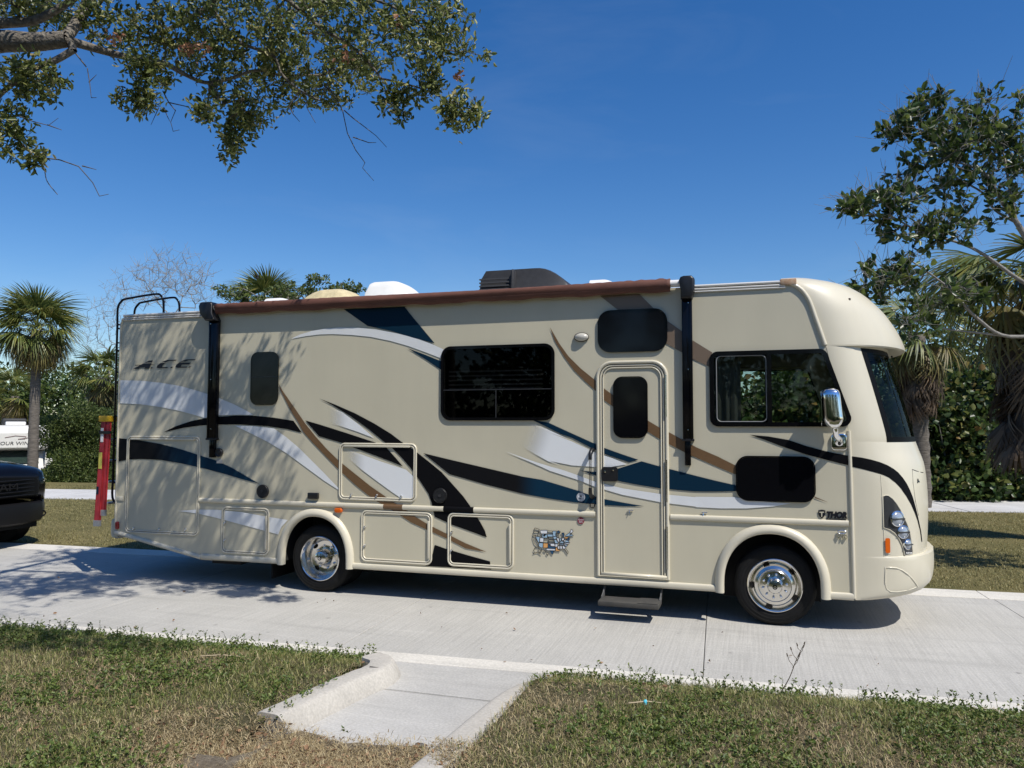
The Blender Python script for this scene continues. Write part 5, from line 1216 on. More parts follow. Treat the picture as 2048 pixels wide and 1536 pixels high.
bs = W3(1678, 884, 0.0)
tube_obj('arm', [(c.x+.03, c.y, c.z-.19), (c.x+.035, c.y+.01, c.z-.26), (bs.x-.005, -.07, bs.z+.03), (bs.x, -.01, bs.z)], [.028, .026, .032, .045], M_chrome, mr, 12)
bev_plate('base_plate', rrect(bs.x-.075, bs.x+.075, bs.z-.085, bs.z+.085, .035), -.026, .004, .014, M_chrome, mr)
# ------------------------------------------------------------------ rear: ladder, bumper, brackets
rl = bpy.data.objects.new('roof_ladder', None); link(rl, MH)
LX = XR-.125; LY0, LY1 = .06, .36
for y, dz in ((LY0, 0), (LY1, 0)):
    pts = smooth_pts([(XR-.02, y, .93), (LX, y, 1.05), (LX, y, 1.3)], 4) + smooth_pts([(LX, y, 3.4), (LX, y, 3.63), (LX+.06, y, 3.72), (LX+.15, y, 3.75), (LX+.62, y, 3.79), (LX+.72, y, 3.76), (LX+.76, y, 3.68), (LX+.77, y, 3.5)], 4)
    tube_obj('rail', pts, .015, M_blkgl, rl, 8)
for z in (1.25, 1.55, 1.85, 2.15, 2.45, 2.75, 3.05, 3.35): tube_obj('rung', [(LX, LY0, z), (LX, LY1, z)], .012, M_blkgl, rl, 8)
for z in (1.25, 1.75, 2.6, 3.15, 3.4):
    for y in (LY0, LY1): tube_obj('bracket', [(LX, y, z), (XR, y, z)], .011, M_blkgl, rl, 6)
bm = bmesh.new(); box(bm, XR-.16, XR-.006, .05, WID-.05, .50, .78, .06); bm_obj('rear_bumper', bm, M_wall, MH, angle=40)
tube_obj('corner_moulding', [(XR-.003, -.001, .62), (XR-.003, -.001, 3.38), (XR+.03, -.001, 3.47)], .014, M_trim, MH, 8)
a, b = zp(2, (212, 678), (268, 714)); x0, x1, z0, z1 = rect_px(*a, *b); box_obj('patch_plate', x0, x1, -.012, -.004, z0, z1, M_trim, MH, .003)
# ------------------------------------------------------------------ red step ladder strapped to the roof ladder
SLD = empty('step_ladder', (0, 0, 0), 0, 'red fibreglass step ladder with yellow cap strapped upright behind the motorhome', 'ladder')
M_redf = mat('red_fibreglass', (.40, .028, .035), .5, var=.35, vs=16, stretch=(1, 1, .4)); M_yel = mat('yellow_cap', (.72, .42, .015), .5, var=.15, vs=12); M_al = mat('ladder_aluminium', (.45, .45, .45), .4, .6)
lx = LX-.075; sy0, sy1 = .04, .42
def rail3(name, p0, p1, wx, wy, m, par):
    """channel section rail between two points"""
    p0, p1 = Vector(p0), Vector(p1); bm = bmesh.new(); 
    for x0, x1, y0, y1 in ((-wx/2, wx/2, -wy/2, -wy/2+.006), (-wx/2, -wx/2+.008, -wy/2, wy/2), (wx/2-.008, wx/2, -wy/2, wy/2)):
        vs = []
        for p in (p0, p1): vs += [bm.verts.new(p+Vector((a, b, 0))) for a, b in ((x0, y0), (x1, y0), (x1, y1), (x0, y1))]
        for q in ((0, 1, 2, 3), (7, 6, 5, 4), (0, 4, 5, 1), (1, 5, 6, 2), (2, 6, 7, 3), (3, 7, 4, 0)): bm.faces.new([vs[i] for i in q])
    return bm_obj(name, bm, m, par)
zt = 2.08; zb_ = .70
for sy, s in ((sy0, -1), (sy1+.02, 1)):
    rail3('front_rail', (lx-.10, sy+s*.05, zb_), (lx-.075, sy, zt), .085, .035, M_redf, SLD); rail3('rear_rail', (lx-.02, sy+s*.03, zb_+.12), (lx, sy, zt), .06, .03, M_redf, SLD)
    box_obj('foot', lx-.148, lx-.055, sy+s*.05-.022, sy+s*.05+.022, zb_-.03, zb_+.05, M_al, SLD); box_obj('foot', lx-.055, lx+.015, sy+s*.03-.019, sy+s*.03+.019, zb_+.11, zb_+.19, M_al, SLD)
for k in range(4): box_obj('step', lx-.14, lx-.05, sy0, sy1, .95+.29*k, .975+.29*k, M_al, SLD)
bm = bmesh.new(); box(bm, lx-.15, lx+.045, sy0-.035, sy1+.055, zt-.005, zt+.075, .012); bm_obj('top_cap', bm, M_yel, SLD, angle=40)
ycl = sy0-.05*.2-.0215
for z0, z1, x0, x1, m in ((1.80, 1.99, -.105, -.06, M_wplast), (1.44, 1.66, -.115, -.06, mat('yellow_label', (.62, .55, .10), .5)), (1.10, 1.2, -.125, -.09, M_navy)):
    f = (z0-zb_)/(zt-zb_); yy = sy0-.05*(1-f)-.0185
    box_obj('label', lx+x0, lx+x1, yy-.004, yy, z0, z1, m, SLD)
box_obj('strap', lx-.125, lx+.07, sy0-.045, sy0-.03, 1.91, 1.95, M_blk, SLD)
# ================================================================== BLACK PICKUP behind the motorhome
M_tb = mat('truck_black', (.003, .003, .004), .12, spec=.3); M_tg = mat('truck_grille', (.004, .004, .004), .5, spec=.2); M_td = mat('truck_bumper', (.008, .008, .009), .4, spec=.25)
TR = empty('pickup_truck', (-12.28, 1.2, 0), 0, 'glossy black pickup truck parked behind the motorhome, front toward it', 'pickup truck')
def tpt(x, y, z): return (x, y, z)
def loft(bm, secs, close=True):
    g = [[bm.verts.new(p) for p in s] for s in secs]; k = len(g[0])
    for a, b in zip(g, g[1:]):
        for j in range(k if close else k-1): bm.faces.new((a[j], a[(j+1) % k], b[(j+1) % k], b[j]))
    if close: bm.faces.new(g[0][::-1]); bm.faces.new(g[-1])
def tsec(x, hw, z0, z1, r=.10, top=0):
    """cross-section of the truck body at x"""
    P = []
    for sgn in (1, -1):
        pts = [(hw, z0), (hw+.015, (z0+z1)/2), (hw-.01, z1-r), (hw-r*.5, z1-r*.25), (hw-r*1.6, z1), (.3, z1+top)]
        P += [(x, sgn*a, b) for a, b in (pts if sgn == 1 else pts[::-1])]
    return P
# front end: hood, grille block, bumper (local x: +.5 is the nose)
bm = bmesh.new(); loft(bm, [tsec(-5.35, .98, .62, 1.42, .06), tsec(-5.3, 1.0, .55, 1.45, .06), tsec(-1.6, 1.0, .55, 1.42, .08), tsec(-1.0, 1.0, .55, 1.36, .12, .03), tsec(-.25, .99, .60, 1.31, .14, .05), tsec(.15, .955, .66, 1.26, .14, .055), tsec(.33, .89, .72, 1.20, .12, .04), tsec(.40, .80, .78, 1.14, .1, .02)])
bm_obj('body', bm, M_tb, TR, angle=42)
bm = bmesh.new()
def gsec(x, hw, z0, z1): return [(x, a, b) for a, b in ((hw, z0), (hw+.03, (z0+z1)/2), (hw, z1), (0, z1+.03), (-hw, z1), (-hw-.03, (z0+z1)/2), (-hw, z0))]
loft(bm, [gsec(.30, .70, .76, 1.12), gsec(.44, .66, .78, 1.11), gsec(.465, .60, .80, 1.09)]); bm_obj('grille', bm, M_tg, TR, angle=40)
bm = bmesh.new()
for k in range(5):
    z = .82+.06*k; tube(bm, [(.33, .68, z), (.45, .63, z), (.485, .3, z), (.49, 0, z), (.485, -.3, z), (.45, -.63, z), (.33, -.68, z)], .011, 6)
bm_obj('grille_bars', bm, M_td, TR, smooth=True)
text_obj('grille_letters', 'RAM', .16, mat('truck_letter', (.010, .010, .011), .35, spec=.3), TR, (.498, .0, .91), sx=1.5, depth=.006, rot=(math.pi/2, 0, math.pi/2), align='CENTER')
for s in (1, -1):
    h = bpy.data.objects.new('headlight', None); link(h, TR)
    bm = bmesh.new(); loft(bm, [[(.05, s*.995, .90), (.05, s*.995, 1.14), (.0, s*.90, 1.15), (.0, s*.90, .9)], [(.30, s*.90, .88), (.28, s*.90, 1.14), (.22, s*.8, 1.14), (.24, s*.8, .88)], [(.40, s*.76, .93), (.38, s*.76, 1.12), (.3, s*.68, 1.12), (.32, s*.68, .93)]]); bm_obj('lens', bm, mat('truck_lens', (.10, .11, .12), .1, coat=1), h, angle=40)
    lathe_obj('projector', [(.05, 0), (.045, .02), (0, .03)], M_chrome, h, 'X', 16, (.36, s*.80, 1.03))
    bm = bmesh.new(); loft(bm, [[(.24, s*.96, .62), (.22, s*.94, .84), (.1, s*.9, .84), (.1, s*.9, .6)], [(.42, s*.78, .64), (.42, s*.74, .80), (.3, s*.7, .8), (.3, s*.7, .6)]]); bm_obj('corner_panel', bm, M_tb, h, angle=40)
# bumper with lamp pockets
bm = bmesh.new()
def bsec(y, x, z0, z1, d=.16): return [(x, y, z0+.03), (x+.02, y, (z0+z1)/2), (x, y, z1-.02), (x-.05, y, z1), (x-d, y, z1), (x-d, y, z0), (x-.05, y, z0)]
loft(bm, [bsec(-1.0, .10, .50, .72), bsec(-.93, .28, .44, .72), bsec(-.72, .47, .38, .70), bsec(-.35, .53, .36, .70), bsec(0, .545, .36, .70), bsec(.35, .53, .36, .70), bsec(.72, .47, .38, .70), bsec(.93, .28, .44, .72), bsec(1.0, .10, .50, .72)])
bm_obj('bumper', bm, M_td, TR, angle=38)
for s in (1, -1):
    bm = bmesh.new(); tube(bm, [(.465+.0*i, s*.70+.10*math.cos(i*math.pi/8), .50+.05*math.sin(i*math.pi/8)) for i in range(16)], .014, 6, closed=True); bm_obj('lamp_pocket', bm, M_tg, TR, smooth=True)
    lathe_obj('fog_lamp', [(.045, 0), (.04, .015), (0, .02)], M_refl, TR, 'X', 16, (.45, s*.70, .50))
bm = bmesh.new(); loft(bm, [[(x, y, z) for y, z in ((-.66, .30), (-.66, .40), (.66, .40), (.66, .30))] for x in (.1, .44)]); bm_obj('air_dam', bm, M_tg, TR)
# cab, windows, bed
bm = bmesh.new(); loft(bm, [tsec(-1.15, .93, 1.36, 1.40, .02), tsec(-1.75, .80, 1.38, 1.93, .1), tsec(-2.3, .80, 1.38, 1.97, .1), tsec(-3.3, .80, 1.38, 1.95, .1), tsec(-3.65, .88, 1.38, 1.42, .02)]); bm_obj('cab', bm, M_tb, TR, angle=40)
bm = bmesh.new(); loft(bm, [[(-1.24, s, 1.43) for s in (-.80, .80)], [(-1.71, s, 1.87) for s in (-.70, .70)]], False); o = bm_obj('windscreen', bm, M_blkgl, TR); o.location = (.012, 0, .012)
for s in (1, -1):
    bm = bmesh.new(); f = [bm.verts.new((x, s*y, z)) for x, y, z in ((-1.45, .925, 1.45), (-1.80, .835, 1.86), (-3.2, .835, 1.86), (-3.45, .905, 1.45))]; bm.faces.new(f); bm_obj('side_window', bm, M_blkgl, TR)
    bm = bmesh.new(); box(bm, -1.5, -1.3, min(s*.98, s*1.22), max(s*.98, s*1.22), 1.42, 1.62, .03); bm_obj('door_mirror', bm, M_td, TR, angle=40)
for i, (x, s) in enumerate(((-.40, -1), (-.40, 1), (-4.2, -1), (-4.2, 1))):
    wl = bpy.data.objects.new('wheel', None); link(wl, TR); wl.location = (x, s*.985, .405); wl.rotation_euler.z = 0 if s < 0 else math.pi
    pr = [(.24, .02), (.27, .0), (.36, .0), (.385, .015), (.402, .04)]
    for k in range(5): c_ = .07+.035*k; pr += [(.405, c_-.013), (.405, c_-.004), (.393, c_-.003), (.393, c_+.003), (.405, c_+.004)]
    pr += [(.402, .235), (.385, .26), (.27, .27), (.24, .25)]
    lathe_obj('tire', pr, M_rubber, wl, 'Y', 40); lathe_obj('rim', [(.26, .01), (.245, .0), (.22, .05), (.1, .05), (.06, .02), (0, .02)], M_td, wl, 'Y', 30)
    if i > 0:
        pass
bm = bmesh.new()
box(bm, -5.2, .2, -.7, .7, .38, .56); bm_obj('underframe', bm, M_under, TR)
TR.scale = (1, 1, 1.05)
# ================================================================== WHITE CLASS-C MOTORHOME far left
FX = D(34, 905, 35); FW = empty('small_motorhome', (FX.x, FX.y, gz(FX.x, FX.y)-.09), 0, 'white cab-over motorhome parked beyond the trees at far left', 'motorhome')
vd = Vector((CAM.x-FX.x, CAM.y-FX.y)); FW.rotation_euler.z = math.atan2(vd.y, vd.x)+R_(3)    # local +X looks to the camera
M_fw = mat('far_white', (.74, .72, .66), .45, var=.08, vs=3); M_fwi = mat('far_glass', (.02, .035, .03), .1)
bm = bmesh.new(); box(bm, -6.2, -.9, -1.22, 1.22, .45, 3.15, .05); bm_obj('house_body', bm, M_fw, FW, angle=40)
bm = bmesh.new(); loft(bm, [[(x, y, z) for y, z in ((-1.2, zl), (-1.2, zh-.1), (-1.05, zh), (1.05, zh), (1.2, zh-.1), (1.2, zl))] for x, zl, zh in ((-1.0, 2.0, 3.15), (-.1, 2.02, 3.12), (.35, 2.12, 2.98), (.5, 2.16, 2.8))]); ov = bm_obj('overcab', bm, M_fw, FW, angle=35)
text_obj('lettering', 'FOUR WINDS', .21, mat('far_letter', (.05, .05, .055), .5), ov, (.50, -.05, 2.28), sx=1.15, shear=.15, depth=.015, rot=(R_(90), 0, math.pi/2), align='CENTER')
tube_obj('swirl', [(.50, y, z) for y, z in ((-.5, 2.60), (-.1, 2.68), (.30, 2.64), (.25, 2.54), (.0, 2.53), (.45, 2.60), (.9, 2.48))], .022, mat('far_swirl', (.16, .10, .09), .5), ov, 5)
for y in (-.6, -.3, 0, .3, .6): box_obj('clearance_lamp', .44, .5, y-.05, y+.05, 2.15, 2.18, M_wplast, ov)
bm = bmesh.new(); loft(bm, [[(x, y, z) for y, z in ((-1.0, .55), (-1.0, zh-.05), (-.85, zh), (.85, zh), (1.0, zh-.05), (1.0, .55))] for x, zh in ((-.9, 2.05), (-.35, 2.02), (.55, 1.38), (1.35, 1.22), (1.45, 1.05))]); bm_obj('van_cab', bm, M_fw, FW, angle=35)
bm = bmesh.new(); f = [bm.verts.new(v) for v in ((.53, -.82, 1.44), (.53, .82, 1.44), (-.22, .74, 1.98), (-.22, -.74, 1.98))]; bm.faces.new(f); o = bm_obj('windscreen', bm, M_fwi, FW); o.location = (.02, 0, .02)
bm = bmesh.new(); box(bm, 1.40, 1.50, -.62, .62, .80, 1.14, .02); bm_obj('grille', bm, M_refl, FW, angle=40)
for s in (1, -1):
    box_obj('headlight', 1.38, 1.48, min(s*.68, s*.95), max(s*.68, s*.95), .88, 1.10, M_lens, FW, .02); box_obj('door_mirror', .35, .5, min(s*1.05, s*1.35), max(s*1.05, s*1.35), 1.35, 1.65, M_fw, FW, .03)
    for x in (.75, -4.4):
        o = lathe_obj('wheel', [(.2, .02), (.38, 0), (.40, .05), (.40, .2), (.2, .22)], M_rubber, FW, 'Y', 28, (0, 0, 0)); o.location = (x, s*1.0, .40); o.rotation_euler.z = 0 if s < 0 else math.pi
box_obj('bumper', 1.42, 1.6, -1.0, 1.0, .45, .68, M_fw, FW, .03)
pd = box_obj('roof_vent', -2.3, -1.6, -.4, .4, 3.15, 3.32, M_wplast, FW, .04); box_obj('air_conditioner', -3.6, -2.6, -.5, .5, 3.15, 3.48, M_dkgrey, FW, .08)
# ================================================================== TREES AND PALMS
M_bark = mat('oak_bark', (.20, .175, .14), .9, var=.55, vs=22, bump=.9, bs=45, col2=(.07, .06, .048), stretch=(1, 1, 1))
M_grey = mat('grey_bark', (.25, .235, .21), .85, var=.35, vs=18, bump=.3, bs=60)
M_twig = mat('dark_twig', (.11, .095, .08), .85)
M_palmtr = mat('palm_trunk', (.15, .13, .107), .9, var=.5, vs=9, bump=.9, bs=16, stretch=(.6, .6, 3))
M_oak = leafmat('oak_leaves', [rgb((60, 72, 36)), rgb((90, 102, 52)), rgb((120, 130, 72)), rgb((152, 154, 94)), rgb((186, 176, 124))], .36, .42, [0, .35, .7, .93, 1])
M_ficus = leafmat('broad_leaves', [rgb((34, 52, 26)), rgb((56, 76, 36)), rgb((82, 102, 50)), rgb((108, 116, 58))], .35, .3)
M_grape = leafmat('grape_leaves', [rgb((34, 52, 26)), rgb((56, 78, 38)), rgb((88, 104, 54)), rgb((120, 118, 66)), rgb((140, 110, 60))], .4, .3, [0, .45, .8, .97, 1])
M_fine = leafmat('fine_leaves', [rgb((58, 74, 36)), rgb((84, 100, 50)), rgb((112, 122, 68))], .5, .35)
M_frond = leafmat('palm_frond', [rgb((66, 80, 40)), rgb((86, 100, 50)), rgb((114, 120, 62)), rgb((144, 138, 76))], .4, .22)
M_frondy = leafmat('palm_frond_yellow', [rgb((96, 96, 52)), rgb((122, 114, 62)), rgb((104, 88, 56))], .5, .3)
M_dead = leafmat('dead_frond', [rgb((72, 60, 48)), rgb((100, 84, 68)), rgb((124, 106, 86)), rgb((58, 48, 40))], .8, .15)

def sticks(name, E, m, parent, n=5):
    """E: (k,8) p0 p1 r0 r1 -> one mesh of tapered sticks"""
    E = np.asarray(E, dtype=float); p0, p1, r0, r1 = E[:, 0:3], E[:, 3:6], E[:, 6], E[:, 7]; t = p1-p0; t /= (np.linalg.norm(t, axis=1)[:, None]+1e-9)
    a = np.where(np.abs(t[:, 2:3]) < .9, np.array([[0, 0, 1.0]]), np.array([[1.0, 0, 0]])); u = np.cross(t, a); u /= np.linalg.norm(u, axis=1)[:, None]; v = np.cross(t, u)
    R0 = []; R1 = []
    for j in range(n):
        c, s = math.cos(2*math.pi*j/n), math.sin(2*math.pi*j/n)
        R0.append(p0+(u*c+v*s)*r0[:, None]); R1.append(p1+t*(r1[:, None]*.5)+(u*c+v*s)*r1[:, None])
    V = np.stack(R0+R1, 1).reshape(-1, 3); k = np.arange(len(E))*2*n; F = []
    for j in range(n): F.append(np.stack([k+j, k+(j+1) % n, k+n+(j+1) % n, k+n+j], 1))
    return np_obj(name, V, np.concatenate(F), m, parent, smooth=True)
class Skel:
    def __init__(s): s.p = []; s.par = []; s.r = []; s.fix = []
    def path(s, pts, r0, r1, start=-1, n=5):
        P = smooth_pts(pts, n); prev = start
        for i, q in enumerate(P):
            s.p.append(np.array(q)); s.par.append(prev); s.fix.append(r0+(r1-r0)*i/(len(P)-1)); prev = len(s.p)-1
        return prev
    def nearest(s, q):
        A = np.array(s.p); return int(np.argmin(np.linalg.norm(A-np.array(q), axis=1)))
    def grow(s, tips, seg=.22, jit=.25, droop=.0, bias=None):
        """each tip reaches back to the nearest part of the tree along a crooked course"""
        ends = []; A = np.array(s.p); buf = list(s.p)
        d0 = [np.min(np.linalg.norm(A-t, axis=1)) for t in tips]
        arr = np.zeros((len(buf)+len(tips)*14, 3)); arr[:len(buf)] = A; cnt = len(buf)
        for k in np.argsort(d0):
            t = np.array(tips[k]); dd = np.linalg.norm(arr[:cnt]-t, axis=1); i = int(np.argmin(dd)); d = dd[i]
            if d < .03: continue
            par = s.par[i]; g = (arr[i]-arr[par]) if par >= 0 else np.array([0, 0, 1.0]); g = g/(np.linalg.norm(g)+1e-9)
            m_ = max(1, min(12, int(d/seg))); p0 = arr[i].copy(); c1 = p0+g*d*.35; prev = i
            for q in range(1, m_+1):
                f = q/m_; b = (1-f)**2*p0+2*f*(1-f)*c1+f*f*t
                if q < m_: b = b+RNG.normal(0, jit*seg*.4, 3); b[2] -= droop*math.sin(math.pi*f)*d
                arr[cnt] = b; s.p.append(b); s.par.append(prev); s.fix.append(0); prev = cnt; cnt += 1
            ends.append(prev)
        return ends
    def radii(s, r0, pw=2.4):
        n = len(s.p); acc = np.zeros(n)
        R = np.zeros(n)
        for i in range(n-1, -1, -1):
            R[i] = max(r0, acc[i]**(1/pw)) if s.fix[i] == 0 else max(s.fix[i], r0)
            if s.par[i] >= 0 and s.fix[i] == 0: acc[s.par[i]] += R[i]**pw
        s.R = R; return R
    def edges(s, lo=0, hi=9, free=True):
        E = []
        for i, q in enumerate(s.par):
            if q < 0 or np.linalg.norm(np.array(s.p[q])-np.array(s.p[i])) < 1e-5: continue
            r1 = s.R[i]; rq = min(s.R[q], r1*1.6) if s.fix[i] == 0 else s.R[q]
            if lo <= r1 < hi: E.append([*s.p[q], *s.p[i], rq, r1])
        return E
def leaf_cloud(sk, ends, per, size, spread, m, name, parent, ratio=.4, up=.3, extra=0.0):
    """leaves along the last stretch of each twig"""
    pos = []; ax = []
    for e in ends:
        q = sk.par[e]; p1 = sk.p[e]; p0 = sk.p[q] if q >= 0 else p1; d = p1-p0; L_ = np.linalg.norm(d)+1e-9; d = d/L_
        n = max(1, int(RNG.poisson(per)))
        f = RNG.uniform(0, 1, n)**.6
        b = p1[None]-d[None]*((1-f)*min(L_, spread))[:, None]
        a = d[None]*RNG.uniform(.2, 1.0, n)[:, None]+RNG.normal(0, .75, (n, 3)); a[:, 2] += up
        pos.append(b+RNG.normal(0, spread*.10, (n, 3))); ax.append(a)
    pos = np.concatenate(pos); ax = np.concatenate(ax)
    return leaves_np(name, pos, ax, RNG.uniform(*size, len(pos)), m, parent, ratio)
def blob_tips(px, py, rx, ry, d0, d1, n):
    """twig ends in an ellipsoidal clump centred on a sight line"""
    out = []; dm = (d0+d1)/2; c = D(px, py, dm); wx, wz = rx*dm/CF, ry*dm/CF; wd = (d1-d0)/2
    for _ in range(n):
        v = RNG.normal(size=3); v /= np.linalg.norm(v); v *= RNG.uniform(0, 1)**.42
        out.append(np.array(c)+np.array(_R)*v[0]*wx+np.array((0, 0, 1.0))*v[2]*wz+np.array((_F.x, _F.y, 0))*v[1]*wd)
    return out

# ------------------------------------------------------------------ live oak reaching in from the upper left
OAK = empty('oak_tree', (-6.6, -7.2, 0), 0, 'live oak whose limbs and leaves reach across the upper left', 'tree')
sk_ = Skel(); dd = 7.4
def dp(pts, d0, d1=None):
    d1 = d1 or d0; n = len(pts); return [D(x, y, d0+(d1-d0)*i/max(1, n-1)) for i, (x, y) in enumerate(pts)]
sk_.path([(-6.6, -7.2, 0), (-6.5, -7.1, 1.2), (-6.45, -6.8, 2.4), (-6.2, -6.2, 3.5), (-6.0, -5.4, 4.3)], .30, .20)
a0 = sk_.nearest((-6.0, -5.4, 4.3))
j1 = sk_.path([(-5.95, -5.1, 4.45)] + dp([(-90, 95), (0, 83), (65, 84), (128, 79)], 6.9), .12, .068, a0)
sk_.path(dp([(128, 79), (150, 50), (169, 16), (190, -40), (230, -120)], 6.9, 7.6), .055, .035, j1)
j2 = sk_.path(dp([(128, 79), (167, 90), (208, 102), (262, 116), (325, 126), (366, 147)], 6.9, 7.4), .042, .022, j1)
j2b = sk_.path(dp([(366, 147), (410, 165), (456, 158), (512, 141), (560, 150), (650, 150)], 7.4, 8.0), .020, .010, j2)
sk_.path([(-5.95, -5.1, 4.6)] + dp([(-60, 55), (0, 47), (65, 42), (109, 22), (160, -10)], 7.2), .06, .03, a0)
sk_.path(dp([(146, 100), (112, 120), (80, 132), (52, 146), (26, 167), (0, 190), (-30, 230)], 6.9, 6.7), .032, .018, sk_.nearest(D(146, 84, 6.9)))
j3 = sk_.path(dp([(230, -120), (420, -60), (417, 8), (365, 44), (312, 70)], 7.6, 7.5), .04, .018, sk_.nearest(D(230, -120, 7.6)))
j4 = sk_.path(dp([(417, 8), (456, 60), (482, 86), (547, 112), (562, 146), (599, 180), (640, 201)], 7.5, 7.6), .02, .009, sk_.nearest(D(417, 8, 7.5)))
j5 = sk_.path(dp([(417, 8), (520, -30), (600, 20), (646, 60), (682, 78), (716, 104), (742, 130), (762, 157)], 7.5, 7.3), .024, .010, sk_.nearest(D(417, 8, 7.5)))
j6 = sk_.path(dp([(600, 20), (700, -10), (800, 20), (850, 60), (880, 110)], 7.4, 7.0), .018, .008, sk_.nearest(D(600, 20, 7.4)))
j7 = sk_.path(dp([(762, 157), (800, 165), (850, 180), (900, 205), (945, 240)], 7.3, 6.9), .010, .005, j5)
j8 = sk_.path(dp([(-30, 230), (0, 255), (26, 271), (60, 305), (86, 331), (94, 362), (115, 389)], 6.7, 6.5), .012, .003, sk_.nearest(D(-30, 230, 6.7)))
# limbs over the frame that throw the shade on the rear of the motorhome
sk_.path([tuple(sk_.p[a0]), (-6.2, -4.2, 5.6), (-6.0, -3.0, 6.6), (-5.8, -1.8, 7.3), (-5.6, -.9, 7.8)], .10, .03, a0)
bare = []
for pts, d in (([(654, 167), (687, 221), (695, 266), (713, 300), (729, 326), (727, 338), (747, 362)], 7.5), ([(687, 221), (706, 237), (729, 253), (752, 272), (773, 292)], 7.5), ([(705, 276), (737, 283), (752, 284)], 7.5),
               ([(73, 315), (117, 316), (161, 332), (187, 365), (200, 392), (214, 388)], 6.55), ([(161, 332), (193, 340)], 6.55), ([(0, 234), (36, 230), (68, 243), (96, 249), (117, 234)], 6.6), ([(96, 249), (126, 259)], 6.6),
               ([(172, 133), (180, 167), (182, 194), (193, 195)], 6.9), ([(180, 165), (192, 147)], 6.9), ([(323, 180), (338, 203), (352, 222), (342, 243), (345, 263), (360, 262)], 7.2), ([(338, 203), (375, 213), (392, 228)], 7.2), ([(328, 215), (334, 232), (340, 244)], 7.2), ([(317, 215), (302, 250)], 7.2), ([(611, 195), (613, 215), (631, 246)], 7.6), ([(577, 215), (585, 230), (598, 245)], 7.6)):
    P_ = dp(pts, d); r = np.linspace(.0058, .0022, len(P_))
    st_ = sk_.nearest(P_[0])
    if (Vector(sk_.p[st_])-P_[0]).length > .05 and (Vector(sk_.p[st_])-P_[0]).length < .22: bare.append([*sk_.p[st_], *P_[0], .006, .0058])
    P_ = [p+Vector(RNG.normal(0, .006, 3)) for p in P_]
    for i in range(len(P_)-1): bare.append([*P_[i], *P_[i+1], r[i], r[i+1]])
tips = []
for c in ((500, 60, 250, 75, 6.9, 8.3, 240), (350, 70, 150, 60, 6.8, 7.9, 110), (580, 140, 95, 75, 7.4, 8.7, 120), (470, 170, 85, 55, 7.2, 8.4, 90), (750, 55, 150, 75, 6.6, 8.0, 190), (870, 75, 85, 90, 6.5, 7.5, 110), (700, 140, 80, 60, 7.6, 8.7, 76),
          (285, 200, 52, 27, 6.8, 7.2, 46), (300, 140, 50, 28, 6.8, 7.3, 44), (465, 290, 24, 46, 7.7, 8.1, 40), (500, 240, 50, 35, 7.6, 8.2, 50), (410, 225, 28, 20, 6.9, 7.3, 22), (60, 160, 72, 48, 6.4, 7.0, 90), (20, 260, 34, 60, 6.3, 6.8, 50), (68, 315, 22, 26, 6.4, 6.6, 16),
          (795, 205, 45, 38, 6.8, 7.2, 44), (925, 220, 48, 45, 6.6, 7.0, 50), (975, 113, 8, 10, 6.8, 7.0, 4), (70, 20, 90, 40, 6.9, 7.8, 80), (210, 40, 70, 60, 6.9, 7.8, 60), (640, 190, 50, 22, 8.1, 8.6, 26), (860, 160, 50, 35, 6.7, 7.2, 26)):
    tips += blob_tips(*c)
n_vis = len(tips)
for c, r, n in (((-5.5, -2.0, 7.2), (1.0, 1.0, .5), 60), ((-4.9, -1.6, 6.9), (.8, .55, .5), 60), ((-6.1, -1.3, 7.3), (.8, .7, .6), 70), ((-4.6, -1.0, 7.2), (.6, .35, .45), 26), ((-4.0, -2.8, 6.4), (1.3, .8, .4), 80), ((-6.6, -3.2, 6.2), (1.2, 1.2, .5), 90), ((-5.2, -4.2, 6.0), (1.6, 1.0, .5), 80), ((-2.9, -4.85, 5.7), (1.5, .5, .35), 200), ((-4.3, -3.0, 6.5), (1.4, .6, .4), 130), ((-4.7, -1.45, 6.5), (.8, .3, .6), 70), ((-5.6, -1.6, 7.6), (.9, .7, .5), 90), ((-5.4, -3.6, 6.6), (1.5, .7, .4), 120)):
    for _ in range(n):
        v = RNG.normal(size=3); v /= np.linalg.norm(v); v *= RNG.uniform(0, 1)**.5; tips.append(np.array(c)+v*np.array(r))
ends = sk_.grow(tips, .17, .35, .03)
sk_.radii(.0026)
off = Vector(OAK.location)
o1 = sticks('trunk', sk_.edges(.0665, 9), M_bark, OAK, 12); o2 = sticks('branches', sk_.edges(.0075, .0665), M_bark, OAK, 7); o3 = sticks('twigs', sk_.edges(0, .0075)+bare, M_twig, OAK, 4)
o4 = leaf_cloud(sk_, ends, 10.5, (.038, .08), .30, M_oak, 'crown', OAK, .40, .12)
for o in (o1, o2, o3, o4): o.data.transform(Matrix.Translation(-off))
for o in (o2, o3, o4): o['kind'] = 'stuff'
# a few withered leaf clumps
pos = []; ax = []
for px, py in ((405, 100), (230, 78), (375, 95), (797, 44), (693, 112), (915, 155)):
    c = np.array(D(px, py, 7.0)); n = 22; pos.append(c+RNG.normal(0, .035, (n, 3))); ax.append(RNG.normal(0, 1, (n, 3)))
o = leaves_np('withered_leaves', np.concatenate(pos), np.concatenate(ax), RNG.uniform(.035, .06, 132), leafmat('withered', [rgb((150, 104, 72)), rgb((190, 146, 112)), rgb((120, 84, 60))], .7, .3), OAK, .5); o.data.transform(Matrix.Translation(-off)); o['kind'] = 'stuff'

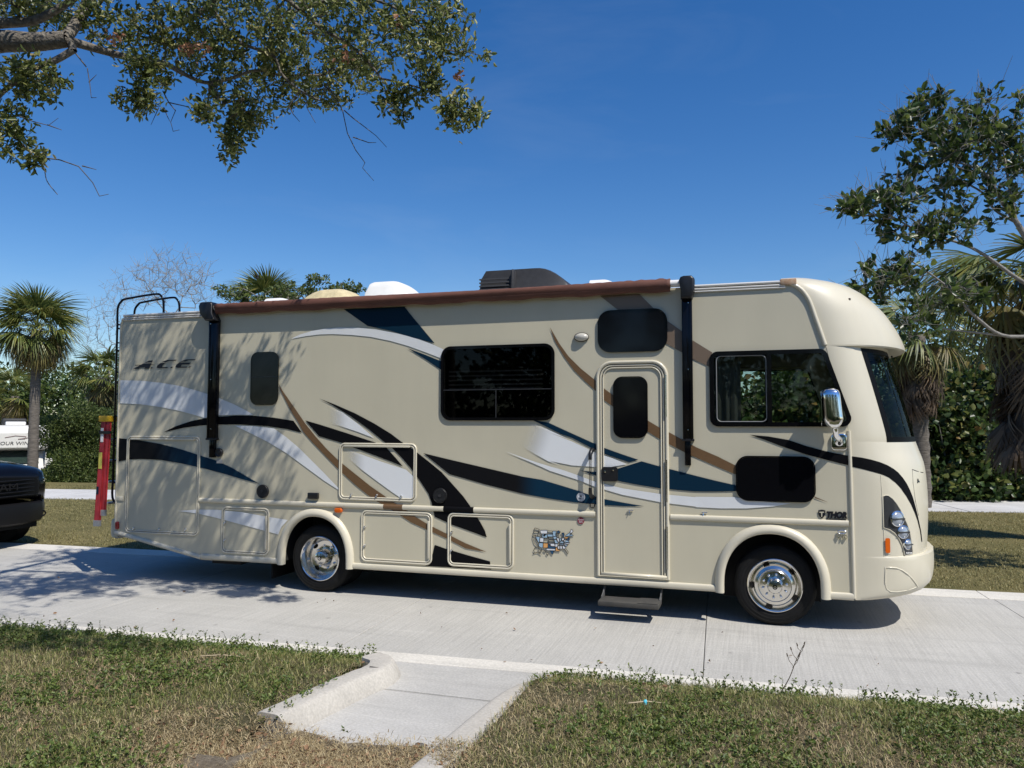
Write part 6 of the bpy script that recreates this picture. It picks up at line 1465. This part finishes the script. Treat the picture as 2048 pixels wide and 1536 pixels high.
# ------------------------------------------------------------------ broad-leaved tree leaning in from the right
RT = empty('broadleaf_tree', (5.3, 3.6, 0), 0, 'sparse tree with pale grey limbs and broad leaves at upper right', 'tree')
s2 = Skel(); dd = 10.4
s2.path([(5.3, 3.6, 0), (5.2, 3.6, .8), tuple(D(2230, 720, dd)), tuple(D(2150, 620, dd))], .13, .075)
j = s2.nearest(D(2150, 620, dd))
k1 = s2.path([D(2150, 620, dd), D(2080, 520, dd), D(2034, 446, dd), D(2005, 405, dd), D(1972, 349, dd), D(1922, 326, dd-.2)], .05, .014, j)
s2.path([D(2034, 446, dd), D(2020, 380, dd), D(2010, 320, dd+.2), D(1995, 260, dd+.3)], .022, .012, s2.nearest(D(2034, 446, dd)))
s2.path([D(2034, 446, dd), D(1990, 420, dd+.2), D(1965, 385, dd+.3), D(1900, 350, dd+.4)], .02, .012, s2.nearest(D(2034, 446, dd)))
s2.path([D(2150, 620, dd), D(2040, 560, dd), D(1972, 512, dd-.1), D(1925, 488, dd-.2), D(1839, 462, dd-.3), D(1780, 430, dd-.4)], .032, .008, j)
s2.path([D(2150, 660, dd), D(2019, 673, dd-.3), D(1955, 637, dd-.5), D(1905, 584, dd-.6), D(1872, 556, dd-.7), D(1820, 520, dd-.8)], .028, .008, j)
s2.path([D(2019, 673, dd-.3), D(1950, 665, dd-.4), D(1880, 655, dd-.5), D(1830, 630, dd-.6)], .016, .006, s2.nearest(D(2019, 673, dd-.3)))
s2.path([D(2150, 620, dd), D(2250, 480, dd), D(2380, 400, dd), D(2480, 420, dd-.3)], .07, .02, j)
tips = []
for c in ((1870, 300, 110, 95, 9.7, 11.1, 120), (1960, 255, 80, 75, 9.8, 11.2, 100), (1850, 215, 40, 35, 10.0, 10.8, 30), (1800, 250, 40, 40, 10, 10.6, 26), (2040, 330, 55, 120, 9.8, 11.2, 70), (1770, 405, 75, 40, 9.6, 10.4, 62), (1700, 412, 36, 26, 9.8, 10.2, 22), (1850, 460, 95, 50, 9.6, 10.6, 66), (1790, 545, 65, 45, 9.3, 10.2, 50), (1745, 585, 55, 25, 9.5, 10.3, 34),
          (1890, 600, 75, 45, 9.4, 10.4, 50), (1960, 400, 60, 70, 9.8, 10.9, 46), (1840, 650, 50, 40, 9.4, 10.2, 22), (2450, 430, 210, 150, 8.9, 10.8, 170), (2200, 330, 120, 120, 9.8, 11.2, 60), (2330, 560, 180, 90, 9, 10.6, 80)):
    tips += blob_tips(*c)
ends = s2.grow(tips, .2, .45, .02); s2.radii(.0035)
# bare grey twiglets standing out of the crown
E = []
for e in ends:
    if RNG.uniform() < .95:
        for _ in range(2):
            p = s2.p[e]-RNG.uniform(0, .4)*(s2.p[e]-s2.p[s2.par[e]]); d = RNG.normal(0, 1, 3); d[2] += .6; d /= np.linalg.norm(d); L_ = RNG.uniform(.12, .4)
            q = p+d*L_*.5+RNG.normal(0, .02, 3); r = q+(d+RNG.normal(0, .35, 3))*L_*.5; E += [[*p, *q, .0036, .0028], [*q, *r, .0028, .0018]]
off = Vector(RT.location)
for nm, ed, m, n in (('trunk', s2.edges(.035, 9), M_grey, 10), ('branches', s2.edges(0, .035)+E, M_grey, 5)):
    o = sticks(nm, ed, m, RT, n); o.data.transform(Matrix.Translation(-off))
    if nm != 'trunk': o['kind'] = 'stuff'
o = leaf_cloud(s2, ends, 5.2, (.075, .15), .28, M_ficus, 'crown', RT, .52, .35); o.data.transform(Matrix.Translation(-off)); o['kind'] = 'stuff'

# ------------------------------------------------------------------ fan palms
def frond_mesh(name, pet, blade, nseg, spread, droop, m, curl=0., wd=.045):
    V = []; F = []
    def strip(pts, ws, nrm):
        k = len(V)
        for p, w_, s in zip(pts, ws, nrm):
            V.append(p-s*w_); V.append(p+s*w_)
        for i in range(len(pts)-1): F.append((k+2*i, k+2*i+1, k+2*i+3, k+2*i+2))
    P = [Vector((pet*t, 0, -.10*pet*t*t)) for t in (0, .35, .7, 1)]
    strip(P, [.022, .016, .012, .010], [Vector((0, 1, 0))]*4); strip([p+Vector((0, 0, .006)) for p in P], [.012, .010, .008, .006], [Vector((0, 0, 1))]*4)
    c = P[-1]
    for i in range(nseg):
        f = -1+2*(i+.5)/nseg; a = f*spread+random.uniform(-.03, .03); L_ = blade*(1-.32*abs(f)**2)*random.uniform(.9, 1.06)
        d = Vector((math.cos(a), math.sin(a), -.28*abs(math.sin(a))+.08)).normalized(); s = Vector((-math.sin(a), math.cos(a), .25*random.uniform(-1, 1))).normalized()
        k0 = random.uniform(.7, 1.35)*droop; tw = random.uniform(-.06, .06)
        pts = [c+d*(L_*t)+Vector((0, 0, -k0*L_*t**2.4))+s*(tw*t*t)+Vector((curl*t*t*L_*-1, 0, 0)) for t in (0.02, .35, .65, .85, 1)]
        strip(pts, [wd*.22, wd*.50, wd*.45, wd*.28, wd*.04], [s]*5)
    me = bpy.data.meshes.new(name); me.from_pydata([tuple(v) for v in V], [], F); me.update(); me.materials.append(m); return me
FR = [frond_mesh('frond', .75, .95, 30, 1.9, d, M_frond) for d in (.25, .45, .7)]
FRY = [frond_mesh('frond', .7, .9, 28, 1.8, d, M_frondy) for d in (.6, .9)]
FRD = [frond_mesh('dead_frond', .65, .85, 22, .9, d, M_dead, .1) for d in (.3, .5)]
def fan_palm(name, base, zc, s, label, n_g=34, n_y=8, n_d=26, tr=.16, lean=(0, 0), skirt=0, up=1.0):
    b = Vector(base); b.z += gz(b.x, b.y); zc -= gz(b.x, b.y)*.5; root = empty(name, b, 0, label, 'palm tree', 'cabbage palms')
    top = Vector((lean[0], lean[1], zc-.15*s)); bm = bmesh.new(); n = 26; rings = []
    for i in range(n+1):
        f = i/n; p = Vector((lean[0]*f*f, lean[1]*f*f, top.z*f)); r = tr*(1.18-.22*f+.25*max(0, f-.85)/.15)*(1+.05*((i % 2)*2-1))
        rings.append([bm.verts.new(p+Vector((math.cos(2*math.pi*j/12)*r*random.uniform(.95, 1.05), math.sin(2*math.pi*j/12)*r*random.uniform(.95, 1.05), 0))) for j in range(12)])
    for a_, b_ in zip(rings, rings[1:]):
        for j in range(12): bm.faces.new((a_[j], a_[(j+1) % 12], b_[(j+1) % 12], b_[j]))
    bm.faces.new(rings[-1]); bm_obj('trunk', bm, M_palmtr, root, smooth=True)
    def put(me, nm, az, el, sc, dz=0):
        o = bpy.data.objects.new(nm, me); link(o, root); o.location = top+Vector((math.cos(az)*.05, math.sin(az)*.05, dz))
        o.rotation_euler = (Matrix.Rotation(az, 3, 'Z') @ Matrix.Rotation(-el, 3, 'Y') @ Matrix.Rotation(random.uniform(-.4, .4), 3, 'X')).to_euler(); o.scale = (sc,)*3
    for i in range(n_g):
        f = (i+.5)/n_g; put(random.choice(FR), 'frond', i*2.39996+random.uniform(-.25, .25), R_(86-108*f**.9+random.uniform(-9, 9))*up, s*random.uniform(.86, 1.08), .2*s*(1-f))
    for i in range(n_y): put(random.choice(FRY), 'frond', i*2.39996*1.7+random.uniform(-.3, .3), R_(random.uniform(-66, -14)), s*random.uniform(.8, 1.0), -.02)
    for i in range(n_d): put(random.choice(FRD), 'dead_frond', i*2.39996+random.uniform(-.3, .3), R_(random.uniform(-88, -50)), s*random.uniform(.75, 1.0), -skirt*random.uniform(0, 1))
    return root
P1 = G(73, 953); p = D(73, 700, 27)
fan_palm('cabbage_palm', (p.x, p.y, 0), 5.55, .98, 'tall cabbage palm with bright crown and bare grey trunk at left', 42, 26, 34, .15)
p = D(205, 740, 33); fan_palm('cabbage_palm', (p.x, p.y, 0), 4.7, .95, 'drooping grey-green palm just left of the motorhome rear', 22, 10, 34, .16, skirt=.5, up=.7)
p = D(30, 800, 40); fan_palm('cabbage_palm', (p.x, p.y, 0), 4.2, 1.1, 'shaggy palm with dead skirt behind the white motorhome', 16, 8, 40, .16, skirt=.6)
p = D(532, 640, 26); fan_palm('cabbage_palm', (p.x, p.y, 0), 6.0, .86, 'palm whose crown shows above the rear roof', 34, 6, 14, .16)
p = D(1838, 700, 19.5); fan_palm('cabbage_palm', (p.x, p.y, 0), 4.45, .95, 'palm with long dead skirt right of the windshield', 18, 12, 110, .17, (-.05, 0), skirt=1.1, up=.8)
p = D(2068, 560, 14); fan_palm('cabbage_palm', (p.x, p.y, 0), 4.9, 1.2, 'big dark palm with hanging dead fronds at the right edge', 30, 12, 180, .20, skirt=2.2, up=.34)

# ------------------------------------------------------------------ shrubs and far trees
def shrub_mesh(nm, rx, ry, h, n, size, m, ratio=.8, lumps=9, flat=.0):
    """foliage of many leaves gathered in clumps over an uneven crown"""
    C = []; 
    for i in range(lumps):
        a = RNG.uniform(0, 2*np.pi); r = RNG.uniform(.2, .75); C.append((math.cos(a)*rx*r, math.sin(a)*ry*r, h*RNG.uniform(.28, .82), RNG.uniform(.30, .55)*min(rx, h*.7)))
    for i in range(lumps):
        a = 2*np.pi*i/lumps; C.append((math.cos(a)*rx*.72, math.sin(a)*ry*.72, h*.13, .36*min(rx, h*.6)))
    C.append((0, 0, h*.35, .75*min(rx, h*.6))); C = np.array(C)
    k = RNG.integers(0, len(C), n); v = RNG.normal(size=(n, 3)); v /= np.linalg.norm(v, axis=1)[:, None]; rad = C[k, 3]*(RNG.uniform(0, 1, n)**.33)
    p = C[k, :3]+v*rad[:, None]*np.array([1.1, 1.1, .9]); p[:, 2] = np.abs(p[:, 2]-.05)+.05
    ax = v*.8+RNG.normal(0, .6, (n, 3)); ax[:, 2] += .1
    o = leaves_np(nm, p, ax, RNG.uniform(*size, n), m, None, ratio); me = o.data; bpy.data.objects.remove(o); return me
def stem_mesh(rx, h, m, n=9):
    E = []
    for i in range(n):
        a = RNG.uniform(0, 6.28); x, y = math.cos(a)*rx*RNG.uniform(.2, .8), math.sin(a)*rx*RNG.uniform(.2, .8); z = h*RNG.uniform(.5, .85)
        E += [[0, 0, 0, x*.4, y*.4, z*.5, .04, .025], [x*.4, y*.4, z*.5, x, y, z, .025, .01]]
    o = sticks('stem', E, m, None); me = o.data; bpy.data.objects.remove(o); return me
GR = [shrub_mesh('foliage', 2.3, 1.8, 4.1, 6500, (.13, .24), M_grape, .9, 11) for _ in range(3)]; GS = [stem_mesh(1.8, 3.6, M_grey) for _ in range(2)]
FI = [shrub_mesh('foliage', 1.5, 1.5, 3.7, 42000, (.055, .11), M_fine, .5, 14) for _ in range(2)]
DK = [shrub_mesh('foliage', 2.6, 2.2, 6.0, 6500, (.14, .28), M_ficus, .55, 12) for _ in range(2)]
def shrub(name, me, sm_, loc, s, rz, label, cat, group=None):
    loc = (loc[0], loc[1], gz(loc[0], loc[1])-.05); r = empty(name, loc, rz, label, cat, group); f = bpy.data.objects.new('foliage', me); link(f, r); f['kind'] = 'stuff'; t = bpy.data.objects.new('stem', sm_); link(t, r); r.scale = s if isinstance(s, tuple) else (s, s, s); return r
hedge = [(1470, 24.5, 1.0, 'sea grape shrub seen through the cab window, left of the pair'), (1620, 23.5, .98, 'sea grape shrub seen through the cab window near the mirror'), (1760, 24, .95, 'sea grape shrub hidden behind the windshield'), (1900, 22.5, .95, 'round-leaved sea grape shrub right of the palm trunk'), (2010, 22.8, 1.0, 'round-leaved sea grape shrub at the right edge below the big palm'), (2140, 23.5, 1.1, 'sea grape shrub beyond the right edge')]
for i, (px, d, s, lab) in enumerate(hedge):
    p = D(px, 900, d); shrub('sea_grape', GR[i % 3], GS[i % 2], (p.x, p.y, 0), s, i*1.3, lab, 'shrub', 'sea grape hedge along the far road')
for i, (px, d, s, lab) in enumerate([(1560, 29, .85, 'dark tree behind the sea grape hedge, left'), (1720, 28, .80, 'dark tree behind the sea grape hedge, middle'), (1880, 26.5, .92, 'dark tree behind the palm skirt'), (2010, 26, 1.02, 'dark tree behind the big right palm'), (2150, 26, 1.0, 'dark tree at the far right beyond the frame')]):
    p = D(px, 900, d); shrub('dark_tree', DK[i % 2], GS[i % 2], (p.x, p.y, 0), s, i*2.1, lab, 'tree', 'dark trees behind the hedge')
for i, (px, d, s, lab) in enumerate([(166, 29, (1.0, 1.0, 1.0), 'fine-leaved green bush left of the red step ladder'), (215, 32, (1.1, 1.1, 1.05), 'fine-leaved bush directly behind the red step ladder'), (-30, 44, (1.6, 1.6, 1.5), 'bush behind the white motorhome')]):
    p = D(px, 900, d); shrub('green_bush', FI[i % 2], GS[i % 2], (p.x, p.y, 0), s, i*1.7, lab, 'bush', 'fine-leaved bushes at left')
for i, (px, d, s, lab) in enumerate([(40, 46, 1.05, 'dark tree behind the left palm trunk'), (130, 42, 1.12, 'dark tree behind the green bush'), (215, 41, 1.15, 'dark tree behind the drooping palm'), (-60, 50, 1.2, 'dark tree at the far left'), (330, 40, .8, 'dark tree behind the motorhome rear'), (480, 38, .85, 'dark tree behind the motorhome, under the palm crown'), (650, 37, .8, 'dark tree behind the middle of the motorhome'), (850, 36, .75, 'dark tree hidden behind the large window'), (1050, 34, .75, 'dark tree hidden behind the entry door'), (1260, 32, .78, 'dark tree hidden behind the cab'), (-160, 46, 1.1, 'dark tree left of the white motorhome, outside the frame'), (-330, 44, 1.1, 'second dark tree outside the left edge'), (-520, 42, 1.1, 'third dark tree outside the left edge'), (-760, 40, 1.1, 'outermost dark tree beyond the left edge')]):
    p = D(px, 900, d); shrub('dark_tree', DK[i % 2], GS[i % 2], (p.x, p.y, 0), s, i*2.7+.5, lab, 'tree', 'dark trees along the left')
for i, (x, y, s, lab) in enumerate([(-22, -17, 1.5, 'left end'), (-15, -20, 1.5, 'second from the left'), (-8, -19, 1.6, 'third from the left'), (-1.5, -21, 1.6, 'fourth from the left'), (5, -19, 1.5, 'fifth from the left'), (12, -20, 1.6, 'sixth from the left'), (20, -18, 1.5, 'right end')]):
    shrub('park_tree', DK[i % 2], GS[i % 2], (x, y, 0), s, i*1.9+.8, 'park tree facing the motorhome, reflected darkly in its windows, '+lab, 'tree', 'trees facing the motorhome')
# loose tree over the rear roof, bare tree to its left
bt = D(620, 700, 24.5); BT = empty('scrub_tree', (bt.x, bt.y, 0), 0, 'loose small-leaved tree showing above the rear roof', 'tree')
s3 = Skel(); s3.path([(bt.x, bt.y, 0), (bt.x-.1, bt.y, 2), tuple(D(610, 680, 24.5)), tuple(D(600, 620, 24.5))], .12, .05); tips = []
for c in ((620, 590, 75, 22, 23.5, 25.5, 90), (690, 580, 40, 25, 23.8, 25.2, 36), (560, 585, 45, 22, 24, 25.5, 50), (470, 590, 45, 18, 24, 26, 40), (640, 560, 30, 12, 24, 25, 16), (715, 588, 18, 18, 24, 25, 10), (600, 620, 120, 30, 23.5, 26, 60)): tips += blob_tips(*c)
ends = s3.grow(tips, .3, .5); s3.radii(.006); off = Vector(BT.location)
for nm, ed in (('trunk', s3.edges(.04, 9)), ('branches', s3.edges(0, .04))):
    o = sticks(nm, ed, M_grey, BT, 5); o.data.transform(Matrix.Translation(-off)); 
    if nm != 'trunk': o['kind'] = 'stuff'
o = leaf_cloud(s3, ends, 11, (.07, .13), .35, M_fine, 'crown', BT, .55); o.data.transform(Matrix.Translation(-off)); o['kind'] = 'stuff'
for (px, py, d, cl, lab) in ((345, 700, 27, ((345, 545, 85, 40, 26, 28.5, 130), (300, 590, 70, 35, 26, 28, 70), (400, 580, 40, 40, 26, 28, 50)), 'bare grey-branched tree above the rear corner of the roof'), (222, 760, 36, ((210, 640, 40, 60, 35, 37, 80), (190, 700, 40, 40, 35, 37, 50), (232, 580, 20, 40, 35, 37, 24)), 'bare grey tree just left of the roof ladder')):
    bt = D(px, py, d); BT = empty('bare_tree', (bt.x, bt.y, 0), 0, lab, 'tree'); s4 = Skel(); s4.path([(bt.x, bt.y, 0), (bt.x+.1, bt.y, 1.8), tuple(D(px-5, py-60, d))], .06, .035); tips = []
    for c in cl: tips += blob_tips(*c)
    ends = s4.grow(tips, .25, .7); s4.radii(.005, 2.6); E = []
    for e in ends:
        for _ in range(3):
            p = s4.p[e]; dv = RNG.normal(0, 1, 3); dv[2] += .8; dv /= np.linalg.norm(dv); q = p+dv*RNG.uniform(.15, .5); E.append([*p, *q, .005, .003])
    off = Vector(BT.location)
    for nm, ed in (('trunk', s4.edges(.035, 9)), ('branches', s4.edges(0, .035)+E)):
        o = sticks(nm, ed, mat('bleached_bark', (.27, .255, .235), .85), BT, 5); o.data.transform(Matrix.Translation(-off))
        if nm != 'trunk': o['kind'] = 'stuff'
# a dark bird passing over the roof
bp_ = D(514, 556, 20); bd_ = empty('bird', bp_, 0, 'small dark bird in flight above the rear roof', 'bird'); M_bird = mat('bird_feather', (.02, .02, .022), .6)
bm = bmesh.new(); tube(bm, [(-.075, 0, .018), (-.05, 0, .02), (-.01, 0, .005), (.03, 0, -.004), (.06, 0, -.01)], [.004, .014, .022, .018, .007], 8); bm_obj('body', bm, M_bird, bd_, smooth=True)
for s in (1, -1):
    bm = bmesh.new(); plate(bm, [(0, 0), (.05, 0), (.035, .10), (-.02, .13), (-.012, .06)], [], -.002, .002); bmesh.ops.transform(bm, matrix=Matrix.Rotation(R_(40*s), 4, 'X') @ Matrix.Translation((-.02, s*.012, .0)), verts=bm.verts); bm_obj('wing', bm, M_bird, bd_)
bm = bmesh.new(); plate(bm, [(.05, -.012), (.14, -.028), (.14, -.018), (.05, -.002)], [], -.015, .015); bm_obj('tail', bm, M_bird, bd_)
